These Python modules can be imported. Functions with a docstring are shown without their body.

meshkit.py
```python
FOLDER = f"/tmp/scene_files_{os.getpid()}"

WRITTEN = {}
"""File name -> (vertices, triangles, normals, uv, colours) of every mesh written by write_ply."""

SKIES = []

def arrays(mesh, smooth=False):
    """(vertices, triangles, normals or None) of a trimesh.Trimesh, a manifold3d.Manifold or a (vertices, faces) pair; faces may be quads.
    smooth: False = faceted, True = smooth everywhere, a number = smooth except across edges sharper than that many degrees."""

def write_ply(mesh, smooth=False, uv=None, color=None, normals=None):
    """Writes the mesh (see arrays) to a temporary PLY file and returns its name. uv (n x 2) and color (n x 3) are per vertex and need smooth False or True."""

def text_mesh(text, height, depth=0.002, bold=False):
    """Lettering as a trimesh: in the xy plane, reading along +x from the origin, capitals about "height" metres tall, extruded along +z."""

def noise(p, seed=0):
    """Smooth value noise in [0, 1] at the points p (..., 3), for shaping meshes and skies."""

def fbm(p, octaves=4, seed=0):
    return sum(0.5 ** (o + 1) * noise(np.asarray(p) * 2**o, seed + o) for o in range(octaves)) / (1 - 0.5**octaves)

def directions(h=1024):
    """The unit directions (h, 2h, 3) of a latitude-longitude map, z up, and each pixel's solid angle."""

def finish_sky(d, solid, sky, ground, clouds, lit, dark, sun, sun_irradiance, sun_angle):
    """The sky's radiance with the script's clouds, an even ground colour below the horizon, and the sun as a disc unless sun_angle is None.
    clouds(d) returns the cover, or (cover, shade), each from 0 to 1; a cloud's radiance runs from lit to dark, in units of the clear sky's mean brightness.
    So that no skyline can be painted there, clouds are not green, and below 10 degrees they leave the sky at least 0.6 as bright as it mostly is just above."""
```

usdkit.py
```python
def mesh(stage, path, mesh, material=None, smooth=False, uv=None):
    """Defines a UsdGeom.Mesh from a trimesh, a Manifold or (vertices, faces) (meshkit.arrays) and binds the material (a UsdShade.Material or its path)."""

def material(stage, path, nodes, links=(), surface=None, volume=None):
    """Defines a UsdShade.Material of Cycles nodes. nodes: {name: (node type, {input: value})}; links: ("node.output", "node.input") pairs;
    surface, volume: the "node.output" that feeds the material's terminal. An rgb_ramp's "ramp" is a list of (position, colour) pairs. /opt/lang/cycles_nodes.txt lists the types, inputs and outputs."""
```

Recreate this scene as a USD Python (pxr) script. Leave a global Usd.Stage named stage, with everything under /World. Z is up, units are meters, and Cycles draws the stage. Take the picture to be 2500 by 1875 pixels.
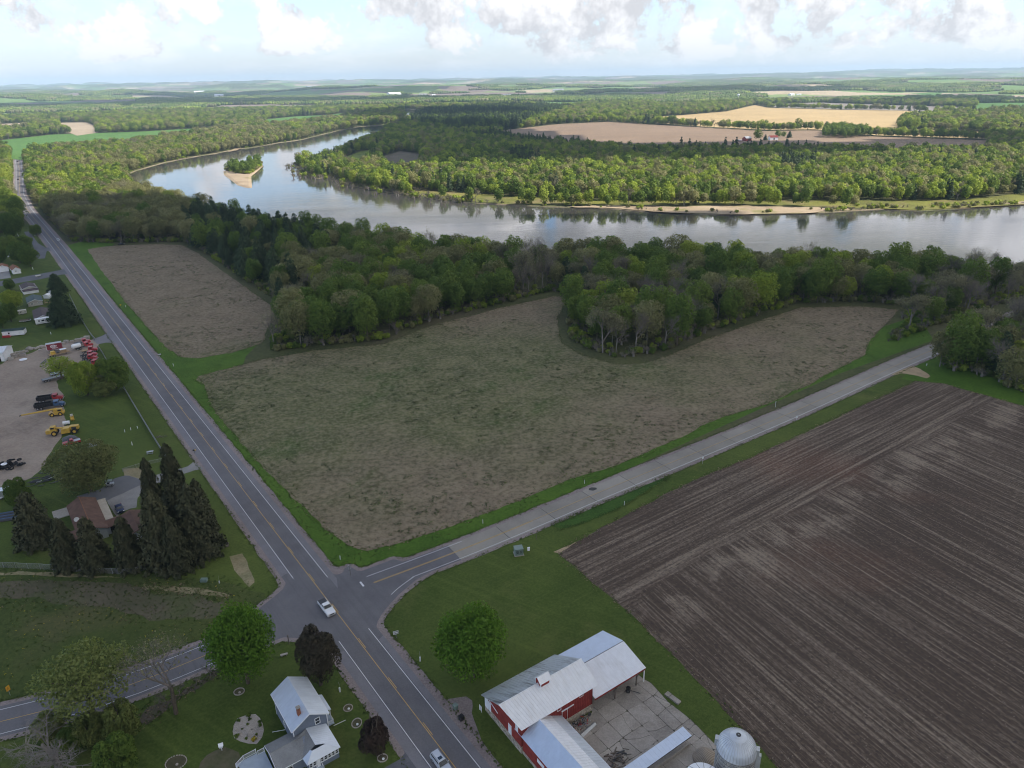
import math, random
import numpy as np, trimesh, shapely, usdkit, meshkit
from shapely.geometry import Polygon, LineString, Point
from shapely.ops import unary_union
from pxr import Usd, UsdGeom, UsdLux, UsdShade, Sdf, Gf, Vt

EXPOSURE, SUN_I, HAZE, OFFS, SKY_V = 0.6, 1.15, 0.00006, 4.4, 1.5
CLOUD_LIT, CLOUD_DARK, VEIL, VEIL_LOW = (11.0, 11.0, 11.2), (5.3, 5.35, 5.6), (5.25, 5.8, 6.95), (5.5, 6.0, 6.75)
SKY_S, SKY_ZS, SKY_R, SKY_T = 17.0, 0.55, 0.60, 0.53

stage = Usd.Stage.CreateInMemory()
UsdGeom.SetStageUpAxis(stage, "Z")
UsdGeom.SetStageMetersPerUnit(stage, 1.0)
UsdGeom.Xform.Define(stage, "/World")
UsdGeom.Scope.Define(stage, "/World/Looks")

# ------------------------------------------------------------------ camera, sun, exposure
PW, PH, FPX, CAM_H = 2500, 1875, 1750.0, 112.0
ROLL, PITCH = math.radians(0.9), math.atan((PH / 2 - 192.0) / FPX)
_f = np.array([0, math.cos(PITCH), -math.sin(PITCH)])
_r = np.array([1.0, 0, 0]); _u = np.cross(_r, _f)
CR = _r * math.cos(ROLL) - _u * math.sin(ROLL)
CU = _r * math.sin(ROLL) + _u * math.cos(ROLL)
CB = -_f
CAM = np.array([0, 0, CAM_H])
cam = UsdGeom.Camera.Define(stage, "/World/camera")
_m = Gf.Matrix4d(*CR, 0, *CU, 0, *CB, 0, *CAM, 1)
cam.AddTransformOp().Set(_m)
cam.CreateHorizontalApertureAttr(36.0)
cam.CreateFocalLengthAttr(36.0 * FPX / PW)
cam.CreateClippingRangeAttr((1.0, 200000.0))
cam.CreateExposureAttr(EXPOSURE)
SUN_AZ, SUN_EL = math.radians(98.0), math.radians(47.0)      # to the right of the view, slightly behind
SUN_DIR = np.array([math.sin(SUN_AZ) * math.cos(SUN_EL), math.cos(SUN_AZ) * math.cos(SUN_EL), math.sin(SUN_EL)])
sun = UsdLux.DistantLight.Define(stage, "/World/sun")
sun.CreateNormalizeAttr(True); sun.CreateIntensityAttr(SUN_I); sun.CreateAngleAttr(0.55)
sun.CreateColorAttr(Gf.Vec3f(1.0, 0.93, 0.82))
sun.AddTransformOp().Set(Gf.Matrix4d().SetRotate(Gf.Rotation(Gf.Vec3d(0, 0, 1), Gf.Vec3d(*SUN_DIR))))


# ------------------------------------------------------------------ helpers: pixels of the photo to places, names, things
def at(px, py, z=0.0):
    """The place at height z that the photograph shows at a pixel (2500 x 1875)."""
    d = CR * ((px - PW / 2) / FPX) + CU * ((PH / 2 - py) / FPX) - CB
    return CAM + d * ((z - CAM[2]) / d[2])


def ats(pts, z=0.0):
    return np.array([at(x, y, z)[:2] for x, y in pts])


def proj(p):
    q = np.asarray(p, float) - CAM
    w = -(q @ CB)
    return np.stack([PW / 2 + FPX * (q @ CR) / w, PH / 2 - FPX * (q @ CU) / w], -1)


_used = {}


def path_of(parent, name):
    parent = str(parent.GetPath()) if hasattr(parent, "GetPath") else parent
    k = _used.get((parent, name), -1) + 1
    _used[(parent, name)] = k
    return f"{parent}/{name}" + (f"_{k:03d}" if k else "")


def tag(p, label=None, cat=None, group=None, kind=None):
    p = p.GetPrim() if hasattr(p, "GetPrim") else p
    for k, v in (("label", label), ("category", cat), ("group", group), ("kind", kind)):
        if v:
            p.SetCustomDataByKey(k, v)
    return p


def place(prim, loc=(0, 0, 0), rotz=0.0, scale=None):
    x = UsdGeom.Xformable(prim)
    x.AddTranslateOp().Set(Gf.Vec3d(*map(float, loc)))
    if rotz:
        x.AddRotateZOp().Set(float(math.degrees(rotz)))
    if scale is not None:
        s = (scale,) * 3 if np.ndim(scale) == 0 else scale
        x.AddScaleOp().Set(Gf.Vec3f(*map(float, s)))


def thing(name, label, cat, loc=(0, 0, 0), rotz=0.0, group=None, scale=None, kind=None):
    x = UsdGeom.Xform.Define(stage, path_of("/World", name))
    place(x, loc, rotz, scale)
    return tag(x, label, cat, group, kind)


def part(parent, name, mesh, mat, smooth=False, label=None):
    m = usdkit.mesh(stage, path_of(parent, name), mesh, mat, smooth=smooth)
    return tag(m, label)


def single(name, mesh, mat, label=None, cat=None, group=None, kind=None, smooth=False):
    return tag(usdkit.mesh(stage, path_of("/World", name), mesh, mat, smooth=smooth), label, cat, group, kind)


def normals_mesh(path, v, f, n, mat):
    m = UsdGeom.Mesh.Define(stage, path)
    m.CreatePointsAttr(Vt.Vec3fArray.FromNumpy(v.astype(np.float32)))
    m.CreateFaceVertexCountsAttr(Vt.IntArray.FromNumpy(np.full(len(f), 3, np.int32)))
    m.CreateFaceVertexIndicesAttr(Vt.IntArray.FromNumpy(f.astype(np.int32).ravel()))
    m.CreateSubdivisionSchemeAttr("none")
    if n is not None:
        m.CreateNormalsAttr(Vt.Vec3fArray.FromNumpy(n.astype(np.float32)))
        m.SetNormalsInterpolation("vertex")
    UsdShade.MaterialBindingAPI.Apply(m.GetPrim()).Bind(mat)
    return m


# ------------------------------------------------------------------ materials
class Ref(str):
    pass


class Graph:
    def __init__(self):
        self.nodes, self.links = {}, []

    def n(self, kind, out=None, **inp):
        name = f"n{len(self.nodes)}"
        given = {}
        for k, v in inp.items():
            if isinstance(v, Ref):
                self.links.append((str(v), f"{name}.{k}"))
            else:
                given[k] = v
        self.nodes[name] = (kind, given)
        return Ref(f"{name}.{out}") if out else name

    def make(self, name, surface=None, volume=None):
        return usdkit.material(stage, "/World/Looks/" + name, self.nodes, self.links, surface=surface and str(surface), volume=volume and str(volume))

    # short cuts
    def pos(self):
        return self.n("geometry", "position")

    def map(self, vec, rot=0.0, scale=(1, 1, 1), loc=(0, 0, 0)):
        r = self.n("vector_rotate", "vector", rotate_type="z_axis", vector=vec, angle=float(rot)) if rot else vec
        return self.n("mapping", "vector", vector=r, scale=tuple(map(float, scale)), location=tuple(map(float, loc)))

    def noise(self, vec, scale, detail=3.0, rough=0.55, distortion=0.0):
        return self.n("noise_texture", "fac", vector=vec, scale=float(scale), detail=float(detail), roughness=float(rough), distortion=float(distortion))

    def ramp(self, fac, *stops):
        return self.n("rgb_ramp", "color", fac=fac, ramp=list(stops))

    def fac(self, fac, a, b):
        return self.n("map_range", "result", value=fac, from_min=float(a), from_max=float(b), to_min=0.0, to_max=1.0, clamp=True)

    def mix(self, fac, a, b, kind="mix"):
        return self.n("mix_color", "result", blend_type=kind, fac=fac, a=a, b=b)

    def math(self, op, a, b=0.0):
        return self.n("math", "value", math_type=op, value1=a, value2=b)

    def bsdf(self, color, rough=0.8, spec=0.3, metal=0.0, bump=None, bump_d=0.05, strength=0.6, **k):
        if bump is not None:
            k["normal"] = self.n("bump", "normal", height=bump, strength=float(strength), distance=float(bump_d))
        return self.n("principled_bsdf", "BSDF", base_color=color, roughness=rough, specular_ior_level=spec, metallic=metal, **k)


def gray(v):
    return (v, v, v)


def plain(name, color, rough=0.6, spec=0.4, metal=0.0, var=0.12, scale=0.8):
    """A painted or bare surface with slight unevenness and dirt."""
    g = Graph()
    p = g.pos()
    n = g.noise(p, scale, 5, 0.6)
    n2 = g.noise(p, scale * 9, 3, 0.6)
    c = g.mix(g.fac(n, 0.35, 0.7), tuple(np.array(color) * (1 - var)), tuple(np.minimum(np.array(color) * (1 + var * 0.7), 0.95)))
    c = g.mix(g.math("multiply", g.fac(n2, 0.5, 0.8), var * 1.2), c, tuple(np.array(color) * 0.55))
    return g.make(name, g.bsdf(c, rough, spec, metal))


def ground_mat(name, base, light, dark, patch=None, scales=(0.012, 0.09, 0.9), patch_at=(0.5, 0.62), fine=0.35, streak=None, streak_col=None, streak_amt=0.6, bump=0.05, rough=0.9, fleck=None):
    """Earth, grass or stubble: large patches, middling mottling, fine grain and, if wanted, streaks along the rows."""
    g = Graph()
    p = g.pos()
    c = g.mix(g.fac(g.noise(p, scales[1], 5, 0.6), 0.35, 0.65), dark, base)
    c = g.mix(g.fac(g.noise(p, scales[0], 3, 0.5), 0.4, 0.65), c, g.mix(0.6, c, light))
    if patch is not None:
        pf = g.math("multiply", g.fac(g.noise(g.map(p, 0.4, loc=(31, 7, 0)), scales[0] * 1.9, 5, 0.62), *patch_at), 0.85)
        c = g.mix(pf, c, patch)
    f = g.noise(p, scales[2], 4, 0.7)
    c = g.mix(g.math("multiply", g.fac(f, 0.42, 0.68), fine), c, light)
    c = g.mix(g.math("multiply", g.fac(f, 0.55, 0.3), fine), c, dark)
    h = f
    if streak:
        for rot, along, across, lo, hi in streak:
            s = g.noise(g.map(p, rot, (along, across, 1)), 1.0, 4, 0.65)
            sf = g.math("multiply", g.fac(s, lo, hi), streak_amt)
            c = g.mix(sf, c, streak_col or light)
    if fleck:
        fc, sc, lo, hi = fleck
        c = g.mix(g.math("multiply", g.fac(g.noise(p, sc, 2, 0.5), lo, hi), g.fac(g.noise(p, scales[1] * 0.6, 2), 0.45, 0.6)), c, fc)
    return g.make(name, g.bsdf(c, rough, 0.12, bump=h, bump_d=bump))


def leaf_mat(name, dark, mid, light, trans=0.36):
    """Leaves: each tree has its own tint, and each clump in it varies."""
    g = Graph()
    r = g.n("object_info", "random")
    tint = g.ramp(r, (0, dark), (0.5, mid), (1, light))
    isl = g.n("geometry", "random_per_island")
    c = g.mix(g.math("multiply", isl, 0.5), tint, tuple(np.array(dark) * 0.72))
    spot = g.noise(g.pos(), 0.75, 2, 0.5)
    c = g.mix(g.math("multiply", g.fac(spot, 0.42, 0.68), 0.55), c, tuple(np.minimum(np.array(light) * (1.28, 1.18, 1.2), 0.9)))
    c = g.mix(g.math("multiply", g.fac(spot, 0.5, 0.3), 0.45), c, tuple(np.array(dark) * (0.72, 0.8, 0.8)))
    b = g.bsdf(c, 0.62, 0.25)
    t = g.n("translucent_bsdf", "BSDF", color=g.mix(0.3, c, tuple(np.array(light) * (1.5, 1.6, 0.9)), "mix"))
    return g.make(name, g.n("mix_closure", "closure", fac=float(trans), closure1=b, closure2=t))

# ------------------------------------------------------------------ sky with cumulus
def make_sky():
    g = Graph()
    d = g.n("texture_coordinate", "generated")
    sk = g.n("sky_texture", "color", sky_type="single_scattering", sun_disc=False, sun_elevation=SUN_EL, sun_rotation=SUN_AZ,
             altitude=300.0, air_density=1.0, aerosol_density=0.35, ozone_density=2.5)
    xyz = g.n("separate_xyz", None, vector=d)
    x, y, z = (Ref(f"{xyz}.{k}") for k in "xyz")
    # the low sky is stretched: clouds there are seen from the side and shrink towards the horizon
    zz = g.math("multiply", g.math("power", g.math("add", g.math("maximum", z, 0.0), 0.002), 0.55), SKY_ZS)
    def field(dz, dx, scale, detail, rough, off, flat=1.0):
        v = g.n("combine_xyz", "vector", x=g.math("add", x, dx + off), y=y, z=g.math("multiply", g.math("add", zz, dz), flat))
        return g.n("noise_texture", "fac", vector=v, scale=scale, detail=detail, roughness=rough, lacunarity=2.2)
    n0 = field(0, 0, SKY_S, 10, SKY_R, OFFS)
    n1 = field(0.045, 0.02, SKY_S, 10, SKY_R, OFFS)
    big = field(0, 0, SKY_S * 0.33, 2, 0.5, 3.3 + OFFS)
    lean = g.math("multiply", g.math("add", x, 0.15), 0.10)            # more cloud to the right
    lift = g.math("multiply", g.fac(z, 0.012, 0.075), 0.10)              # and higher up
    low = g.math("multiply", g.fac(z, 0.030, 0.004), -0.20)
    dens = g.math("add", g.math("add", n0, g.math("multiply", g.math("subtract", big, 0.5), 0.45)), g.math("add", g.math("add", lean, lift), low))
    dens = g.math("add", dens, g.math("multiply", g.fac(z, 0.30, 0.55), -0.08))
    cover = g.n("map_range", "result", range_type="smoothstep", value=dens, from_min=SKY_T, from_max=SKY_T + 0.085, to_min=0.0, to_max=1.0, clamp=True)
    rim = g.math("subtract", n0, n1)
    thick = g.math("multiply", g.fac(dens, SKY_T + 0.05, SKY_T + 0.24), -0.055)
    lit = g.fac(g.math("add", rim, thick), -0.085, 0.075)
    cloud = g.mix(g.fac(z, 0.09, 0.16), g.mix(lit, tuple(np.array(CLOUD_DARK) * 0.98), tuple(np.array(CLOUD_LIT) * 0.70)), g.mix(lit, CLOUD_DARK, CLOUD_LIT))
    veil = g.math("multiply", g.fac(z, 0.16, 0.0), 0.85)
    VEIL2 = g.mix(g.fac(z, 0.045, 0.0), VEIL, VEIL_LOW)
    clear = g.mix(veil, g.n("hsv", "color", color=sk, saturation=1.05, value=SKY_V, hue=0.5, fac=1.0), VEIL2)
    thin = g.math("multiply", g.fac(field(0, 0, SKY_S * 0.8, 6, 0.6, 9.1, 2.5), 0.48, 0.75), 0.5)
    clear = g.mix(g.math("multiply", thin, g.fac(z, 0.25, 0.05)), clear, tuple(np.array(CLOUD_LIT) * 0.75))
    col = g.mix(g.math("multiply", cover, g.math("subtract", 1.0, g.math("multiply", g.fac(z, 0.035, 0.0), 0.75))), clear, cloud)
    m = g.make("sky", surface=g.n("background_shader", "background", color=col, strength=0.1))
    dome = UsdLux.DomeLight.Define(stage, "/World/sky")
    dome.CreateIntensityAttr(1.0)
    UsdShade.MaterialBindingAPI.Apply(dome.GetPrim()).Bind(m)
    tag(dome, kind="structure")


make_sky()


# ------------------------------------------------------------------ sheets, strips, terrain
def sheet(poly, z):
    """A polygon as a flat sheet (list of triangulated pieces)."""
    ms = []
    for p in getattr(poly, "geoms", [poly]):
        if p.is_empty or p.area < 0.05 or p.geom_type != "Polygon":
            continue
        v, f = trimesh.creation.triangulate_polygon(p, engine="earcut")
        v3 = np.column_stack([v, np.full(len(v), z)])
        a = np.cross(v3[f[:, 1]] - v3[f[:, 0]], v3[f[:, 2]] - v3[f[:, 0]])[:, 2]
        f = np.where((a < 0)[:, None], f[:, ::-1], f)
        ms.append(trimesh.Trimesh(v3, f, process=False))
    return trimesh.util.concatenate(ms)


def ribbon(line, a, b, z):
    """The strip between offsets a and b (metres to the right) of a polyline."""
    P = np.asarray(line, float)
    t = np.gradient(P, axis=0); t /= np.linalg.norm(t, axis=1, keepdims=True)
    n = np.column_stack([t[:, 1], -t[:, 0]])
    A, B = P + n * np.reshape(a, (-1, 1)), P + n * np.reshape(b, (-1, 1))
    return A, B


def strip(line, a, b, z):
    A, B = ribbon(line, a, b, z)
    k = len(A)
    v = np.vstack([np.column_stack([A, np.full(k, z)]), np.column_stack([B, np.full(k, z)])])
    i = np.arange(k - 1)
    f = np.vstack([np.column_stack([i, i + k, i + k + 1]), np.column_stack([i, i + k + 1, i + 1])])
    return trimesh.Trimesh(v, f, process=False)


def strip_poly(line, a, b):
    A, B = ribbon(line, a, b, 0)
    return Polygon(np.vstack([A, B[::-1]])).buffer(0)


def dense(line, step):
    ls = LineString(line)
    return np.array([ls.interpolate(s).coords[0] for s in np.linspace(0, ls.length, max(2, int(ls.length / step)))])


def smooth_line(pts, step=4.0, k=6):
    p = dense(pts, step)
    for _ in range(k):
        q = p.copy(); q[1:-1] = (p[:-2] + 2 * p[1:-1] + p[2:]) / 4; p = q
    return p


def rough_edge(poly, amp, scale, seed=0, step=1.5):
    """Makes a polygon's edge wander a little, as grass and earth do."""
    out = []
    for p in getattr(poly, "geoms", [poly]):
        ring = dense(np.array(p.exterior.coords), step)
        n = meshkit.fbm(np.column_stack([ring / scale, np.zeros(len(ring))]), 3, seed) - 0.5
        n2 = meshkit.fbm(np.column_stack([ring / scale + 50, np.zeros(len(ring))]), 3, seed + 9) - 0.5
        out.append(Polygon(ring + np.column_stack([n, n2]) * 2 * amp).buffer(0))
    return unary_union(out)


def box_poly(x0, y0, x1, y1):
    return Polygon([(x0, y0), (x1, y0), (x1, y1), (x0, y1)])


rng = np.random.default_rng(5)
# river
near_bank_px = [(2500, 612), (2400, 612), (2300, 606), (2200, 606), (2073, 606), (1960, 600), (1875, 598), (1740, 588), (1618, 583), (1476, 580), (1360, 580), (1250, 582),
                (1160, 578), (1078, 571), (990, 559), (908, 549), (800, 534), (710, 520), (630, 508), (550, 494), (481, 476), (413, 460), (337, 442)]
near_bank = ats(near_bank_px, 17.0) + np.array([0, 6.0])
left_bank = ats([(297.5, 428), (330, 416), (368, 405), (400, 396), (442, 388), (490, 379), (527, 374), (570, 364), (625, 358), (676, 348.5), (738, 340), (780, 329), (818, 320), (874, 309), (912, 306), (948, 303),
                 (976, 296), (992, 285.5), (985, 276), (962, 268.5)])
top_reach = ats([(975, 265), (1010, 267), (1042, 274)])
right_bank = np.vstack([ats([(1004.6, 284), (985, 297), (948, 309), (931, 323), (900, 333), (868.6, 343), (829, 362), (790, 376), (765, 384)], 10.0), ats([(755, 395), (740, 397), (724, 400), (724, 408), (755, 406), (764, 412), (745, 420), (748, 428), (777, 434.7),
                  (800, 428), (816, 433), (834, 442), (865.6, 453.7), (910, 461), (948, 467), (998.5, 474), (1036, 480), (1100, 488), (1163, 494), (1250, 499), (1335, 503), (1420, 505), (1505, 508),
                  (1560, 513), (1646.6, 518), (1760, 522), (1875, 521), (2016.6, 516), (2158, 508), (2243, 513), (2356.6, 506), (2430, 501), (2500, 498)])])
river_poly = Polygon(np.vstack([[(1500, 250), (900, 400), (520, 462)], near_bank, left_bank, top_reach, right_bank, [(700, 640), (1000, 570), (1600, 420)]])).buffer(0)
river_poly = rough_edge(river_poly, 2.0, 25, 3, 6.0)
R_FLAT = 3500.0
disk_az = np.radians(np.concatenate([np.arange(-180, -50, 4.0), np.arange(-50, 50, 0.15), np.arange(50, 180, 4.0)]))
disk = Polygon(np.column_stack([np.sin(disk_az), np.cos(disk_az)]) * R_FLAT)
WATER_Z = -0.8

M_floor = ground_mat("undergrowth", (0.075, 0.085, 0.03), (0.13, 0.12, 0.06), (0.04, 0.055, 0.02), (0.10, 0.085, 0.055), scales=(0.006, 0.05, 0.7), fine=0.4)
M_verge = ground_mat("verge_grass", (0.062, 0.122, 0.014), (0.095, 0.160, 0.022), (0.040, 0.085, 0.010), None, scales=(0.02, 0.12, 1.3), fine=0.45)
M_lawn = ground_mat("lawn_grass", (0.060, 0.090, 0.017), (0.105, 0.130, 0.030), (0.038, 0.064, 0.011), (0.135, 0.135, 0.045), scales=(0.016, 0.1, 1.6), fine=0.4, patch_at=(0.55, 0.72),
                    streak=[(0.55, 0.02, 0.55, 0.5, 0.75), (-0.62, 0.02, 0.8, 0.55, 0.8)], streak_amt=0.28, streak_col=(0.135, 0.165, 0.04))
M_meadow = ground_mat("meadow_grass", (0.050, 0.074, 0.016), (0.100, 0.112, 0.034), (0.030, 0.052, 0.010), (0.105, 0.095, 0.045), scales=(0.02, 0.13, 1.2), fine=0.5, patch_at=(0.54, 0.68), fleck=((0.55, 0.42, 0.02), 1.4, 0.68, 0.72))


def stubble_mat():
    """Old stubble: tan at the headlands, weeds greening the middle, rows along the highway and fine dead stems."""
    g = Graph(); p = g.pos()
    c0 = ats([(1010, 930)])[0]
    q = g.n("mapping", "vector", vector=g.n("vector_rotate", "vector", rotate_type="z_axis", vector=g.n("vector_math", "vector", math_type="subtract", vector1=p, vector2=(float(c0[0]), float(c0[1]), 0.0)), angle=-0.35), scale=(1 / 150.0, 1 / 85.0, 0.0))
    d = g.n("vector_math", "value", math_type="length", vector1=q)
    n_big, n_mid, n_fine = g.noise(p, 0.016, 4, 0.6), g.noise(p, 0.085, 5, 0.65), g.noise(p, 0.62, 4, 0.7)
    green = g.fac(g.math("add", g.math("subtract", 1.0, d), g.math("multiply", g.math("subtract", n_big, 0.5), 2.6)), -0.25, 0.55)
    tan = g.mix(g.fac(n_mid, 0.36, 0.64), (0.165, 0.126, 0.086), (0.218, 0.170, 0.118))
    olive = g.mix(g.fac(n_mid, 0.38, 0.62), (0.070, 0.090, 0.030), (0.140, 0.140, 0.062))
    c = g.mix(g.math("multiply", green, 0.85), tan, olive)
    gp = g.math("multiply", g.fac(g.noise(g.map(p, 0.5, (1, 0.6, 1)), 0.05, 5, 0.68), 0.57, 0.66), g.math("add", 0.25, green))
    c = g.mix(g.math("multiply", gp, 0.6), c, (0.052, 0.092, 0.020))
    for rot, al, ac, lo, hi, amt in ((0.94, 0.10, 0.9, 0.50, 0.72, 0.35), (0.94, 0.05, 0.35, 0.48, 0.3, 0.30), (-0.55, 0.22, 1.5, 0.52, 0.72, 0.38)):
        st = g.noise(g.map(p, rot, (ac, al, 1)), 1.0, 4, 0.65)
        c = g.mix(g.math("multiply", g.fac(st, lo, hi), amt), c, (0.27, 0.23, 0.165) if hi > lo else (0.065, 0.062, 0.042))
    c = g.mix(g.math("multiply", g.fac(n_fine, 0.48, 0.70), 0.6), c, (0.275, 0.232, 0.155))
    c = g.mix(g.math("multiply", g.fac(n_fine, 0.50, 0.30), 0.7), c, (0.048, 0.054, 0.022))
    return g.make("stubble", g.bsdf(c, 0.95, 0.08, bump=n_fine, bump_d=0.25))


M_stubble = stubble_mat()
ANG_ROAD2 = 0.0  # set below


# ground
single("ground", sheet(disk.difference(river_poly), 0.0), M_floor, kind="structure")
# river banks and water
ring = dense(np.array(river_poly.exterior.coords), 4.0)[:-1]
if not Polygon(ring).exterior.is_ccw:
    ring = ring[::-1]
tt = np.roll(ring, -1, 0) - np.roll(ring, 1, 0); tt /= np.linalg.norm(tt, axis=1, keepdims=True) + 1e-9
inn = ring + np.column_stack([-tt[:, 1], tt[:, 0]]) * 3.2
k = len(ring)
bv = np.vstack([np.column_stack([ring, np.full(k, 0.0)]), np.column_stack([inn, np.full(k, -1.5)])])
i = np.arange(k); j = (i + 1) % k
bank = trimesh.Trimesh(bv, np.vstack([np.column_stack([i, j, j + k]), np.column_stack([i, j + k, i + k])]), process=False)
M_bank = ground_mat("bank_earth", (0.19, 0.15, 0.10), (0.30, 0.25, 0.17), (0.08, 0.07, 0.045), (0.08, 0.10, 0.035), scales=(0.01, 0.08, 0.8), patch_at=(0.45, 0.6))
single("river_bank", bank, M_bank, kind="structure")


def water_mat():
    g = Graph()
    p = g.pos()
    fine = g.noise(g.map(p, 0.1, (0.16, 0.30, 1)), 1.0, 4, 0.6)
    wide = g.noise(g.map(p, -0.2, (0.006, 0.02, 1)), 1.0, 4, 0.6, 0.6)
    calm = g.fac(g.noise(g.map(p, -0.2, (0.004, 0.012, 1), (9, 3, 0)), 1.0, 4, 0.6), 0.38, 0.62)
    h = g.math("multiply", fine, g.math("add", g.math("multiply", calm, 0.9), 0.15))
    h = g.math("add", h, g.math("multiply", wide, 1.2))
    b = g.n("bump", "normal", height=h, strength=0.2, distance=0.35)
    base = g.bsdf((0.055, 0.052, 0.048), 0.04, 0.0)
    gl = g.n("glossy_bsdf", "BSDF", color=(0.98, 0.98, 1.0), roughness=0.035, normal=b)
    fr = g.n("fresnel", "fac", IOR=1.42, normal=b)
    return g.make("river_water", g.n("mix_closure", "closure", fac=fr, closure1=base, closure2=gl))


single("river", sheet(river_poly.buffer(2.0), WATER_Z), water_mat(), kind="structure")


# far country: low hills with woods and fields, from the flat valley to the horizon
def hill(x, y):
    r, az = np.hypot(x, y), np.arctan2(x, y)
    q = np.stack([x, y, 0 * x], -1)
    ramp = lambda a, b: np.clip((r - a) / (b - a), 0, 1) ** 2 * (3 - 2 * np.clip((r - a) / (b - a), 0, 1))
    h = ramp(3500, 6500) * 55 * np.clip(meshkit.fbm(q / 1300, 4, 11) - 0.42, 0, 1) * 2.6 * (1.0 + 0.8 * np.clip(-az * 1.2, 0, 1))
    h += ramp(6500, 14000) * 95 * np.clip(meshkit.fbm(q / 3600, 4, 21) - 0.3, 0, 1)
    h += ramp(11000, 26000) * (95 + 60 * np.clip(az + 0.1, -0.3, 1)) * (0.62 + 0.75 * (meshkit.fbm(q / 6000, 4, 31)))
    return h


def wooded(x, y):
    q = np.stack([x, y, 0 * x], -1)
    return meshkit.fbm(q / np.array([900, 620, 1.0]), 4, 41)


WOOD_AT = 0.525
rr = np.concatenate([np.geomspace(R_FLAT, 9000, 90), np.geomspace(9000, 25800, 110)[1:]])
A_, R_ = np.meshgrid(disk_az, rr)
X_, Y_ = R_ * np.sin(A_), R_ * np.cos(A_)
Zt = hill(X_, Y_)
wd = wooded(X_, Y_)
isw = np.clip((wd - WOOD_AT) / 0.02, 0, 1)
Zt = Zt + isw * np.clip((R_ - 8000) / 2000, 0, 1) * (12 + 8 * np.random.default_rng(3).random(X_.shape))
cell = np.stack([np.floor((X_ * 0.96 + Y_ * 0.28) / 420 + 0.6 * meshkit.fbm(np.stack([X_, Y_, 0 * X_], -1) / 700, 2, 5)), np.floor((Y_ * 0.96 - X_ * 0.28) / 310), 0 * X_], -1)
pick = meshkit.noise(cell * 7.31 + 0.37, 8)
cols = np.array([(0.27, 0.21, 0.165), (0.40, 0.33, 0.23), (0.14, 0.22, 0.07), (0.21, 0.165, 0.14), (0.19, 0.25, 0.09), (0.34, 0.285, 0.21)])
fieldc = cols[np.minimum((pick * 6).astype(int), 5)]
tree_v = 0.65 + 0.7 * meshkit.fbm(np.stack([X_, Y_, 0 * X_], -1) / 160, 3, 51)[..., None]
treec = np.array([0.085, 0.105, 0.035]) * tree_v
cover_rgb = fieldc * (1 - isw[..., None]) + treec * isw[..., None]
na, nr = len(disk_az), len(rr)
ii, jj = np.meshgrid(np.arange(nr - 1), np.arange(na), indexing="ij")
a0, a1 = ii * na + jj, ii * na + (jj + 1) % na
b0, b1 = a0 + na, a1 + na
tf = np.vstack([np.column_stack([a0.ravel(), b0.ravel(), b1.ravel()]), np.column_stack([a0.ravel(), b1.ravel(), a1.ravel()])])
tv = np.column_stack([X_.ravel(), Y_.ravel(), Zt.ravel()])
g = Graph()
at_ = g.n("attribute", "color", attribute="landcover")
sp = g.noise(g.pos(), 0.012, 4, 0.65)
hcol = g.mix(0.5, at_, g.ramp(sp, (0.3, gray(0.35)), (0.7, gray(0.62))), "overlay")
M_hills = g.make("far_country", g.bsdf(hcol, 0.95, 0.05))
hm = usdkit.mesh(stage, "/World/hills", (tv, tf), M_hills, smooth=False)
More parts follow.
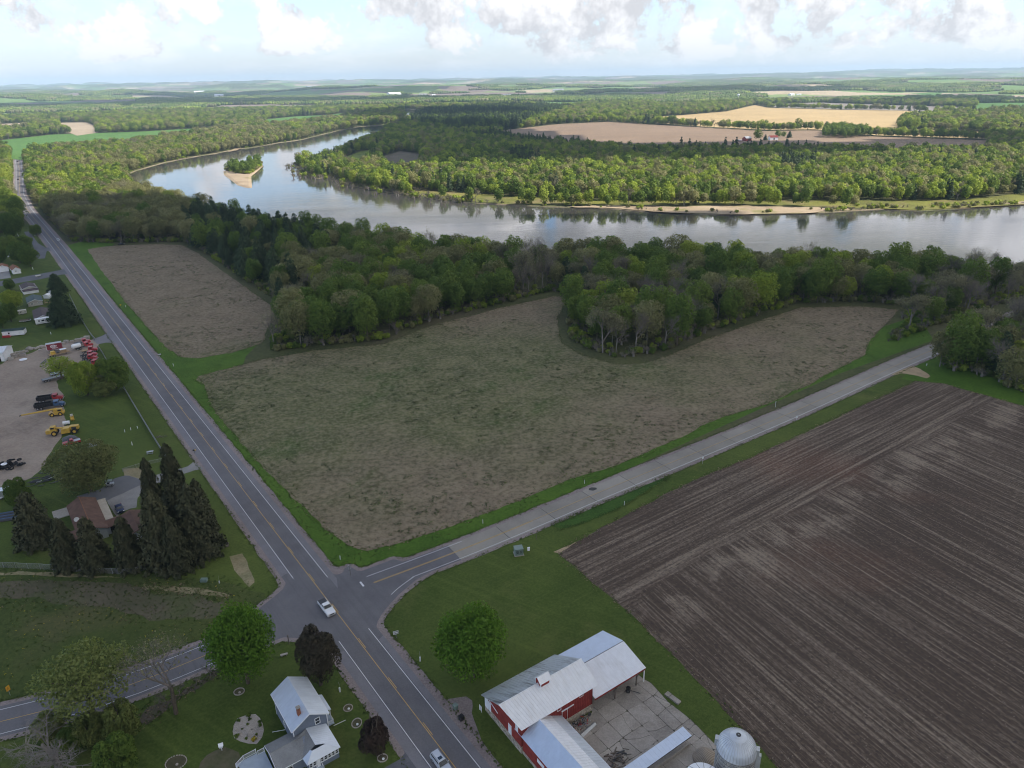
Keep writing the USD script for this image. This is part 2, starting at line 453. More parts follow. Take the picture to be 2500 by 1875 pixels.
UsdGeom.PrimvarsAPI(hm).CreatePrimvar("landcover", Sdf.ValueTypeNames.Color3fArray, "vertex").Set(Vt.Vec3fArray.FromNumpy(cover_rgb.reshape(-1, 3).astype(np.float32)))
tag(hm, kind="structure")


# ------------------------------------------------------------------ clouds overhead: their shadows darken the near country
def cloud_mat():
    g = Graph()
    b = g.n("diffuse_bsdf", "BSDF", color=(0.93, 0.93, 0.94))
    t = g.n("translucent_bsdf", "BSDF", color=(0.93, 0.93, 0.94))
    return g.make("cloud", g.n("mix_closure", "closure", fac=0.5, closure1=b, closure2=t))


M_cloud = cloud_mat()
CLOUD_H = 1050.0


def cloud(outline, seed, step=45.0, thick=260.0, wob=90.0):
    """A cumulus whose shadow falls on the ground outline (metres), flat below and heaped above."""
    off = SUN_DIR[:2] / SUN_DIR[2] * CLOUD_H
    P = Polygon(outline).buffer(0)
    x0, y0, x1, y1 = P.buffer(250).bounds
    gx, gy = np.meshgrid(np.arange(x0, x1, step), np.arange(y0, y1, step))
    pts = shapely.points(gx, gy)
    d = shapely.distance(P.exterior, pts) * np.where(shapely.contains_xy(P, gx, gy), 1, -1)
    q = np.stack([gx, gy, 0 * gx], -1)
    d = d + (meshkit.fbm(q / 320, 4, seed) - 0.5) * 2 * wob
    t = np.where(d > 0, thick * np.sqrt(np.clip(d / 260, 0, 1)) * (0.45 + 1.0 * meshkit.fbm(q / 210, 4, seed + 3)), 0)
    n, m = gx.shape
    idx = np.arange(n * m).reshape(n, m)
    c = np.stack([idx[:-1, :-1], idx[:-1, 1:], idx[1:, 1:], idx[1:, :-1]], -1).reshape(-1, 4)
    c = c[(t.ravel()[c] > 0).any(1)]
    lo = np.where(t.ravel() > 0, idx.ravel() + n * m, idx.ravel())
    f = np.vstack([c[:, [0, 1, 2]], c[:, [0, 2, 3]], lo[c[:, [0, 2, 1]]], lo[c[:, [0, 3, 2]]]])
    v = np.vstack([np.column_stack([gx.ravel() + off[0], gy.ravel() + off[1], CLOUD_H + t.ravel()]),
                   np.column_stack([gx.ravel() + off[0], gy.ravel() + off[1], CLOUD_H - 0.12 * t.ravel()])])
    mesh = trimesh.Trimesh(v, f, process=False); mesh.remove_unreferenced_vertices()
    return mesh


CLOUD_SHADOWS = [
    [(-1300, -1300), (1500, -1300), (1500, 250), (760, 470), (500, 560), (300, 590), (40, 640), (-160, 660), (-330, 680), (-430, 680), (-620, 620), (-1300, 450)],
    [(-120, 960), (100, 985), (380, 1060), (700, 1090), (1050, 1130), (1500, 1230), (1500, 1420), (900, 1330), (500, 1320), (150, 1380), (60, 1700), (-100, 1950), (-330, 2050), (-360, 1700), (-260, 1250)],
    [(-600, 2350), (-250, 2300), (40, 2420), (0, 2850), (-350, 2950), (-600, 2700)],
    [(-3200, 4300), (-1800, 4000), (-600, 4300), (-700, 5200), (-2200, 5500), (-3300, 5000)],
    [(-700, 5000), (800, 4500), (2300, 4900), (2100, 5800), (300, 6000), (-800, 5800)],
    [(1500, 3000), (2000, 2900), (2600, 3200), (2300, 3600), (1700, 3500)],
    [(-3500, 7000), (-1000, 6600), (-600, 7600), (-3000, 8200)],
]
CLOUD_SAY = ["huge grey bottomed cloud shading the near fields and farm", "long ragged cloud shading the woods beyond the river", "small cloud above the far river bend", "broad cloud above the distant woods at the left", "broad cloud above the distant farms at the middle", "small cloud above the distant fields at the right", "faraway cloud above the left horizon woods"]
for n_, o in enumerate(CLOUD_SHADOWS):
    tag(single("cloud", cloud(o, 70 + n_, 45.0 if n_ < 3 else 90.0, 260.0, 60.0 if n_ < 2 else 110.0), M_cloud, smooth=True), CLOUD_SAY[n_], "cloud")

# ------------------------------------------------------------------ haze: one closed box of thin air
if HAZE:
    g = Graph()
    vol = g.n("principled_volume", "volume", color=(0.62, 0.82, 1.0), density=HAZE, anisotropy=0.0)
    hz = trimesh.creation.box((53000, 53000, 330 + 2.6))
    hz.apply_translation((0, 0, (330 - 2.6) / 2))
    single("haze", hz, g.make("haze", volume=vol), kind="stuff")

# ------------------------------------------------------------------ roads
hw_px = [(1113.7, 1874), (1031.6, 1762), (888.5, 1579), (795, 1461.7), (752.5, 1405), (625, 1243), (524, 1113), (464.6, 1036), (396, 939), (297.5, 807), (226.6, 705), (156, 609), (95, 546.5), (78, 527), (65, 510), (48, 474), (48, 438), (46.5, 409), (42, 371)]
hp = ats(hw_px)
hu = hp[9] - hp[0]; hu /= np.linalg.norm(hu)
hc = np.mean(hp[:11], 0)
hw = np.vstack([hc + hu * s for s in np.arange(-330, 430, 8.0)])        # straight near part (the field's left edge)
keep = np.array([p for p in hp[12:]])
hw = np.vstack([hw, keep])
HW = smooth_line(hw, 6.0, 10)
M_asphalt = ground_mat("asphalt", (0.143, 0.138, 0.148), (0.18, 0.174, 0.182), (0.112, 0.108, 0.118), None, scales=(0.03, 0.2, 3.0), fine=0.35, bump=0.004, rough=0.85,
                       streak=[(math.atan2(hu[0], hu[1]), 0.9, 0.01, 0.5, 0.7)], streak_amt=0.45, streak_col=(0.106, 0.103, 0.112))
M_shoulder = ground_mat("shoulder_asphalt", (0.185, 0.18, 0.2), (0.23, 0.22, 0.235), (0.15, 0.145, 0.155), None, scales=(0.03, 0.3, 3.0), fine=0.4, bump=0.004)
M_gravel = ground_mat("red_gravel", (0.235, 0.19, 0.185), (0.31, 0.265, 0.25), (0.16, 0.13, 0.125), None, scales=(0.03, 0.3, 2.5), fine=0.6, bump=0.02)
M_concrete = ground_mat("old_concrete", (0.30, 0.285, 0.275), (0.36, 0.345, 0.325), (0.23, 0.22, 0.215), None, scales=(0.02, 0.15, 2.5), fine=0.3, bump=0.003)
M_white = plain("white_road_paint", (0.62, 0.62, 0.64), 0.6, 0.3, var=0.1, scale=1.5)
M_yellow = plain("yellow_road_paint", (0.50, 0.33, 0.10), 0.6, 0.3, var=0.2, scale=1.2)
LANE = 3.45

# side road (concrete, to the upper right)
s_px = [(888.5, 1432), (948, 1409), (1112, 1351), (1250, 1293), (1505, 1185), (1646.6, 1127), (1875, 1033.5), (2016.6, 971), (2079, 942), (2201, 886.5), (2290, 850), (2356, 822)]
sp_ = ats(s_px)
su = sp_[-2] - sp_[0]; su /= np.linalg.norm(su)
SR = smooth_line(np.vstack([sp_, sp_[-1] + su * 120, sp_[-1] + su * 300]), 5.0, 14)
ANG_ROAD2 = math.atan2(su[1], su[0])
# left road (asphalt, curving down to the left)
l_px = [(690, 1525), (620, 1552), (532.6, 1585), (400, 1645), (250, 1700), (99, 1742), (0, 1761)]
lp = ats(l_px)
LR = smooth_line(np.vstack([lp, lp[-1] + (lp[-1] - lp[-2]) * 1.2, lp[-1] + (lp[-1] - lp[-2]) * 2.6 + np.array([0, -6])]), 3.0, 12)
cross_ = at(770, 1500)[:2]

hw_road = strip_poly(HW, -LANE - 2.1, LANE + 1.6)
hw_gravel = strip_poly(HW, -LANE - 3.6, LANE + 3.2)
sr_road = strip_poly(SR, -3.7, 3.7)
sr_gravel = strip_poly(SR, -5.0, 5.0)
lr_road = strip_poly(LR, -4.1, 4.3)
lr_gravel = strip_poly(LR, -5.3, 5.6)
corner_r = Polygon(ats([(850, 1390), (874, 1404.6), (960, 1372), (1040, 1395), (1010, 1411), (965, 1449), (938, 1478), (921, 1500), (911, 1518), (905, 1545), (870, 1530)])).buffer(0)
corner_l = Polygon(ats([(713, 1415), (700, 1440), (675, 1462), (639, 1490), (600, 1520), (600, 1575), (690, 1548), (761, 1552), (815, 1575), (830, 1520)])).buffer(0)
apron = corner_r.union(corner_l).buffer(1.0)
all_road = unary_union([hw_road, sr_road, lr_road, apron]).buffer(1.5).buffer(-1.5)
all_gravel = unary_union([hw_gravel, sr_gravel, lr_gravel, apron.buffer(1.3)]).buffer(1.5).buffer(-1.5)
joint = at(1108, 1349)[:2]
sn = np.array([su[1], -su[0]])
beyond = Polygon([joint - sn * 60, joint + sn * 60, joint + sn * 60 + su * 900, joint - sn * 60 + su * 900])
conc = sr_road.intersection(beyond)
single("gravel_shoulder", sheet(rough_edge(all_gravel, 0.35, 3.0, 2, 1.2), 0.030), M_gravel, kind="structure")
single("asphalt_road", sheet(all_road.difference(beyond), 0.050), M_asphalt, kind="structure")
wide_sh = unary_union([strip_poly(HW, -LANE - 2.1, -LANE - 0.25), strip_poly(HW, LANE + 0.25, LANE + 1.6)])
single("road_shoulder", sheet(wide_sh.difference(apron.buffer(2)), 0.056), M_shoulder, kind="structure")

# concrete road: slab after slab, with the joints open
con = stage.DefinePrim(path_of("/World", "concrete_road"), "Xform"); tag(con, kind="structure")
M_slab = [ground_mat(f"road_slab_{k}", tuple(np.array((0.262, 0.240, 0.212)) * s), tuple(np.array((0.31, 0.288, 0.255)) * s), tuple(np.array((0.205, 0.19, 0.168)) * s), None, scales=(0.03, 0.15, 2.5), fine=0.3, bump=0.003) for k, s in enumerate((1.0, 0.94, 1.05))]
M_joint = plain("joint_tar", (0.05, 0.05, 0.05), 0.9)
ls = LineString(SR)
s0, L_ = ls.project(Point(joint)), ls.length
part(con, "slab_bed", sheet(conc, 0.046), M_joint)
s_, kk = s0, 0
rs = np.random.default_rng(8)
while s_ < min(L_, s0 + 330):
    s1 = s_ + 15.2
    for a, b in ((-3.68, -0.03), (0.03, 3.68)):
        seg = np.array([ls.interpolate(u).coords[0] for u in np.linspace(s_ + 0.07, s1 - 0.07, 4)])
        part(con, "slab", strip(seg, a, b, 0.062 + rs.uniform(-0.004, 0.004)), M_slab[rs.integers(3)])
    s_ = s1; kk += 1


# painted lines
def dashes(line, off, wid, on, gap, s0, s1, z=0.07):
    l = LineString(line); out = []; s = s0
    while s < s1:
        e = min(s + on, s1)
        seg = np.array([l.interpolate(u).coords[0] for u in np.linspace(s, e, max(2, int((e - s) / 6)))])
        if len(seg) > 1 and np.linalg.norm(seg[-1] - seg[0]) > 0.3:
            out.append(strip(seg, off - wid / 2, off + wid / 2, z))
        s = e + gap
    return trimesh.util.concatenate(out)


hl = LineString(HW)
def hs(px, py):
    return hl.project(Point(at(px, py)[:2]))
marks = stage.DefinePrim(path_of("/World", "road_markings"), "Xform"); tag(marks, kind="structure")
end = hl.length - 20
part(marks, "edge_line", dashes(HW, -LANE, 0.15, 9999, 0, 0, hs(829, 1565)), M_white)
part(marks, "edge_line", dashes(HW, -LANE, 0.15, 9999, 0, hs(715, 1413), end), M_white)
part(marks, "edge_line", dashes(HW, LANE, 0.15, 9999, 0, 0, hs(898.4, 1535.3)), M_white)
part(marks, "edge_line", dashes(HW, LANE, 0.15, 9999, 0, hs(797, 1411), end), M_white)
part(marks, "centre_line", dashes(HW, 0.0, 0.14, 9999, 0, 0, end), M_yellow)
part(marks, "centre_dash", dashes(HW, 0.32, 0.14, 3.6, 10.4, 3, end * 0.8), M_yellow)
sl = LineString(SR)
def ss(px, py):
    return sl.project(Point(at(px, py)[:2]))
part(marks, "edge_line", dashes(SR, -3.15, 0.13, 9999, 0, ss(897, 1411), ss(1130, 1325)), M_white)
part(marks, "edge_line", dashes(SR, 3.1, 0.13, 9999, 0, ss(1000, 1405), sl.length - 150), M_white)
part(marks, "centre_line", dashes(SR, -0.14, 0.13, 9999, 0, 2.5, sl.length - 150), M_yellow)
part(marks, "centre_line", dashes(SR, 0.14, 0.13, 9999, 0, 2.5, ss(1300, 1272)), M_yellow)
b0_, b1_ = at(879.5, 1421)[:2], at(888, 1432)[:2]
part(marks, "stop_line", sheet(LineString([b0_, b1_]).buffer(0.22, cap_style="flat"), 0.072), M_white)
ll = LineString(LR)
part(marks, "edge_line", dashes(LR, -3.3, 0.13, 9999, 0, ll.project(Point(at(532, 1612)[:2])), ll.length), M_white)
part(marks, "edge_line", dashes(LR, 3.3, 0.13, 9999, 0, ll.project(Point(at(532, 1556)[:2])), ll.length), M_white)
part(marks, "centre_line", dashes(LR, 0.0, 0.14, 9999, 0, ll.project(Point(at(560, 1575)[:2])), ll.length), M_yellow)
curve = smooth_line(ats([(1010, 1409), (985, 1426), (966, 1440), (955, 1452)]), 1.0, 4)
part(marks, "edge_line", strip(curve, -0.07, 0.07, 0.071), M_white)

# ------------------------------------------------------------------ fields and grass
verge = Polygon(ats([(160, 600), (200, 640), (300, 790), (500, 1060), (690, 1330), (745, 1408), (800, 1432), (860, 1412), (1120, 1330), (1500, 1160), (1875, 990), (2050, 912), (2280, 830),
                     (2240, 770), (2150, 800), (2100, 850), (1800, 980), (1400, 1150), (1000, 1310), (880, 1330), (800, 1280), (560, 1000), (600, 870), (640, 830), (500, 860), (380, 800), (240, 640), (280, 594), (200, 590)])).buffer(0)
lawn = Polygon(ats([(905, 1545), (870, 1500), (940, 1440), (1040, 1395), (1250, 1320), (1500, 1208), (1875, 1054), (2130, 938), (2250, 880), (2500, 880), (2700, 1000), (2240, 935), (2215, 942), (1875, 1100), (1675, 1182), (1408, 1324), (1363, 1352),
                    (1431, 1408), (1547, 1505), (1650, 1604), (1790, 1755), (1910, 1880), (2000, 2000), (1200, 2000), (1180, 1850)])).buffer(0)
lawn_l = Polygon(ats([(340, 1900), (0, 1900), (-200, 1800), (-200, 1310), (0, 1310), (200, 1330), (560, 1240), (600, 1250), (700, 1410), (640, 1490), (690, 1552), (770, 1555), (860, 1640), (1000, 1850), (1050, 2000), (300, 2000)])).buffer(0)
meadow = Polygon(ats([(-200, 1380), (0, 1380), (330, 1395), (560, 1420), (650, 1450), (625, 1500), (530, 1545), (400, 1600), (130, 1705), (-100, 1745), (-200, 1740)])).buffer(0)
yardgrass = Polygon(ats([(-150, 640), (20, 560), (90, 540), (150, 630), (250, 790), (380, 960), (450, 1100), (600, 1290), (560, 1330), (0, 1350), (-200, 1340)])).buffer(0)
single("grass_verge", sheet(verge, 0.006), M_verge, kind="structure")
single("lawn", sheet(lawn, 0.008), M_lawn, kind="structure")
single("lawn", sheet(lawn_l, 0.008), M_lawn, kind="structure")
single("lawn", sheet(yardgrass, 0.007), M_lawn, kind="structure")
single("meadow", sheet(rough_edge(meadow, 1.0, 8, 4), 0.013), M_meadow, kind="structure")
bare = Polygon(ats([(-200, 1405), (0, 1413), (300, 1432), (480, 1450), (560, 1465), (545, 1500), (470, 1512), (330, 1508), (200, 1480), (0, 1462), (-200, 1450)])).buffer(0)
M_bare = ground_mat("thin_ground", (0.098, 0.084, 0.056), (0.150, 0.128, 0.088), (0.066, 0.066, 0.034), (0.064, 0.082, 0.026), scales=(0.03, 0.12, 1.2), patch_at=(0.46, 0.60))
single("bare_ground", sheet(rough_edge(bare, 3.2, 7, 6), 0.017), M_bare, kind="structure")
straw = Polygon(ats([(343, 1428), (400, 1432), (470, 1437), (565, 1455), (545, 1460), (470, 1452), (400, 1445), (350, 1440)])).buffer(0)
M_dry = ground_mat("dry_grass", (0.26, 0.21, 0.12), (0.34, 0.29, 0.19), (0.14, 0.125, 0.06), (0.09, 0.11, 0.035), scales=(0.05, 0.25, 1.6), patch_at=(0.5, 0.65))
single("dry_grass", sheet(rough_edge(straw, 1.0, 4, 7), 0.021), M_dry, kind="structure")
for pl in ([(560, 1360), (590, 1350), (625, 1420), (610, 1435), (580, 1405)], [(300, 1145), (362, 1138), (360, 1172), (310, 1178)], [(0, 1395), (140, 1398), (300, 1412), (140, 1408), (0, 1402)]):
    single("dry_grass", sheet(rough_edge(Polygon(ats(pl)).buffer(0), 0.8, 4, 8), 0.019), M_dry, kind="structure")

stub1 = Polygon(ats([(498.6, 940), (510, 974), (538, 1022), (625, 1122), (721, 1220.5), (795, 1294), (851.6, 1331), (897, 1343.7), (965, 1328), (1106.6, 1282.8), (1250, 1229), (1391.7, 1169.5), (1505, 1135.5), (1661, 1070), (1748.6, 1022), (1875, 985), (1977, 937.5), (2067.7, 889), (2110, 866.6),
                     (2130, 824), (2172.5, 781.6), (2195, 756), (2100, 748), (1960, 750), (1875, 776), (1731.6, 826), (1632.5, 868), (1576, 886), (1505, 890), (1420, 866), (1369, 835), (1360, 781), (1383, 728), (1357.6, 722), (1250, 745), (1050, 796), (936.6, 840), (766.6, 856), (639, 878), (487, 918), (478, 930)])).buffer(0)
stub2 = Polygon(ats([(212.5, 609), (255, 601.7), (368, 596), (442, 598), (481.6, 617), (524, 648), (625, 720), (673, 753), (653, 804), (640, 838), (566.6, 861), (481.6, 875), (442, 872), (402, 847), (345.6, 781.6), (297.5, 725), (249, 662.6)])).buffer(0)
single("stubble_field", sheet(rough_edge(stub1, 0.9, 6, 11), 0.02), M_stubble, kind="structure")
single("stubble_field", sheet(rough_edge(stub2, 0.9, 6, 12), 0.02), M_stubble, kind="structure")

# ploughed field with rows: headland rows run with the road, the rest away from it
pl_px = [(1363, 1351), (1408.6, 1322.5), (1533, 1254.5), (1675, 1180.8), (1875, 1098.6), (2073, 1005), (2215, 940), (2236, 931), (2300, 936), (2500, 992)]
plough = np.vstack([ats(pl_px), [(330, 215), (330, -40), (60, -40)], ats([(1903, 1878), (1788, 1753.5), (1646.6, 1603), (1547.5, 1504), (1431, 1409)])])
pe = ats([(1431, 1409), (1903, 1878)]); pu = pe[1] - pe[0]
ROW_A = math.atan2(pu[1], pu[0])


def plough_mat():
    g = Graph()
    p = g.pos()
    # distance from the road edge of the field decides which way the rows run
    e0 = plough[0]; u = su; nn = np.array([su[1], -su[0]])
    dx = g.n("vector_math", "value", vector_math_type="dot_product") if False else None
    xyz = g.n("separate_xyz", None, vector=p)
    X, Y = Ref(f"{xyz}.x"), Ref(f"{xyz}.y")
    dist = g.math("add", g.math("add", g.math("multiply", X, float(nn[0])), g.math("multiply", Y, float(nn[1]))), float(-(e0 @ nn)))
    wob = g.math("multiply", g.math("subtract", g.noise(p, 0.05, 3), 0.5), 14.0)
    head = g.fac(g.math("add", dist, wob), 24.0, 22.0)
    def rows(ang, off):
        m = lambda al, ac, k: g.n("noise_texture", "fac", vector=g.map(p, -ang, (al, ac, 1), (k + off, k, 0)), scale=1.0, detail=4.0, roughness=0.62)
        fine, chop, mid = m(0.022, 1.25, 0.0), m(0.8, 1.9, 5.0), m(0.02, 0.42, 9.0)
        a = g.math("add", g.math("multiply", fine, 0.58), g.math("multiply", chop, 0.30))
        a = g.math("add", a, g.math("multiply", mid, 0.12))
        ridge = g.fac(g.math("absolute", g.math("subtract", m(0.0022, 0.075, 3.0), 0.5)), 0.016, 0.004)
        band = g.math("multiply", ridge, g.math("multiply", g.fac(m(0.03, 0.4, 7.0), 0.36, 0.56), 0.10))
        return g.math("add", a, band)
    st = g.n("mix_float", "result", fac=head, a=rows(ROW_A, 0.0), b=g.math("add", rows(ANG_ROAD2, 4.0), 0.02))
    big = g.noise(p, 0.022, 4, 0.6)
    st2 = g.math("add", st, g.math("multiply", g.math("subtract", big, 0.5), 0.20))
    # straw thicker where the combine turned, at the ends of the rows
    turn = g.math("multiply", g.fac(g.math("absolute", g.math("subtract", g.math("add", dist, wob), 31.0)), 9.0, 0.0), g.fac(g.noise(p, 0.085, 3), 0.46, 0.56))
    st2 = g.math("add", st2, g.math("multiply", turn, 0.13))
    soil = g.mix(g.fac(g.noise(p, 0.016, 3), 0.54, 0.72), (0.082, 0.060, 0.046), (0.125, 0.070, 0.050))
    c = g.mix(g.math("multiply", g.fac(st2, 0.485, 0.66), 0.8), soil, (0.285, 0.228, 0.175))
    c = g.mix(g.math("multiply", g.fac(g.noise(p, 1.3, 4, 0.75), 0.52, 0.33), 0.6), c, (0.038, 0.031, 0.029))
    bits = g.n("voronoi_texture", "distance", vector=g.map(p, ROW_A * 0.5, (0.5, 1.3, 1)), scale=1.3)
    c = g.mix(g.math("multiply", g.fac(bits, 0.15, 0.06), 0.6), c, (0.36, 0.31, 0.255))
    return g.make("ploughed_soil", g.bsdf(c, 0.95, 0.08, bump=g.math("multiply", st, 1.5), bump_d=0.25, strength=0.8))


single("ploughed_field", sheet(rough_edge(Polygon(plough).buffer(0), 0.7, 5, 13), 0.02), plough_mat(), kind="structure")
swale = Polygon(ats([(1346, 1281), (1370, 1292), (1420, 1280), (1491, 1251), (1560, 1213), (1632.5, 1166), (1615, 1160), (1540, 1196), (1460, 1232), (1400, 1258)])).buffer(0)
M_tall = ground_mat("tall_grass", (0.038, 0.085, 0.014), (0.065, 0.12, 0.022), (0.022, 0.055, 0.01), None, scales=(0.04, 0.25, 1.6), fine=0.6)
single("tall_grass", sheet(rough_edge(swale, 0.6, 4, 14), 0.024), M_tall, kind="structure")
dirt_corner = Polygon(ats([(1352, 1347), (1372, 1338), (1410, 1322), (1385, 1336), (1366, 1352)])).buffer(0)
M_sanddirt = ground_mat("sandy_dirt", (0.36, 0.27, 0.17), (0.45, 0.35, 0.23), (0.24, 0.18, 0.115), None, scales=(0.05, 0.3, 2.0))
single("bare_ground", sheet(rough_edge(dirt_corner, 0.5, 2, 15), 0.026), M_sanddirt, kind="structure")
drive_r = Polygon(ats([(2172, 914), (2226, 893), (2250, 902), (2271, 918), (2262, 924), (2238, 917), (2200, 911), (2188, 916)])).buffer(0)
single("field_entrance", sheet(rough_edge(drive_r, 0.4, 3, 16), 0.034), M_sanddirt, kind="structure")
verge_far = Polygon(ats([(2250, 880), (2300, 862), (2380, 900), (2500, 960), (2500, 992), (2300, 936), (2236, 931), (2200, 925)])).buffer(0)
single("grass_verge", sheet(verge_far, 0.012), M_verge, kind="structure")

# far fields and the river's sand
FAR = {
    "brown_field": [[(1217, 320), (1250, 316), (1363, 303), (1485, 297.5), (1604, 304.6), (1717, 311), (1875, 320), (1990, 318), (2130, 333), (2420, 343), (2380, 352), (2150, 350), (1880, 346), (1788, 346), (1547, 348), (1420, 338), (1300, 328)]],
    "golden_field": [[(1584, 287), (1675, 280.5), (1774, 272), (1845, 256), (1875, 263), (2045, 268), (2215, 270.6), (2371, 277.7), (2420, 281), (2250, 287), (2201, 294.7), (2187, 314.5), (2413, 322), (2420, 339), (2130, 330), (1988, 316), (1875, 317), (1715, 309), (1601, 300)]],
    "grey_field": [[(1855, 255), (1990, 250), (2215, 258), (2470, 265), (2600, 268), (2600, 276), (2420, 278), (2371, 276.5), (2215, 270), (2045, 267), (1890, 262)], [(1930, 210), (2060, 203), (2230, 199), (2230, 207), (2060, 216)], [(2115, 242), (2215, 236), (2215, 248), (2150, 252)]],
    "green_field": [[(0, 343), (127, 328.7), (340, 321.6), (510, 311.6), (560, 309), (425, 322), (300, 337), (85, 348.5), (45, 366), (20, 364), (-100, 370), (-100, 350)],
                    [(645, 292), (724, 284), (806, 281), (835, 276), (845, 279), (740, 291), (662, 297.5)],
                    [(1287, 246.5), (1403, 235), (1454, 243.6), (1400, 252), (1349, 254)], [(2379, 253), (2420, 245), (2500, 248), (2560, 258), (2480, 258)], [(2140, 236), (2215, 228), (2300, 226), (2280, 233), (2215, 236)], [(1290, 215), (1480, 217), (1600, 222), (1596, 228), (1420, 224)]],
    "tan_field": [[(141.6, 300), (209.6, 299), (236.6, 308), (184, 314.5)], [(0, 303), (71, 299.5), (60, 304), (0, 308)], [(2399, 244), (2478, 232), (2560, 236), (2560, 248), (2460, 248)], [(671, 257), (760, 254), (800, 254), (760, 259), (680, 260)]],
    "ploughed_far_field": [[(908, 224), (1000, 219), (1250, 215), (1250, 231), (1100, 238), (993, 241), (950, 235)], [(680, 226), (760, 223), (790, 232), (700, 240)], [(1590, 238), (1800, 233), (1790, 243), (1600, 250)]],
    "clearing": [[(931, 383), (979, 369), (1030, 377), (1005, 391), (960, 392)]],
    "glade": [[(832, 388), (880, 370), (905, 366), (900, 374), (866, 388)]],
}
FCOL = {"brown_field": ((0.235, 0.168, 0.115), (0.275, 0.20, 0.14), (0.195, 0.14, 0.10)), "golden_field": ((0.44, 0.315, 0.155), (0.50, 0.375, 0.20), (0.33, 0.24, 0.125)), "grey_field": ((0.21, 0.18, 0.16), (0.25, 0.23, 0.19), (0.17, 0.145, 0.14)),
        "green_field": ((0.085, 0.175, 0.04), (0.12, 0.22, 0.06), (0.06, 0.135, 0.03)), "tan_field": ((0.37, 0.29, 0.2), (0.44, 0.36, 0.26), (0.29, 0.23, 0.16)), "ploughed_far_field": ((0.22, 0.17, 0.145), (0.27, 0.22, 0.18), (0.18, 0.14, 0.12)),
        "clearing": ((0.15, 0.12, 0.09), (0.19, 0.16, 0.11), (0.10, 0.09, 0.06)), "glade": ((0.17, 0.21, 0.04), (0.24, 0.26, 0.07), (0.11, 0.15, 0.03))}
far_open = []
for nm, polys in FAR.items():
    m_ = ground_mat(nm + "_soil", *FCOL[nm], None, scales=(0.0025, 0.014, 0.15), fine=0.3, streak=[(ROW_A * 0 + 0.25, 0.0012, 0.03, 0.5, 0.7)], streak_amt=0.4, streak_col=FCOL[nm][2])
    for pl in polys:
        P = Polygon(ats(pl)).buffer(0)
        if nm not in ("golden_field", "grey_field"):                   # their near edges are hidden by the trees before them
            P = unary_union([Polygon(ats(pl, z)).buffer(0) for z in np.arange(0, 17, 2.0)])
        far_open.append(P)
        single("field" if nm not in ("clearing", "glade") else nm, sheet(P, 0.12 + 0.03 * len(far_open) % 0.4), m_, kind="structure")
M_sand = ground_mat("river_sand", (0.36, 0.275, 0.185), (0.46, 0.365, 0.255), (0.23, 0.175, 0.12), (0.17, 0.17, 0.055), scales=(0.012, 0.06, 0.8), patch_at=(0.56, 0.66))
M_marsh = ground_mat("marsh", (0.135, 0.15, 0.04), (0.26, 0.25, 0.05), (0.08, 0.085, 0.03), (0.19, 0.145, 0.085), scales=(0.012, 0.07, 0.6))
sand = Polygon(ats([(1370, 504), (1420, 506), (1505, 509), (1580, 515), (1646, 519), (1760, 523), (1875, 522), (2000, 518), (2090, 511), (2040, 506), (1875, 503), (1740, 502), (1650, 505), (1590, 503), (1520, 504), (1440, 502)])).buffer(0)
marsh = Polygon(ats([(990, 472), (1100, 488), (1250, 499), (1360, 498), (1480, 500), (1600, 500), (1700, 496), (1875, 500), (2050, 506), (2158, 509), (2243, 513), (2357, 507), (2500, 499), (2600, 492), (2500, 470), (2441, 478), (2357, 488), (2158, 489), (1875, 490), (1476, 489), (1250, 479), (1100, 468), (1000, 462)])).buffer(0)
single("marsh", sheet(marsh, 0.03), M_marsh, kind="structure")
single("sand_bar", sheet(rough_edge(sand, 5, 22, 17), 0.06), M_sand, kind="structure")
single("sand_bar", sheet(Polygon(ats([(556, 371), (575, 362), (590, 361), (578, 367)])).buffer(0), 0.06), M_sand, kind="structure")
single("sand_bar", sheet(Polygon(ats([(2441, 497), (2500, 491), (2600, 486), (2600, 492), (2500, 498)])).buffer(0), 0.06), M_sand, kind="structure")


def mound(poly, z0, z1, inset):
    inner = poly.buffer(-inset)
    outer = dense(np.array(poly.exterior.coords), 3.0)[:-1]
    q = np.array([np.array(inner.exterior.interpolate(inner.exterior.project(Point(p))).coords[0]) for p in outer])
    n = len(outer); i = np.arange(n); j = (i + 1) % n
    f = np.vstack([np.column_stack([i, j, j + n]), np.column_stack([i, j + n, i + n])])
    s = trimesh.Trimesh(np.vstack([np.column_stack([outer, np.full(n, z0)]), np.column_stack([q, np.full(n, z1)])]), f, process=False)
    return trimesh.util.concatenate([s, sheet(Polygon(q).buffer(0), z1)])


isl = Polygon(ats([(546, 417), (560, 410), (600, 402), (625, 397), (640, 399), (640, 406), (626, 418), (612, 429), (614, 457), (598, 456), (580, 450), (562, 436), (548, 426)])).buffer(0)
single("river_island", mound(isl.buffer(2), -1.2, 0.15, 5.0), M_sand, kind="structure")

# ------------------------------------------------------------------ trees: builders
def tube(p0, p1, r0, r1, sides=6):
    p0, p1 = np.asarray(p0, float), np.asarray(p1, float)
    d = p1 - p0; d /= np.linalg.norm(d) + 1e-9
    a = np.cross(d, [0, 0, 1.0] if abs(d[2]) < 0.9 else [1.0, 0, 0]); a /= np.linalg.norm(a)
    b = np.cross(d, a)
    t = np.arange(sides) * 2 * math.pi / sides
    ring = np.cos(t)[:, None] * a + np.sin(t)[:, None] * b
    v = np.vstack([p0 + ring * r0, p1 + ring * r1])
    i = np.arange(sides); j = (i + 1) % sides
    f = np.vstack([np.column_stack([i, j, j + sides]), np.column_stack([i, j + sides, i + sides])])
    return v, f


def join(parts):
    vs, fs, o = [], [], 0
    for v, f in parts:
        vs.append(v); fs.append(f + o); o += len(v)
    return np.vstack(vs), np.vstack(fs)


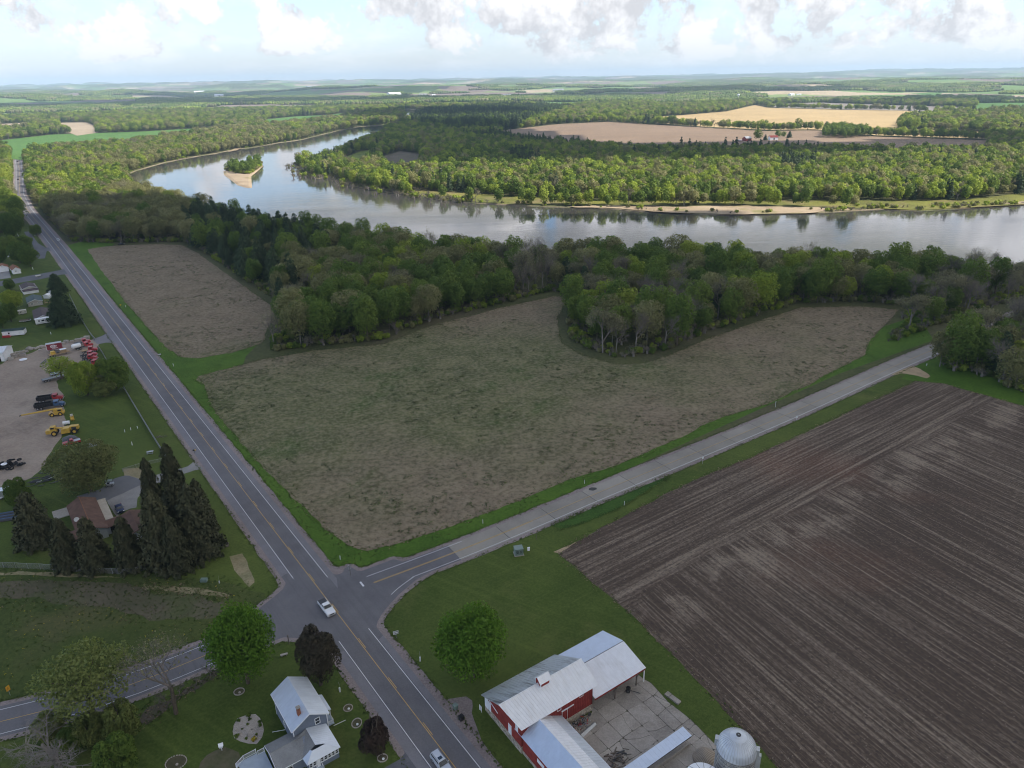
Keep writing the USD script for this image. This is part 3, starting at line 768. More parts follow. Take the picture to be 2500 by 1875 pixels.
def unit(v):
    return v / (np.linalg.norm(v, axis=-1, keepdims=True) + 1e-9)


def leaves(pos, out, size, r, flat=0.55, aspect=1.0):
    """Leaf clumps: bent four-cornered scraps at pos, facing roughly out; their shading follows the crown's round form."""
    n = len(pos)
    nm = unit(out * flat + unit(r.normal(size=(n, 3))) * (1 - flat) * 1.3)
    nm *= np.where((nm * out).sum(1) < 0, -1.0, 1.0)[:, None]
    a = unit(np.cross(nm, unit(r.normal(size=(n, 3)))))
    b = np.cross(nm, a)
    s = size * r.uniform(0.55, 1.35, (n, 1))
    c = lambda u, w, k: pos + a * s * u * r.uniform(0.7, 1.2, (n, 1)) * aspect + b * s * w * r.uniform(0.7, 1.2, (n, 1)) + nm * s * k
    v = np.stack([c(-0.5, -0.15, -0.08), c(0.05, -0.55, 0.1), c(0.55, 0.1, -0.08), c(-0.05, 0.5, 0.12)], 1)
    i = np.arange(n)[:, None] * 4
    f = np.vstack([i + [0, 1, 2], i + [0, 2, 3]])
    nn = unit(out * 0.75 + nm * 0.45)
    return v.reshape(-1, 3), f, np.repeat(nn, 4, 0)


def broad_crown(r, n, size, R, H, z0, lobes=16, gap=0.25, top=0.6, low=0.35):
    """Points over many overlapping lobes that together make an uneven round crown of radius R between z0 and H."""
    zc, hh = (z0 + H) / 2, (H - z0) / 2
    C, Q = [], []
    for k in range(lobes):
        th = k * 2.39996 + r.uniform(-0.4, 0.4)
        w = (k + 0.5) / lobes
        zz = -1 + 2 * w ** 0.85
        rad = math.sqrt(max(0, 1 - (zz * 0.92) ** 2)) * (1.0 if zz > -0.3 else 0.85)
        f = r.uniform(0.50, 0.74)
        C.append((R * f * rad * math.cos(th), R * f * rad * math.sin(th), zc + hh * zz * 0.66))
        Q.append(r.uniform(0.30, 0.47) * (1.1 - 0.25 * w))
    C, Q = np.array(C), np.array(Q)
    k = r.choice(lobes, n, p=Q ** 2 / (Q ** 2).sum())
    d = unit(r.normal(size=(n, 3)))
    d[:, 2] = np.where((d[:, 2] < -0.25) & (r.random(n) < 0.6), -d[:, 2], d[:, 2])
    fr = 1 - gap * r.random(n) ** 1.6
    rad = Q[k][:, None] * np.array([R, R, hh * 1.0]) * fr[:, None]
    rad[:, 2] = np.minimum(rad[:, 2], R * Q[k] * 1.15)
    p = C[k] + d * rad
    p += r.normal(size=(n, 3)) * size * 0.22
    cen = np.array([0, 0, zc - hh * 0.25])
    out = unit(unit(p - cen) * 0.55 + d * 0.6)
    return p, out


def branching(r, base, H, R, levels=4, kids=(3, 5), r0=0.26, upright=0.55, sides=3, fork=0.35):
    """Trunk and limbs as tapering tubes; returns (tubes, twig tips)."""
    out, tips = [], []

    def grow(p, d, ln, rad, lev):
        q = p + d * ln
        out.append(tube(p, q, rad, rad * 0.66, 6 if lev == 0 else (4 if lev == 1 else sides)))
        if lev == levels:
            tips.append(q); return
        for _ in range(r.integers(*kids)):
            nd = unit(d * 0.75 + unit(r.normal(size=3)) * 0.75 + np.array([0, 0, upright * 0.35]))
            s = p + (q - p) * r.uniform(0.45, 1.0)
            grow(s, nd, ln * r.uniform(0.55, 0.8), rad * 0.52, lev + 1)

    grow(np.array(base, float), unit(np.array([r.normal() * 0.05, r.normal() * 0.05, 1.0])), H * fork, r0, 0)
    v, f = join(out)
    s = np.array([R / max(1e-6, np.percentile(np.abs(v[:, :2]), 97))] * 2 + [H / max(1e-6, v[:, 2].max())])
    return (v * s, f), np.array(tips) * s


M_bark = plain("bark", (0.12, 0.098, 0.078), 0.9, 0.1, var=0.3, scale=2.0)
M_bark_pale = plain("pale_bark", (0.20, 0.185, 0.165), 0.9, 0.1, var=0.25, scale=2.0)
M_twig = leaf_mat("bare_twigs", (0.11, 0.096, 0.085), (0.145, 0.126, 0.11), (0.19, 0.165, 0.145), 0.0)
M_oak = leaf_mat("oak_leaf", (0.138, 0.146, 0.054), (0.190, 0.196, 0.075), (0.262, 0.258, 0.118))
M_green = leaf_mat("green_leaf", (0.066, 0.122, 0.021), (0.104, 0.170, 0.026), (0.158, 0.222, 0.036))
M_bright = leaf_mat("spring_leaf", (0.165, 0.245, 0.022), (0.230, 0.312, 0.032), (0.292, 0.345, 0.055))
M_pine = leaf_mat("pine_needle", (0.034, 0.062, 0.028), (0.048, 0.080, 0.035), (0.066, 0.098, 0.042), 0.2)
M_spruce = leaf_mat("cedar_needle", (0.058, 0.064, 0.030), (0.074, 0.079, 0.038), (0.096, 0.098, 0.048), 0.18)
M_buds = leaf_mat("opening_buds", (0.145, 0.148, 0.080), (0.185, 0.182, 0.10), (0.235, 0.225, 0.135))
M_maple = leaf_mat("maple_leaf", (0.082, 0.172, 0.012), (0.094, 0.190, 0.013), (0.106, 0.208, 0.015))
M_purple = leaf_mat("purple_leaf", (0.036, 0.032, 0.020), (0.048, 0.041, 0.025), (0.060, 0.050, 0.030), 0.1)
M_plum = leaf_mat("plum_leaf", (0.050, 0.034, 0.027), (0.062, 0.042, 0.033), (0.072, 0.050, 0.038), 0.1)
M_willow = leaf_mat("willow_leaf", (0.135, 0.15, 0.052), (0.15, 0.165, 0.058), (0.165, 0.18, 0.065))
M_olive = leaf_mat("olive_leaf", (0.165, 0.200, 0.055), (0.180, 0.216, 0.060), (0.195, 0.230, 0.068))
M_tuft = leaf_mat("weed_leaf", (0.034, 0.056, 0.016), (0.055, 0.084, 0.022), (0.095, 0.115, 0.034), 0.1)

KINDS = stage.CreateClassPrim("/World/tree_kinds")
VARIANTS = {}


def kind(name):
    n = len(VARIANTS.setdefault(name, []))
    p = f"/World/tree_kinds/{name}_{n + 1:03d}"
    UsdGeom.Xform.Define(stage, p)
    VARIANTS[name].append(p)
    return p


def trunk_mesh(r, H, z0, R, r0=0.28):
    ps = [tube((0, 0, -0.2), (r.normal() * 0.2, r.normal() * 0.2, z0 + (H - z0) * 0.45), r0, r0 * 0.55, 6)]
    for k in range(5):
        th = r.uniform(0, 6.28); s = r.uniform(0.55, 0.95) * (z0 + (H - z0) * 0.4)
        ps.append(tube((0, 0, s), (R * 0.6 * math.cos(th), R * 0.6 * math.sin(th), s + r.uniform(1.5, 3.5)), r0 * 0.45, r0 * 0.15, 4))
    return join(ps)


def broad_kind(name, mat, seed, n, size, R, H, z0, bark=None, lobes=16, gap=0.25, with_trunk=True, flat=0.55):
    r = np.random.default_rng(seed)
    p = kind(name)
    if with_trunk:
        usdkit.mesh(stage, p + "/trunk", trunk_mesh(r, H, z0, R), bark or M_bark)
    pos, out = broad_crown(r, n, size, R, H, z0, lobes, gap)
    normals_mesh(p + "/crown", *leaves(pos, out, size, r, flat), mat)
    return p


def bare_kind(name, seed, H, R, levels, kids, buds=0, size=0.5, mat=None, r0=0.3, bark=None, bmat=None):
    r = np.random.default_rng(seed)
    p = kind(name)
    (v, f), tips = branching(r, (0, 0, -0.2), H, R, levels, kids, r0)
    ntr = 12
    usdkit.mesh(stage, p + "/trunk", (v[:12], f[:12]), bark or M_bark_pale)
    usdkit.mesh(stage, p + "/branches", (v[12:], f[12:] - 12), mat or M_twig)
    if buds:
        k = r.integers(0, len(tips), buds)
        pos = tips[k] + r.normal(size=(buds, 3)) * 0.6
        out = unit(pos - np.array([0, 0, H * 0.5]))
        normals_mesh(p + "/crown", *leaves(pos, out, size, r, 0.3), bmat or M_buds)
    return p


def pine_kind(name, mat, seed, n, size, R, H, z0, droop=0.25, bark=None, trunk=True, full=0.8):
    r = np.random.default_rng(seed)
    p = kind(name)
    if trunk:
        usdkit.mesh(stage, p + "/trunk", tube((0, 0, -0.2), (0, 0, H * 0.96), 0.24, 0.04, 6), bark or M_bark)
    t = 1 - np.sqrt(r.random(n))                                   # more needles low down
    th = r.uniform(0, 2 * math.pi, n)
    nb = 7
    layer = np.floor(t * 11)
    ang = th + 0.35 * np.sin(nb * th + layer * 1.7)                   # bunched into boughs
    fr = r.random(n) ** 0.45
    prof = (1 - t ** 1.15) ** full * (0.78 + 0.34 * np.sin(nb * th + layer * 1.7) * (1 - 0.6 * t)) + 0.05
    rad = R * prof * fr
    z = z0 + (H - z0) * (t + 0.035 * (layer % 2)) - droop * rad * 0.5 + 0.45 * (1 - fr) * R * 0.35
    pos = np.column_stack([rad * np.cos(ang), rad * np.sin(ang), z])
    out = unit(np.column_stack([np.cos(ang), np.sin(ang), np.full(n, 0.55)]))
    normals_mesh(p + "/crown", *leaves(pos, out, size, r, 0.45, 1.3), mat)
    return p


# woodland trees, seen from 200 to 700 m
for s in range(4):
    broad_kind("oak_tree", M_oak, 100 + s, 3400, 0.66, (7.2, 8.4, 6.4, 7.8)[s], (18.5, 20.5, 17, 19.5)[s], 3.2, M_bark_pale, 26, 0.34)
    broad_kind("leafy_tree", M_green, 120 + s, 3500, 0.64, (6.0, 7.2, 5.4, 6.6)[s], (19, 21.5, 17.5, 22)[s], 2.0, None, 24, 0.3)
for s in range(3):
    broad_kind("spring_tree", M_bright, 140 + s, 3300, 0.64, (6.2, 7.2, 5.2)[s], (18, 20, 16)[s], 1.8, None, 24, 0.3)
    bare_kind("bare_tree", 160 + s, (19, 17.5, 20.5)[s], (6.2, 6.8, 5.6)[s], 5, (3, 6), 300 * s, 0.4)
    pine_kind("pine_tree", M_pine, 180 + s, 3000, 0.62, (4.8, 5.4, 5.0)[s], (18, 20, 19)[s], 2.0, full=0.55)
for s in range(2):
    bare_kind("budding_tree", 200 + s, (18, 20)[s], (6.2, 7.0)[s], 5, (3, 5), 2200, 0.5)
for s in range(3):
    broad_kind("shrub", (M_green, M_oak, M_bright)[s], 220 + s, 380, 0.5, 1.7, 3.0, 0.1, None, 8, 0.3, with_trunk=False)
bare_kind("thicket", 226, 3.2, 1.7, 4, (3, 5), 60, 0.3)
# middle distance
for s in range(3):
    broad_kind("mid_oak", M_oak, 300 + s, 620, 1.25, (6.0, 5.2, 6.6)[s], (16, 14, 17.5)[s], 2.5, None, 14, 0.2, with_trunk=False)
    broad_kind("mid_green", M_green, 310 + s, 620, 1.2, (5.2, 4.6, 5.8)[s], (17, 14.5, 19)[s], 1.5, None, 14, 0.2, with_trunk=False)
    broad_kind("mid_spring", M_bright, 320 + s, 620, 1.25, (5.4, 4.8, 6.0)[s], (16, 14, 18)[s], 1.5, None, 14, 0.2, with_trunk=False)
for s in range(2):
    pine_kind("mid_pine", M_pine, 330 + s, 520, 1.35, (3.9, 4.6)[s], (18, 21)[s], 1.0, trunk=False)
    bare_kind("mid_bare", 340 + s, (15, 17)[s], (5.0, 5.6)[s], 4, (3, 6), 150, 0.8, r0=0.4)
    broad_kind("bank_bush", (M_oak, M_bright)[s], 350 + s, 180, 0.9, 2.4, 3.6, 0.0, None, 8, 0.3, with_trunk=False)


# ------------------------------------------------------------------ where the woods stand
def scatter(poly, step, seed, jitter=0.42):
    r = np.random.default_rng(seed)
    x0, y0, x1, y1 = poly.bounds
    gx, gy = np.meshgrid(np.arange(x0, x1, step), np.arange(y0, y1, step * 0.9))
    gx[1::2] += step / 2
    p = np.column_stack([gx.ravel(), gy.ravel()]) + r.uniform(-jitter, jitter, (gx.size, 2)) * step
    return p[shapely.contains_xy(poly, p[:, 0], p[:, 1])]


def in_view(p, top=17.0, pad=120):
    q = np.column_stack([p, np.full(len(p), top)]); b = np.column_stack([p, np.zeros(len(p))])
    A, B = proj(q), proj(b)
    return (p[:, 1] > 20) & (A[:, 0] > -pad) & (A[:, 0] < PW + pad) & (A[:, 1] < PH + pad) & (B[:, 1] > -pad)


def px_zone(pts, z=12.0):
    return Polygon(ats(pts, z)).buffer(0)


wood_front = [(96, 530), (170, 592), (260, 595), (440, 592), (482, 612), (524, 642), (625, 712), (682, 750), (670, 800), (654, 838), (644, 866), (767, 850), (937, 836), (1050, 790), (1250, 740), (1345, 716), (1388, 722), (1376, 775), (1378, 826),
              (1424, 858), (1505, 882), (1576, 878), (1632, 860), (1731, 818), (1875, 768), (1960, 744), (2100, 742), (2200, 748), (2185, 780), (2150, 835), (2190, 842), (2280, 806), (2340, 785), (2420, 760), (2520, 722), (2750, 640)]
wood_poly = Polygon(np.vstack([ats(wood_front), [(900, 395), (520, 455)], near_bank + np.array([0, -6.0])])).buffer(0).buffer(-2.5)
road_clear = unary_union([hw_gravel.buffer(3.5), sr_gravel.buffer(2.5)])
wood_poly = wood_poly.difference(road_clear)
wood_right = Polygon(ats([(2285, 895), (2330, 868), (2400, 836), (2500, 795), (2750, 700), (2900, 1010), (2500, 962), (2380, 915), (2300, 905)])).buffer(0).difference(sr_gravel.buffer(3))
Z_PINE = px_zone([(440, 520), (500, 490), (620, 515), (760, 556), (860, 585), (800, 622), (700, 610), (690, 660), (650, 690), (560, 640), (480, 590)])
Z_PINE2 = px_zone([(600, 600), (680, 610), (720, 660), (700, 730), (640, 720)])
Z_OAK = px_zone([(80, 470), (340, 430), (480, 480), (470, 545), (430, 590), (200, 600), (110, 560)])
Z_BARE = [px_zone(q) for q in ([(2180, 760), (2200, 680), (2330, 640), (2520, 625), (2700, 640), (2700, 800), (2400, 810), (2300, 790), (2230, 830)], [(1250, 605), (1345, 610), (1355, 700), (1300, 735), (1240, 720)],
                               [(1430, 795), (1560, 760), (1585, 880), (1450, 895), (1390, 840)], [(1590, 690), (1660, 680), (1690, 770), (1600, 800)], [(1350, 790), (1420, 830), (1420, 890), (1370, 860)], [(1440, 640), (1540, 635), (1530, 690), (1450, 700)])]
MIXES = {"pine": (("pine_tree", .78), ("leafy_tree", .17), ("oak_tree", .05)), "oak": (("oak_tree", .72), ("budding_tree", .12), ("spring_tree", .08), ("leafy_tree", .08)),
         "bare": (("bare_tree", .66), ("budding_tree", .14), ("leafy_tree", .2)), "mix": (("leafy_tree", .46), ("oak_tree", .19), ("spring_tree", .10), ("bare_tree", .10), ("budding_tree", .09), ("pine_tree", .06)),
         "pinemix": (("pine_tree", .5), ("leafy_tree", .35), ("oak_tree", .15)), "point": (("leafy_tree", .42), ("spring_tree", .25), ("oak_tree", .2), ("bare_tree", .13)), "right": (("leafy_tree", .42), ("bare_tree", .42), ("budding_tree", .16)), "left": (("leafy_tree", .4), ("spring_tree", .4), ("oak_tree", .2))}


def zone_of(x, y):
    p = Point(x, y)
    if Z_PINE.contains(p): return "pine"
    if Z_PINE2.contains(p): return "pinemix"
    if Z_OAK.contains(p): return "oak"
    if any(z.contains(p) for z in Z_BARE): return "bare"
    return "mix"


pts = np.vstack([scatter(wood_poly, 9.7, 17), scatter(wood_right, 8.8, 18)])
edge_d = shapely.distance(shapely.points(pts), wood_poly.exterior if wood_poly.geom_type == "Polygon" else wood_poly.boundary)
left_wood = Polygon(ats([(-300, 470), (0, 372), (28, 374), (34, 410), (36, 450), (44, 490), (60, 535), (70, 560), (30, 560), (-60, 600), (-300, 650)])).buffer(0).difference(hw_gravel.buffer(3))
pts = np.vstack([pts, scatter(left_wood, 8.5, 83)])
pts = pts[in_view(pts)]
pick_r = np.random.default_rng(23)
clumpn = meshkit.noise(np.column_stack([pts / 22.0, np.zeros(len(pts))]), 4)
plan = []
for (x, y), cn in zip(pts, clumpn):
    z = zone_of(x, y)
    if z == "mix" and x > 210 and y < 330: z = "right"
    if left_wood.contains(Point(x, y)): z = "left"
    names, ws = zip(*MIXES[z])
    u = (0.55 * pick_r.random() + 0.45 * np.clip((cn - 0.2) / 0.6, 0, 1)) if z == "mix" else pick_r.random()
    name = names[int(np.searchsorted(np.cumsum(ws), min(u, 0.999) * sum(ws)))]
    plan.append((math.hypot(x, y), name, x, y, z))
plan.sort()


def where_of(x, y, z):
    """A place a viewer can find."""
    P = Point(x, y)
    if z == "left":
        return "in the wood left of the far highway"
    if z == "right" and not wood_poly.contains(P):
        return "in the wood below the concrete road's right end"
    px = proj([(x, y, 0)])[0][0]
    e = wood_edge.distance(P)
    river = LineString(near_bank).distance(P) < 26
    if z == "pine":
        return "in the dark pine stand, " + ("field side" if px < 600 else "river side" if river else "inner part")
    if z == "oak":
        return "in the pale oak wood right of the highway, " + ("front edge" if e < 12 else "river side" if river else "inner part")
    third = "left" if px < 980 else "middle" if px < 1560 else "right"
    if river:
        return f"on the near river bank's edge, {third} stretch"
    if e < 11:
        if 1360 < px < 1640 and y < 330: return "around the wood's round point in the big stubble field"
        if px < 760: return "around the wood's left tip between the stubble fields"
        return f"at the wood's front edge, {third} stretch"
    return f"inside the near river wood, {third} part"


wood_edge = LineString(ats(wood_front))
LOOK = {"oak_tree": "olive tan oak", "leafy_tree": "mid green leafy tree", "spring_tree": "yellow green tree", "bare_tree": "leafless grey tree", "pine_tree": "dark green pine", "budding_tree": "brownish budding tree"}
count, rest = {}, []
pr = np.random.default_rng(31)


def tree_copy(name, kname, x, y, rot, sc, label, group, variant=None, z=0.0):
    v = VARIANTS[kname]
    src = v[(variant if variant is not None else int(pr.integers(len(v)))) % len(v)]
    t = thing(name, label, "tree", (x, y, z), rot, group, sc)
    t.GetReferences().AddInternalReference(src); t.SetInstanceable(True)
    return t


for d, name, x, y, z in plan:
    sc = pr.uniform(0.72, 1.12) * np.array([pr.uniform(0.92, 1.1), pr.uniform(0.92, 1.1), pr.uniform(0.9, 1.08)])
    rot = pr.uniform(0, 6.28)
    if count.get(name, 0) < 290:
        count[name] = count.get(name, 0) + 1
        w = where_of(x, y, z)
        size = "tall " if sc[2] > 1.06 else "small " if sc[2] < 0.84 else ""
        tree_copy(name, name, x, y, rot, sc, size + LOOK[name] + " " + w, size + LOOK[name] + "s " + w)
    else:
        rest.append((name, x, y, rot, sc))


def instancer(name, items, label, cat=None):
    """items: (kind, x, y, z, rot, scale3); one object of countless plants."""
    path = path_of("/World", name)
    pi = UsdGeom.PointInstancer.Define(stage, path)
    protos, idx = [], []
    order = {}
    r = np.random.default_rng(len(items))
    for it in items:
        v = VARIANTS[it[0]]; src = v[int(r.integers(len(v)))]
        if src not in order:
            order[src] = len(order)
            q = UsdGeom.Xform.Define(stage, f"{path}/{src.split('/')[-1]}")
            q.GetPrim().GetReferences().AddInternalReference(src)
            protos.append(q.GetPath())
        idx.append(order[src])
    pi.CreatePrototypesRel().SetTargets(protos)
    pi.CreateProtoIndicesAttr(Vt.IntArray(idx))
    pi.CreatePositionsAttr(Vt.Vec3fArray.FromNumpy(np.array([it[1:4] for it in items], np.float32)))
    a = np.array([it[4] for it in items]) / 2
    q = np.column_stack([np.zeros(len(a)), np.zeros(len(a)), np.sin(a), np.cos(a)]).astype(np.float16)
    pi.CreateOrientationsAttr(Vt.QuathArray.FromNumpy(q))
    pi.CreateScalesAttr(Vt.Vec3fArray.FromNumpy(np.array([np.ones(3) * it[5] for it in items], np.float32)))
    return tag(pi, label, cat, kind="stuff")


if rest:
    instancer("woodland", [(n, x, y, 0.0, ro, sc) for n, x, y, ro, sc in rest], "dense mixed woodland of the near river bank behind its front trees", "woodland")
# undergrowth along the wood's edges
ug = []
er = np.random.default_rng(41)
for P in (wood_poly, wood_right):
    rim = P.difference(P.buffer(-7))
    for x, y in scatter(rim, 2.6, 43, 0.5):
        if er.random() < 0.75:
            ug.append((["shrub", "shrub", "thicket"][er.integers(3)], x, y, -0.1, er.uniform(0, 6.28), er.uniform(0.5, 1.25)))
    for x, y in scatter(P, 8.0, 44, 0.5):
        ug.append((["shrub", "thicket"][er.integers(2)], x, y, -0.1, er.uniform(0, 6.28), er.uniform(0.7, 1.3)))
p_ = np.array([u[1:3] for u in ug]); vis = in_view(p_, 3.0)
instancer("undergrowth", [u for u, o in zip(ug, vis) if o], "low bushes and saplings at the foot of the wood", "undergrowth")

# weeds in the stubble
r = np.random.default_rng(47)
wp = kind("weed_tuft")
pos = np.column_stack([r.normal(size=(22, 2)) * 0.33, r.uniform(0.03, 0.22, 22)])
normals_mesh(wp + "/leaves", *leaves(pos, unit(pos * 0.3 + [0, 0, 0.6]), 0.24, r, 0.4), M_tuft)
weeds = []
for P, st in ((stub1, 1.7), (stub2, 2.2)):
    w = scatter(P.buffer(-1.5), st, 48, 0.5)
    d1 = meshkit.fbm(np.column_stack([w / 30, np.zeros(len(w))]), 4, 60)
    d2 = meshkit.fbm(np.column_stack([w / 6, np.zeros(len(w))]), 2, 61)
    ok = (r.random(len(w)) < np.clip((d1 - 0.44) * 2.6, 0.05, 0.55)) & (d2 > 0.42)
    for x, y in w[ok]:
        weeds.append(("weed_tuft", x, y, 0.02, r.uniform(0, 6.28), r.uniform(0.35, 1.25) * np.array([1.2, 1.2, 0.9])))
instancer("weeds", weeds, "dark green weed tufts scattered over the stubble fields", "weeds")

# ------------------------------------------------------------------ far bank and the valley beyond
near_cut = Polygon(np.vstack([[(-3000, -600)], ats([(-400, 520), (0, 372)]), ats([(30, 372), (38, 420), (40, 470), (62, 520), (96, 528)]), [tuple(p) for p in near_bank[::-1]], [(900, 395), (1500, 250), (1500, -600)]])).buffer(0)
sector = Polygon([(0, 0)] + [(R_FLAT * math.sin(a), R_FLAT * math.cos(a)) for a in np.radians(np.linspace(-39, 39, 60))])
opened = unary_union([river_poly.buffer(1.5), near_cut, unary_union(far_open).buffer(1.0), marsh.buffer(-3), sand, hw_gravel.buffer(4)])
far_wood = sector.difference(opened)
inner = far_wood.intersection(Point(0, 0).buffer(1750))
outer = far_wood.difference(Point(0, 0).buffer(1750))
fr = np.random.default_rng(53)
gaps = [px_zone(q, 0) for q in ([(30, 400), (37, 392), (37, 430), (22, 440), (18, 420)],)]
PINE_FAR = [px_zone(q, 8) for q in ([(1130, 330), (1300, 350), (1700, 362), (2000, 364), (2000, 352), (1500, 345), (1250, 325)], [(1010, 272), (1250, 255), (1400, 262), (1250, 312), (1100, 318), (1000, 300)], [(1900, 390), (1990, 385), (1990, 410), (1900, 412)], [(1240, 370), (1300, 372), (1300, 400), (1250, 398)])]
OAKY = [px_zone(q, 8) for q in ([(100, 350), (700, 290), (900, 270), (800, 330), (400, 400), (200, 420)],)]


def far_trees(poly, step, seed, big=1.0):
    p = scatter(poly, step, seed)
    p = p[in_view(p, 17, 60)]
    for gp in gaps:
        p = p[~shapely.contains_xy(gp, p[:, 0], p[:, 1])]
    q = np.column_stack([p, np.zeros(len(p))])
    a, b, c = meshkit.fbm(q / 120, 3, 71), meshkit.fbm(q / 45, 2, 72), meshkit.fbm(q / 300, 3, 73)
    pine = np.zeros(len(p), bool)
    for z in PINE_FAR: pine |= shapely.contains_xy(z, p[:, 0], p[:, 1])
    oaky = np.zeros(len(p), bool)
    for z in OAKY: oaky |= shapely.contains_xy(z, p[:, 0], p[:, 1])
    out = []
    for (x, y), u, w, c_, ip, io in zip(p, a, b, c, pine, oaky):
        k = fr.random() * 0.6 + u * 0.4
        if ip: n = "mid_pine" if fr.random() < 0.75 else "mid_green"
        elif io: n = ("mid_oak" if k < 0.52 else "mid_spring" if k < 0.62 else "mid_green" if k < 0.78 else "mid_bare") if c_ < 2 else "mid_oak"
        else: n = "mid_spring" if k < 0.38 else "mid_oak" if k < 0.52 else "mid_green" if k < 0.72 else "mid_bare" if k < 0.76 else "mid_pine" if w > 0.6 else "mid_spring"
        s = fr.uniform(0.72, 1.12) * big
        out.append((n, x, y, -0.2, fr.uniform(0, 6.28), np.array([s, s * fr.uniform(0.9, 1.1), s * fr.uniform(0.85, 1.12) / big ** 0.6])))
    return out


ft_in = far_trees(inner, 8.3, 81)
instancer("far_bank_woodland", ft_in, "sunlit spring woodland covering the far bank of the river", "woodland")
ft_out = far_trees(outer, 13.5, 82, 1.55)
instancer("valley_woodland", ft_out, "woods spreading over the valley beyond the river", "woodland")
bb = []
for line, n_, w_ in ((right_bank[:36], 620, 14), (right_bank[36:], 240, 16), (left_bank, 420, 9)):
    L = LineString(line)
    for k in range(n_):
        p = np.array(L.interpolate(fr.random(), normalized=True).coords[0]) + fr.normal(size=2) * w_ * 0.5
        if not river_poly.contains(Point(p)) and p[1] < 2200:
            bb.append(("bank_bush" if fr.random() < 0.7 else "thicket", p[0], p[1], -0.3, fr.uniform(0, 6.28), fr.uniform(0.4, 1.1)))
for k in range(420):
    L = LineString(right_bank[8:28]); p = np.array(L.interpolate(fr.random(), normalized=True).coords[0]) + fr.normal(size=2) * [9, 7]
    bb.append(("thicket" if fr.random() < 0.8 else "bank_bush", p[0], p[1], -0.6, fr.uniform(0, 6.28), fr.uniform(0.7, 1.7)))
instancer("bank_bushes", bb, "scrubby bushes along the water's edge", "bushes")
isl_wood = Polygon(ats([(549, 416), (562, 409), (600, 402), (625, 397), (639, 400), (636, 407), (612, 425), (580, 424)])).buffer(0)
ib = [(("mid_green" if fr.random() < 0.25 else "bank_bush"), x, y, 0.0, fr.uniform(0, 6.28), fr.uniform(0.45, 0.8) if fr.random() < 0.3 else fr.uniform(0.9, 1.5)) for x, y in scatter(isl_wood, 4.0, 85)]
ib = [(k, x, y, z, ro, s * (0.55 if k == "mid_green" else 1)) for k, x, y, z, ro, s in ib]
instancer("island_trees", ib, "green willows and bushes on the sandy river island", "bushes")

# far woods: groups of crowns on the hills
for s in range(4):
    r = np.random.default_rng(400 + s)
    p = kind("tree_group")
    vs = []
    for k in range(26):
        m = trimesh.creation.icosphere(0 if k % 3 else 1, 1.0)
        m.vertices *= r.uniform(0.85, 1.15, m.vertices.shape)
        m.vertices = m.vertices * np.array([r.uniform(6, 9), r.uniform(6, 9), r.uniform(5, 8)]) + np.array([r.normal() * 17, r.normal() * 17, r.uniform(6, 9)])
        vs.append((np.array(m.vertices), np.array(m.faces)))
    usdkit.mesh(stage, p + "/crowns", join(vs), (M_green, M_oak, M_green, M_bright)[s], smooth=True)
cr = np.random.default_rng(91)
n_ = 42000
rad = np.sqrt(cr.uniform(3480 ** 2, 9500 ** 2, n_)); az = cr.uniform(-0.66, 0.66, n_)
gx, gy = rad * np.sin(az), rad * np.cos(az)
w_ = wooded(gx, gy) > WOOD_AT + 0.004
gx, gy = gx[w_], gy[w_]
gz = hill(gx, gy)
fg = [("tree_group", x, y, z - 1.5, cr.uniform(0, 6.28), cr.uniform(0.75, 1.15) * np.array([1, 1, 1.15])) for x, y, z in zip(gx, gy, gz)]
instancer("hill_woodland", fg, "distant woods on the low hills towards the horizon", "woodland")
print("trees", count, len(rest), "inner", len(ft_in), "outer", len(ft_out), "groups", len(fg), "ug", len(ug), "weeds", len(weeds))

# ------------------------------------------------------------------ shape helpers for buildings and machines
def bx(x0, x1, y0, y1, z0, z1):
    m = trimesh.creation.box((abs(x1 - x0), abs(y1 - y0), abs(z1 - z0)))
    m.apply_translation(((x0 + x1) / 2, (y0 + y1) / 2, (z0 + z1) / 2))
    return m


def cat(*ms):
    return trimesh.util.concatenate([m if isinstance(m, trimesh.Trimesh) else trimesh.Trimesh(*m, process=False) for m in ms])


def rod(p0, p1, r, sides=6, r1=None):
    v, f = tube(p0, p1, r, r if r1 is None else r1, sides)
    k = len(v)
    c = np.vstack([v, [np.asarray(p0, float)], [np.asarray(p1, float)]])
    i = np.arange(sides); j = (i + 1) % sides
    f = np.vstack([f, np.column_stack([j, i, np.full(sides, k)]), np.column_stack([i + sides, j + sides, np.full(sides, k + 1)])])
    return trimesh.Trimesh(c, f, process=False)


def prism(profile, y0, y1, axis="y"):
    """A closed outline in x,z drawn out along y (or an outline in y,z along x)."""
    P = Polygon(profile)
    v, f = trimesh.creation.triangulate_polygon(P, engine="earcut")
    m = trimesh.creation.extrude_polygon(P, abs(y1 - y0), engine="earcut")
    w = np.array(m.vertices)
    m.vertices = np.column_stack([w[:, 0], w[:, 2] + min(y0, y1), w[:, 1]]) if axis == "y" else np.column_stack([w[:, 2] + min(y0, y1), w[:, 0], w[:, 1]])
    m.fix_normals()
    return m


def slab(q, th):
    """A flat four-cornered sheet with thickness below it."""
    q = np.asarray(q, float)
    n = np.cross(q[1] - q[0], q[3] - q[0]); n /= np.linalg.norm(n)
    if n[2] < 0: n = -n
    v = np.vstack([q, q - n * th])
    f = [[0, 1, 2], [0, 2, 3], [4, 6, 5], [4, 7, 6]] + sum([[[i, (i + 1) % 4, (i + 1) % 4 + 4], [i, (i + 1) % 4 + 4, i + 4]] for i in range(4)], [])
    m = trimesh.Trimesh(v, np.array(f), process=False); m.fix_normals()
    return m


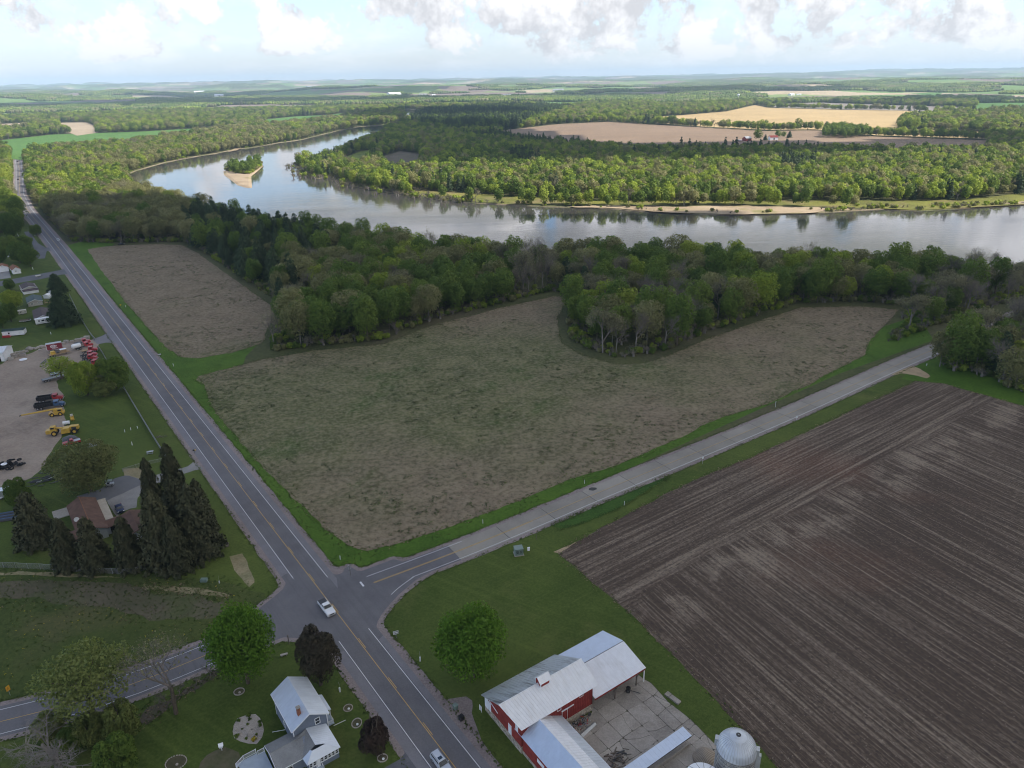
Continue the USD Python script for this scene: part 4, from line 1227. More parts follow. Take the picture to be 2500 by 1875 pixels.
def ribs(q, step, w=0.05, h=0.05):
    """Raised seams running from edge q0-q1 up to edge q3-q2."""
    q = np.asarray(q, float)
    n = np.cross(q[1] - q[0], q[3] - q[0]); n /= np.linalg.norm(n)
    if n[2] < 0: n = -n
    L = np.linalg.norm(q[1] - q[0]); k = max(2, int(L / step))
    e = (q[1] - q[0]) / L * w / 2
    out = []
    for t in np.linspace(0.5 / k, 1 - 0.5 / k, k):
        a, b = q[0] + (q[1] - q[0]) * t, q[3] + (q[2] - q[3]) * t
        out.append(slab([a - e + n * h, a + e + n * h, b + e + n * h, b - e + n * h], h))
    return cat(*out)


def wheel(parent, x, y, r, w, mt=None, mr=None):
    t = part(parent, "wheel", rod((x, y - w / 2, r), (x, y + w / 2, r), r, 14), mt or M_tyre)
    part(t, "rim", cat(rod((x, y - w / 2 - 0.012, r), (x, y + w / 2 + 0.012, r), r * 0.58, 10)), mr or M_rim)
    return t


def px_scale(px, py):
    """Pixels of the photo per metre for something upright standing at a pixel."""
    p = at(px, py)
    return proj([p + [1, 0, 0]])[0][0] - proj([p])[0][0]


def height_at(px, py, ytop):
    p = at(px, py)
    zs = np.linspace(0.2, 45, 400)
    ys = proj(np.column_stack([np.full(400, p[0]), np.full(400, p[1]), zs]))[:, 1]
    return float(np.interp(-ytop, -ys, zs))


def ang_of(p, q, z=0.0):
    a, b = at(*p, z), at(*q, z)
    return math.atan2(b[1] - a[1], b[0] - a[0])


M_tyre = plain("tyre_rubber", (0.025, 0.025, 0.027), 0.8, 0.2)
M_rim = plain("wheel_rim", (0.45, 0.45, 0.47), 0.35, 0.5, 0.6)
M_glass = plain("dark_glass", (0.02, 0.027, 0.035), 0.06, 0.8, var=0.05)
M_wpaint = plain("white_car_paint", (0.72, 0.73, 0.76), 0.25, 0.5, var=0.05)
M_spaint = plain("silver_car_paint", (0.46, 0.49, 0.54), 0.28, 0.6, 0.35, var=0.05)
M_navy = plain("navy_car_paint", (0.03, 0.04, 0.085), 0.22, 0.6, var=0.05)
M_blackp = plain("black_paint", (0.02, 0.021, 0.024), 0.3, 0.5)
M_redp = plain("red_truck_paint", (0.36, 0.03, 0.035), 0.35, 0.5, var=0.15)
M_maroon = plain("maroon_trailer", (0.22, 0.035, 0.05), 0.5, 0.4, var=0.18)
M_yel = plain("yellow_machine_paint", (0.52, 0.33, 0.055), 0.45, 0.4, var=0.2)
M_bluep = plain("blue_truck_paint", (0.05, 0.10, 0.2), 0.4, 0.5)
M_steel = plain("dark_steel", (0.07, 0.072, 0.078), 0.5, 0.4, 0.3)
M_galv = plain("galvanised_steel", (0.42, 0.43, 0.44), 0.45, 0.5, 0.5)
M_tanwood = plain("tan_deck_planks", (0.34, 0.24, 0.14), 0.8, 0.2, var=0.2)
M_light = plain("lamp_glass", (0.7, 0.7, 0.68), 0.15, 0.6)
M_redlamp = plain("red_lamp", (0.4, 0.02, 0.02), 0.2, 0.6)
M_whitep = plain("white_paint", (0.74, 0.75, 0.78), 0.55, 0.4, var=0.08)
M_darkhole = plain("dark_inside", (0.02, 0.018, 0.016), 0.95, 0.1)


def tapered(x0, x1, w0, w1, z0, z1, dx0=0.0, dx1=0.0):
    """A cabin shape: a box narrowing upward, its front and back leaning by dx."""
    v = [(x0, -w0, z0), (x1, -w0, z0), (x1, w0, z0), (x0, w0, z0), (x0 + dx0, -w1, z1), (x1 - dx1, -w1, z1), (x1 - dx1, w1, z1), (x0 + dx0, w1, z1)]
    return trimesh.convex.convex_hull(np.array(v, float))


def rounded(m, r=0.06):
    """Softens the corners of a convex piece."""
    v = np.array(m.vertices); c = v.mean(0)
    pts = []
    for p in v:
        for k in range(3):
            d = np.zeros(3); d[k] = r * np.sign(c[k] - p[k])
            pts.append(p + d * 1.0)
    return trimesh.convex.convex_hull(np.array(pts))


def light_vehicle(t, L, W, paint, style, bed=None):
    """Body, glass, lamps, mirrors and wheels of a car, pickup or estate; x is forward, the origin on the ground below its middle."""
    h = L / 2; w = W / 2
    r = 0.36 if style != "car" else 0.33
    if style == "pickup":
        hood = [(h * 0.42, 0.45), (h * 0.42, 1.12), (h * 0.60, 1.12), (h * 0.93, 1.04), (h, 0.92), (h, 0.42)]
        body = cat(rounded(prism([(h * 0.30, 0.42), (h * 0.30, 1.10), (h * 0.90, 1.04), (h, 0.90), (h, 0.42)], -w, w), 0.07), rounded(bx(-h, h * 0.34, -w, w, 0.45, 1.08), 0.06))
        part(t, "body", body, paint)
        part(t, "cabin", rounded(tapered(-h * 0.22, h * 0.36, w * 0.95, w * 0.76, 1.0, 1.80, 0.12, 0.62), 0.08), paint)
        part(t, "bed_cover", rounded(bx(-h + 0.06, -h * 0.25, -w * 0.9, w * 0.9, 1.02, 1.13), 0.05), bed)
        ws = [(h * 0.345, -w * 0.86, 1.16), (h * 0.345, w * 0.86, 1.16), (h * 0.185, w * 0.72, 1.74), (h * 0.185, -w * 0.72, 1.74)]
        gz = [(-h * 0.14, h * 0.20, 1.2, 1.68)]
    elif style == "suv":
        body = cat(rounded(bx(-h, h * 0.52, -w, w, 0.42, 1.0), 0.08), rounded(prism([(h * 0.44, 0.42), (h * 0.44, 1.0), (h * 0.88, 0.93), (h, 0.75), (h, 0.40)], -w * 0.98, w * 0.98), 0.08))
        part(t, "body", body, paint)
        part(t, "cabin", rounded(tapered(-h * 0.99, h * 0.46, w * 0.95, w * 0.78, 0.95, 1.68, 0.22, 0.72), 0.09), paint)
        ws = [(h * 0.445, -w * 0.88, 1.06), (h * 0.445, w * 0.88, 1.06), (h * 0.20, w * 0.74, 1.60), (h * 0.20, -w * 0.74, 1.60)]
        gz = [(-h * 0.88, h * 0.22, 1.1, 1.56)]
        part(t, "sunroof", bx(-h * 0.22, h * 0.05, -w * 0.42, w * 0.42, 1.672, 1.695), M_glass)
        for s in (-1, 1):
            part(t, "roof_rail", rod((-h * 0.8, s * w * 0.7, 1.74), (h * 0.12, s * w * 0.7, 1.74), 0.025), M_blackp)
    else:
        body = cat(rounded(bx(-h, h * 0.5, -w, w, 0.36, 0.88), 0.08), rounded(prism([(h * 0.38, 0.36), (h * 0.38, 0.90), (h * 0.85, 0.80), (h, 0.62), (h, 0.36)], -w * 0.98, w * 0.98), 0.08))
        part(t, "body", body, paint)
        part(t, "cabin", rounded(tapered(-h * 0.72, h * 0.44, w * 0.92, w * 0.72, 0.84, 1.42, 0.55, 0.75), 0.08), paint)
        ws = [(h * 0.42, -w * 0.84, 0.94), (h * 0.42, w * 0.84, 0.94), (h * 0.14, w * 0.68, 1.36), (h * 0.14, -w * 0.68, 1.36)]
        gz = [(-h * 0.45, h * 0.18, 0.96, 1.32)]
    wsq = np.array(ws, float) + [0.035, 0, 0.03]
    part(t, "windscreen", slab(wsq, 0.02), M_glass)
    x0, x1, z0, z1 = gz[0]
    wt = {"pickup": 0.76, "suv": 0.78, "car": 0.72}[style]; top = {"pickup": 1.80, "suv": 1.68, "car": 1.42}[style]; bot = {"pickup": 1.0, "suv": 0.95, "car": 0.84}[style]
    ww = lambda z: w * (0.945 + (wt - 0.945) * (z - bot) / (top - bot)) + 0.015
    for s in (-1, 1):
        q = [(x0, s * ww(z0), z0), (x1 + 0.2, s * ww(z0), z0), (x1 - 0.1, s * ww(z1), z1), (x0 + 0.1, s * ww(z1), z1)]
        v = np.array(q + [(p[0], p[1] - s * 0.03, p[2]) for p in q])
        part(t, "side_window", trimesh.convex.convex_hull(v), M_glass)
        part(t, "mirror", rounded(bx(h * 0.30, h * 0.36, s * (w + 0.06), s * (w + 0.26), 1.02, 1.2), 0.03), paint)
        part(t, "headlight", rounded(bx(h - 0.12, h + 0.01, s * w * 0.6, s * w * 0.93, 0.68, 0.86), 0.03), M_light)
        part(t, "tail_lamp", rounded(bx(-h - 0.012, -h + 0.06, s * w * 0.82, s * w * 0.97, 0.7, 1.0), 0.02), M_redlamp)
        for fx in (-0.6, 0.63):
            wheel(t, h * fx, s * (w - 0.1), r, 0.24)
    part(t, "grille", rounded(bx(h - 0.03, h + 0.02, -w * 0.55, w * 0.55, 0.58, 0.84), 0.02), M_blackp)
    part(t, "bumper", rounded(bx(h - 0.1, h + 0.07, -w * 0.95, w * 0.95, 0.34, 0.52), 0.04), M_galv if style == "pickup" else paint)
    return t


hx = math.atan2(-hu[1], -hu[0])   # towards the viewer along the highway
p = at(798, 1489)
light_vehicle(thing("pickup_truck", "white pickup truck with a black bed cover crossing the junction", "pickup truck", (p[0], p[1], 0.05), hx), 5.9, 2.0, M_wpaint, "pickup", M_blackp)
p = at(1077, 1869)
light_vehicle(thing("estate_car", "silver car with a dark sunroof at the bottom edge on the highway", "car", (p[0], p[1], 0.05), hx), 4.7, 1.85, M_spaint, "suv")
p = at(143, 588)
light_vehicle(thing("car", "pale silver car far up the highway beside the small left field", "car", (p[0], p[1], 0.05), hx), 4.6, 1.85, M_wpaint, "suv")
p = at(297, 598)
light_vehicle(thing("car", "black car parked on the grass at the top of the left field", "car", (p[0], p[1], 0.02), 0.15), 4.7, 1.85, M_blackp, "car")
p = at(293, 1246)
light_vehicle(thing("car", "dark navy car on the grey drive beside the brown roofed house", "car", (p[0], p[1], 0.05), ang_of((286, 1232), (300, 1262))), 4.6, 1.85, M_navy, "car")

# ------------------------------------------------------------------ red barn and its yard
def metal_mat(name, col, rust=None, amt=0.0, rot=0.0, rough=0.42, along=1.0):
    g = Graph(); p = g.pos()
    n = g.noise(p, 0.7, 5, 0.65)
    c = g.mix(g.fac(n, 0.35, 0.7), tuple(np.array(col) * 0.9), col)
    if rust is not None:
        s = g.noise(g.map(p, -rot, (1.3, 0.12, 0.12) if along else (0.12, 1.3, 0.3)), 1.0, 5, 0.7)
        b = g.noise(p, 0.13, 4, 0.6)
        c = g.mix(g.math("multiply", g.fac(g.math("add", s, g.math("multiply", g.math("subtract", b, 0.5), 0.5)), 0.5, 0.68), amt), c, rust)
    return g.make(name, g.bsdf(c, rough, 0.5, 0.25))


BA = math.radians(34.5)
BO = (14.15, 101.77)
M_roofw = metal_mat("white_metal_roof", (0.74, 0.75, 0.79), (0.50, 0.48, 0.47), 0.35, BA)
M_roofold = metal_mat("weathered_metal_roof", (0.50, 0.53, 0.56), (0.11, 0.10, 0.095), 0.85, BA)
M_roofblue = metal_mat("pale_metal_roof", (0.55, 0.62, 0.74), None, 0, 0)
M_redwall = plain("barn_red", (0.25, 0.042, 0.036), 0.75, 0.2, var=0.22, scale=0.9)
M_redtrim = plain("barn_red_dark", (0.16, 0.028, 0.025), 0.8, 0.2)
M_post = plain("weathered_wood", (0.16, 0.135, 0.115), 0.85, 0.15, var=0.3)
g = Graph(); p_ = g.pos()
vc = g.n("voronoi_texture", "color", vector=p_, scale=2.4)
ve = g.n("voronoi_texture", "distance", vector=p_, scale=2.4, feature="distance_to_edge")
bw = g.n("rgb_to_bw", "val", color=vc)
M_stone = g.make("field_stone", g.bsdf(g.mix(g.fac(ve, 0.0, 0.07), (0.30, 0.27, 0.23), g.ramp(bw, (0.2, (0.22, 0.19, 0.16)), (0.5, (0.36, 0.31, 0.25)), (0.8, (0.46, 0.41, 0.34)))), 0.9, 0.1, bump=ve, bump_d=0.05))
BT = thing("barn", "red barn with a white ridged metal roof, stone base and small roof cupola", "barn", (BO[0], BO[1], 0), BA)
X0, X1, YR, YL, YRDG, ER, EL, RZ = -16.2, 0.4, 0.25, 12.2, 4.2, 6.75, 4.1, 9.5
zr = lambda y: RZ - (y - YRDG) * (RZ - EL) / (12.5 - YRDG)
part(BT, "wall", prism([(YR, 1.5), (YR, ER - 0.05), (YRDG, RZ - 0.25), (YL, zr(YL) - 0.25), (YL, 1.2)], X0, X1, axis="x"), M_redwall)
part(BT, "stone_base", bx(X0 - 0.06, X1 + 0.06, YR - 0.06, YL + 0.05, -0.1, 1.62), M_stone)
part(BT, "board_seams", cat(*[bx(x, x + 0.035, YR - 0.03, YR, 1.64, ER - 0.1) for x in np.arange(-15.5, X1, 0.42)]), M_redtrim)
part(BT, "corner_board", bx(X1 - 0.18, X1 + 0.03, YR - 0.035, YR + 0.1, 1.62, ER), M_redtrim)
qr = [(X0 - 0.4, -0.5, 6.6), (X1 + 0.8, -0.5, 6.6), (X1 + 0.45, YRDG, RZ), (X0 - 2.0, YRDG, RZ)]
ql = [(X1 + 0.45, 12.5, EL), (X0 - 0.7, 12.5, EL), (X0 - 2.0, YRDG, RZ), (X1 + 0.45, YRDG, RZ)]
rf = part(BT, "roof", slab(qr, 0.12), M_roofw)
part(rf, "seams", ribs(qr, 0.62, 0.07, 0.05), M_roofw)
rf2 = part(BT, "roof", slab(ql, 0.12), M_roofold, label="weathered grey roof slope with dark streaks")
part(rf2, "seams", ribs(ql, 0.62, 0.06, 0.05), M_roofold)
part(BT, "ridge_cap", rod((X0 - 2.0, YRDG, RZ + 0.02), (X1 + 0.45, YRDG, RZ + 0.02), 0.12, 6), M_roofw)
part(BT, "hay_hood", prism([(2.6, 8.0), (YRDG, RZ - 0.15), (5.6, 8.35)], X0 - 1.3, X0 - 0.01, axis="x"), M_roofw)
cu = part(BT, "cupola", prism([(YRDG - 0.75, 8.7), (YRDG - 0.75, 10.15), (YRDG, 10.9), (YRDG + 0.75, 10.15), (YRDG + 0.75, 8.7)], -9.5, -7.4, axis="x"), M_redwall)
for s in (-1, 1):
    part(cu, "cupola_roof", slab([(-9.75, YRDG + s * 1.05, 9.98), (-7.15, YRDG + s * 1.05, 9.98), (-7.15, YRDG, 11.02), (-9.75, YRDG, 11.02)], 0.08), M_roofw)
    part(cu, "cupola_trim", cat(bx(-9.55, -9.38, YRDG + s * 0.68, YRDG + s * 0.8, 8.9, 10.1), bx(-7.5, -7.35, YRDG + s * 0.68, YRDG + s * 0.8, 8.9, 10.1)), M_whitep)
def frame(parent, name, x0, x1, z0, z1, y, w=0.09, mat=None, d=0.05):
    return part(parent, name, cat(bx(x0, x1, y - d, y + 0.01, z1 - w, z1), bx(x0, x1, y - d, y + 0.01, z0, z0 + w), bx(x0, x0 + w, y - d, y + 0.01, z0, z1), bx(x1 - w, x1, y - d, y + 0.01, z0, z1)), mat or M_whitep)
frame(BT, "hatch_frame", -2.9, -1.9, 5.2, 6.45, YR - 0.03)
frame(BT, "hatch_frame", -8.1, -7.2, 5.0, 6.45, YR - 0.03)
frame(BT, "barn_door", -7.0, -5.6, 1.75, 4.3, YR - 0.05, 0.07)
part(BT, "door_track", bx(-7.1, -4.2, YR - 0.16, YR - 0.02, 4.35, 4.55), M_whitep)
def frame_x(parent, name, y0, y1, z0, z1, x, w=0.1):
    return part(parent, name, bx(x - 0.06, x + 0.02, y0, y1, z0, z1), M_whitep)
# gable end towards the road
frame_x(BT, "white_panel", 11.1, 12.15, 1.2, zr(12.1) - 0.35, X0 - 0.03)
frame_x(BT, "white_panel", 10.1, 11.0, 1.3, 3.4, X0 - 0.03)
frame_x(BT, "window_panel", 5.5, 6.3, 5.6, 7.0, X0)
frame_x(BT, "door_panel", 3.3, 4.3, 1.6, 3.9, X0)
frame_x(BT, "window_panel", 1.2, 2.0, 4.4, 6.3, X0)
part(BT, "diagonal_rail", slab([(X0 - 0.05, 11.0, 3.9), (X0 - 0.05, 10.85, 4.1), (X0 - 0.05, 7.6, 3.25), (X0 - 0.05, 7.75, 3.05)], 0.05), M_whitep)
part(BT, "ladder", cat(bx(X0 - 0.95, X0 - 0.85, 12.1, 12.2, 0, 1.4), bx(X0 - 0.95, X0 - 0.85, 12.85, 12.95, 0, 1.4), *[bx(X0 - 0.95, X0 - 0.88, 12.1, 12.95, z, z + 0.09) for z in (0.3, 0.65, 1.0, 1.3)]), M_whitep)

# open sided shed on the barn's far end
ST = thing("open_shed", "open sided cattle shed with a wide white roof beyond the red barn", "shed", (BO[0], BO[1], 0), BA)
SX0, SX1, SYR, SYL, SRY, SE, SR_ = X1 + 0.02, 13.6, -0.5, 12.3, 6.1, 3.65, 5.5
q1 = [(SX0, SYR - 0.1, SE), (SX1 + 0.15, SYR - 0.1, SE), (SX1 + 0.15, SRY - 0.08, SR_), (SX0, SRY - 0.08, SR_)]
q2 = [(SX1 + 0.15, SYL, SE), (SX0, SYL, SE), (SX0, SRY + 0.08, SR_ + 0.02), (SX1 + 0.15, SRY + 0.08, SR_ + 0.02)]
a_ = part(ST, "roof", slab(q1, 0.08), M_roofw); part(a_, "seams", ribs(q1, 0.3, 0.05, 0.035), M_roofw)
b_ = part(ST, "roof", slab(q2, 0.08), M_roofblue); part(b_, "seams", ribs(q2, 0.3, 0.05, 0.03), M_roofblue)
part(ST, "ridge_gap", cat(*[bx(x, x + 2.55, SRY - 0.09, SRY + 0.09, SR_ - 0.10, SR_ - 0.03) for x in np.arange(SX0 + 0.2, SX1 - 1.5, 2.68)]), M_darkhole)
part(ST, "fascia", bx(SX0, SX1 + 0.1, SYR - 0.02, SYR + 0.06, SE - 0.55, SE - 0.10), M_redwall)
part(ST, "back_wall", bx(SX0, SX1, SYL - 0.35, SYL - 0.2, 0, SE + 0.02), M_redwall)
part(ST, "end_wall", prism([(SYR + 4.5, 0), (SYR + 4.5, 4.4), (SRY, SR_ - 0.2), (SYL - 0.2, SE), (SYL - 0.2, 0)], SX1 - 0.1, SX1, axis="x"), M_redwall)
part(ST, "corner_post", bx(SX1 - 0.2, SX1, SYR, SYR + 0.2, 0, SE - 0.1), M_whitep)
for x in (5.9, 11.6):
    part(ST, "post", bx(x - 0.11, x + 0.11, SYR + 0.1, SYR + 0.32, 0, SE - 0.5), M_post)
    part(ST, "brace", slab([(x, SYR + 0.15, 2.2), (x, SYR + 0.28, 2.2), (x + 0.9, SYR + 0.28, 3.1), (x + 0.9, SYR + 0.15, 3.1)], 0.1), M_post)
for x in (3.2, 8.8):
    part(ST, "post", bx(x - 0.11, x + 0.11, SRY - 0.1, SRY + 0.1, 0, SR_ - 0.3), M_post)

# lower wing running towards the bottom edge
WT = thing("barn_wing", "long low red wing of the barn with a pale blue and white roof", "barn wing", (BO[0], BO[1], 0), BA)
wr, wl, wb, wq = -12.7, -16.1, -9.6, -6.9
y0_, y1_ = 2.4, -27.0
part(WT, "wall", bx(-15.95, -15.8, y1_, 0.2, 0.5, 4.25), M_redwall)
part(WT, "wall", prism([(-15.8, 0.4), (-15.8, 4.2), (wr, 6.45), (wb, 4.95), (-7.1, 3.25), (-7.1, 0.4)], y1_, YR - 0.1), M_redwall)
part(WT, "stone_base", bx(-16.02, -7.0, y1_ - 0.02, YR - 0.12, -0.1, 0.7), M_stone)
qa = [(wl - 0.15, y1_ - 0.3, 4.2), (wl - 0.15, 2.4, 4.2), (wr, 2.4, 6.7), (wr, y1_ - 0.3, 6.7)]
qb = [(wb, 2.0, 5.1), (wb, y1_ - 0.3, 5.1), (wr, y1_ - 0.3, 6.7), (wr, 2.4, 6.7)]
qc = [(wq, 0.55, 3.25), (wq, y1_ - 0.3, 3.25), (wb - 0.05, y1_ - 0.3, 5.0), (wb - 0.05, 0.55, 5.0)]
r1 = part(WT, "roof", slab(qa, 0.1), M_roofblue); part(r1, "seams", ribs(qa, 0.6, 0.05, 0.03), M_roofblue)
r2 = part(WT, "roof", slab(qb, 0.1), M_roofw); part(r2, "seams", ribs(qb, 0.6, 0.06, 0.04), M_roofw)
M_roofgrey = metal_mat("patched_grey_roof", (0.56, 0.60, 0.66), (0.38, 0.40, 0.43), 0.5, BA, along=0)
r3 = part(WT, "lean_to_roof", slab(qc, 0.1), M_roofgrey); part(r3, "seams", ribs(qc, 0.6, 0.05, 0.03), M_roofgrey)
for y, z0, z1, w, nm in ((-5.2, 2.3, 3.1, 2.0, "window_panel"), (-9.0, 0.7, 2.9, 1.0, "door_panel")):
    part(WT, nm, bx(-16.02, -15.94, y - w / 2, y + w / 2, z0, z1), M_whitep)
part(WT, "door_track", bx(-16.1, -15.96, -9.9, -7.3, 3.0, 3.2), M_whitep)

# concrete yard: every slab its own piece, weeds in the joints
YT = tag(UsdGeom.Xform.Define(stage, path_of("/World", "farmyard")), kind="structure"); place(YT, (BO[0], BO[1], 0), BA)
M_gap = ground_mat("yard_joint_weeds", (0.105, 0.095, 0.075), (0.15, 0.135, 0.11), (0.045, 0.048, 0.028), None, scales=(0.1, 0.5, 3))
M_yard = [ground_mat(f"yard_concrete_{k}", tuple(np.array((0.315, 0.285, 0.255)) * s), tuple(np.array((0.40, 0.365, 0.325)) * s), tuple(np.array((0.215, 0.19, 0.168)) * s), None, scales=(0.06, 0.35, 3.0), fine=0.4, bump=0.006) for k, s in enumerate((1.0, 0.88, 1.08))]
yard_out = Polygon([(-7.0, 0.4), (0.2, -0.2), (0.3, 12.0), (13.5, 12.0), (14.0, 0.2), (14.5, -1.5), (13.8, -7), (14.2, -12.3), (13.6, -19), (12.9, -24), (12, -34), (-7.0, -34)])
part(YT, "joint_bed", sheet(yard_out, 0.02), M_gap)
yr_ = np.random.default_rng(77)
xs, ys = [-7.2, -3.0, 1.2, 5.6, 9.7, 12.0, 14.8], [12.2, 8.0, 3.9, -0.3, -3.9, -8.0, -12.0, -16.0, -19.2, -23, -28, -34.2]
jx = {(i, j): (xs[i] + yr_.uniform(-0.35, 0.35), ys[j] + yr_.uniform(-0.35, 0.35)) for i in range(len(xs)) for j in range(len(ys))}
for i in range(len(xs) - 1):
    for j in range(len(ys) - 1):
        P = Polygon([jx[i, j], jx[i + 1, j], jx[i + 1, j + 1], jx[i, j + 1]]).buffer(-yr_.choice([0.015, 0.02, 0.03, 0.08]), join_style="mitre").intersection(yard_out.buffer(-0.1))
        pieces = [P]
        if yr_.random() < (0.45 if j > 4 else 0.12) and P.area > 4:      # cracked slabs
            c = np.array(P.centroid.coords[0]); th = yr_.uniform(0, 3.14)
            cut = LineString([c + 9 * np.array([math.cos(th), math.sin(th)]), c + yr_.normal(size=2) * 0.5, c - 9 * np.array([math.cos(th + 0.3), math.sin(th + 0.3)])]).buffer(0.035)
            pieces = list(getattr(P.difference(cut), "geoms", [P.difference(cut)]))
        for q in pieces:
            if q.area > 0.4 and q.geom_type == "Polygon":
                m = trimesh.creation.extrude_polygon(rough_edge(q, 0.06, 0.8, i * 20 + j, 0.5), 0.06, engine="earcut"); m.apply_translation((0, 0, yr_.uniform(0.0, 0.03)))
                part(YT, "slab", m, M_yard[yr_.integers(3)])
def in_barn(x, y):
    return (BO[0] + x * math.cos(BA) - y * math.sin(BA), BO[1] + x * math.sin(BA) + y * math.cos(BA))


def loose(x, y, z=0.1):
    X, Y = in_barn(x, y); return (X, Y, z)


t = thing("concrete_slab", "broken concrete slab lying in the grass beside the yard", "concrete slab", loose(15.1, -7.3, 0.0), BA + 0.1)
part(t, "block", rounded(bx(-0.5, 0.5, -1.2, 1.0, 0, 0.35), 0.06), M_yard[0]); part(t, "block", rounded(bx(-0.5, 0.6, 1.15, 2.1, 0, 0.3), 0.06), M_yard[1])
# feed bunk with its long roof
FT = thing("feed_bunk", "long narrow feed bunk under a flat pale blue metal roof", "feed bunk", (BO[0], BO[1], 0), BA)
qf = [(9.9, -16.2, 2.35), (-9.0, -16.2, 2.35), (-9.0, -14.0, 2.6), (9.9, -14.0, 2.6)]
ff = part(FT, "roof", slab(qf, 0.07), M_roofblue); part(ff, "seams", ribs([qf[0], qf[1], qf[2], qf[3]], 0.9, 0.04, 0.02), M_roofblue)
part(FT, "fascia", bx(-9.0, 9.8, -16.17, -16.1, 2.08, 2.28), M_blackp)
for x in np.arange(-8.5, 9.8, 3.0):
    part(FT, "post", bx(x - 0.07, x + 0.07, -15.2, -15.05, 0, 2.45), M_post)
part(FT, "trough", cat(bx(-9, 9.4, -16.3, -16.1, 0.05, 0.8), bx(-9, 9.4, -14.5, -14.3, 0.05, 0.7), bx(-9, 9.4, -16.1, -14.5, 0.05, 0.4)), M_yard[0])
# scrap heap, trough, beams, logs, wheel, pile
sr_ = np.random.default_rng(79)
t = thing("scrap_heap", "tangled heap of bicycles and scrap against the barn's stone base", "scrap heap", loose(-3.6, -1.2), BA)
for k in range(46):
    a = sr_.normal(size=3) * [0.85, 0.6, 0.25] + [0, 0, 0.45]; d = unit(sr_.normal(size=3)) * sr_.uniform(0.3, 0.9)
    part(t, "scrap_piece", rod(a - d / 2, a + d / 2, sr_.uniform(0.03, 0.09), 5), [M_blackp, M_steel, M_redp, M_bluep, M_galv][sr_.integers(5)])
for k in range(7):
    m = trimesh.creation.torus(0.33, 0.035, 16, 6); m.apply_transform(trimesh.transformations.random_rotation_matrix(sr_.random(3))); m.apply_translation(sr_.normal(size=3) * [0.8, 0.5, 0.15] + [0, 0, 0.5])
    part(t, "bicycle_wheel", m, M_blackp)
t = thing("drag_bar", "rusty axle bar with a drum leaning beside the scrap heap", "axle", loose(-1.6, -1.0), BA + 0.5)
part(t, "bar", rod((-0.9, 0, 0.2), (0.9, 0, 0.35), 0.06), M_post); part(t, "drum", rod((0.9, -0.2, 0.3), (0.9, 0.25, 0.3), 0.35, 12), M_steel)
t = thing("metal_trough", "galvanised folded metal trough lying below the scrap heap", "trough", loose(-3.2, -2.9), BA + math.radians(8))
part(t, "side", slab([(-2.0, -0.55, 0.12), (2.0, -0.35, 0.12), (2.0, 0.0, 0.42), (-2.0, 0.0, 0.42)], 0.04), M_galv); part(t, "side", slab([(-2.0, 0.5, 0.12), (2.0, 0.4, 0.12), (2.0, 0.04, 0.42), (-2.0, 0.04, 0.42)], 0.04), M_galv)
t = thing("timber_pile", "heap of weathered beams and logs beside the low wing", "timber", loose(-2.9, -10.7), BA)
for k in range(26):
    a = np.array([sr_.normal() * 1.3, sr_.normal() * 0.75, 0.15 + 0.55 * sr_.random()]); th = sr_.normal() * 0.55 - 0.2; l = sr_.uniform(0.8, 2.2)
    d = np.array([math.cos(th), math.sin(th), sr_.normal() * 0.12]) * l / 2
    part(t, "log", rod(a - d, a + d, sr_.uniform(0.07, 0.16), 6), [M_post, M_bark_pale, M_steel][sr_.choice(3, p=[.5, .3, .2])])
t = thing("cart_axle", "pair of black wheels on a drawbar under the shed's eave", "axle", loose(9.2, -0.5), BA - 0.9)
for s in (-0.4, 0.4): wheel(t, 0, s, 0.45, 0.22, M_tyre, M_steel)
part(t, "drawbar", rod((0, 0, 0.4), (2.4, 0, 0.15), 0.07), M_steel)
pr_ = np.random.default_rng(80)
m = trimesh.creation.icosphere(4, 1.0); v = np.array(m.vertices)
v *= (1 + 0.25 * (meshkit.fbm(v * 1.6 + 5, 4, 3)[:, None] - 0.5)); v[:, 2] = np.where(v[:, 2] < 0, 0.02, v[:, 2]) * 1.7; m.vertices = v * [2.1, 1.9, 1.0]
g = Graph(); p_ = g.pos(); wv = g.n("wave_texture", "fac", vector=g.map(p_, 0.9, (1, 1, 1)), scale=1.2, distortion=5.0, detail=3.0)
M_pile = g.make("covered_pile", g.bsdf(g.mix(wv, (0.20, 0.165, 0.13), (0.30, 0.255, 0.205)), 0.9, 0.1))
t = thing("covered_pile", "rounded brown heap beside the tall domed silo", "heap", loose(9.7, -19.6, 0.05), 0.3); part(t, "heap", m, M_pile, smooth=True)

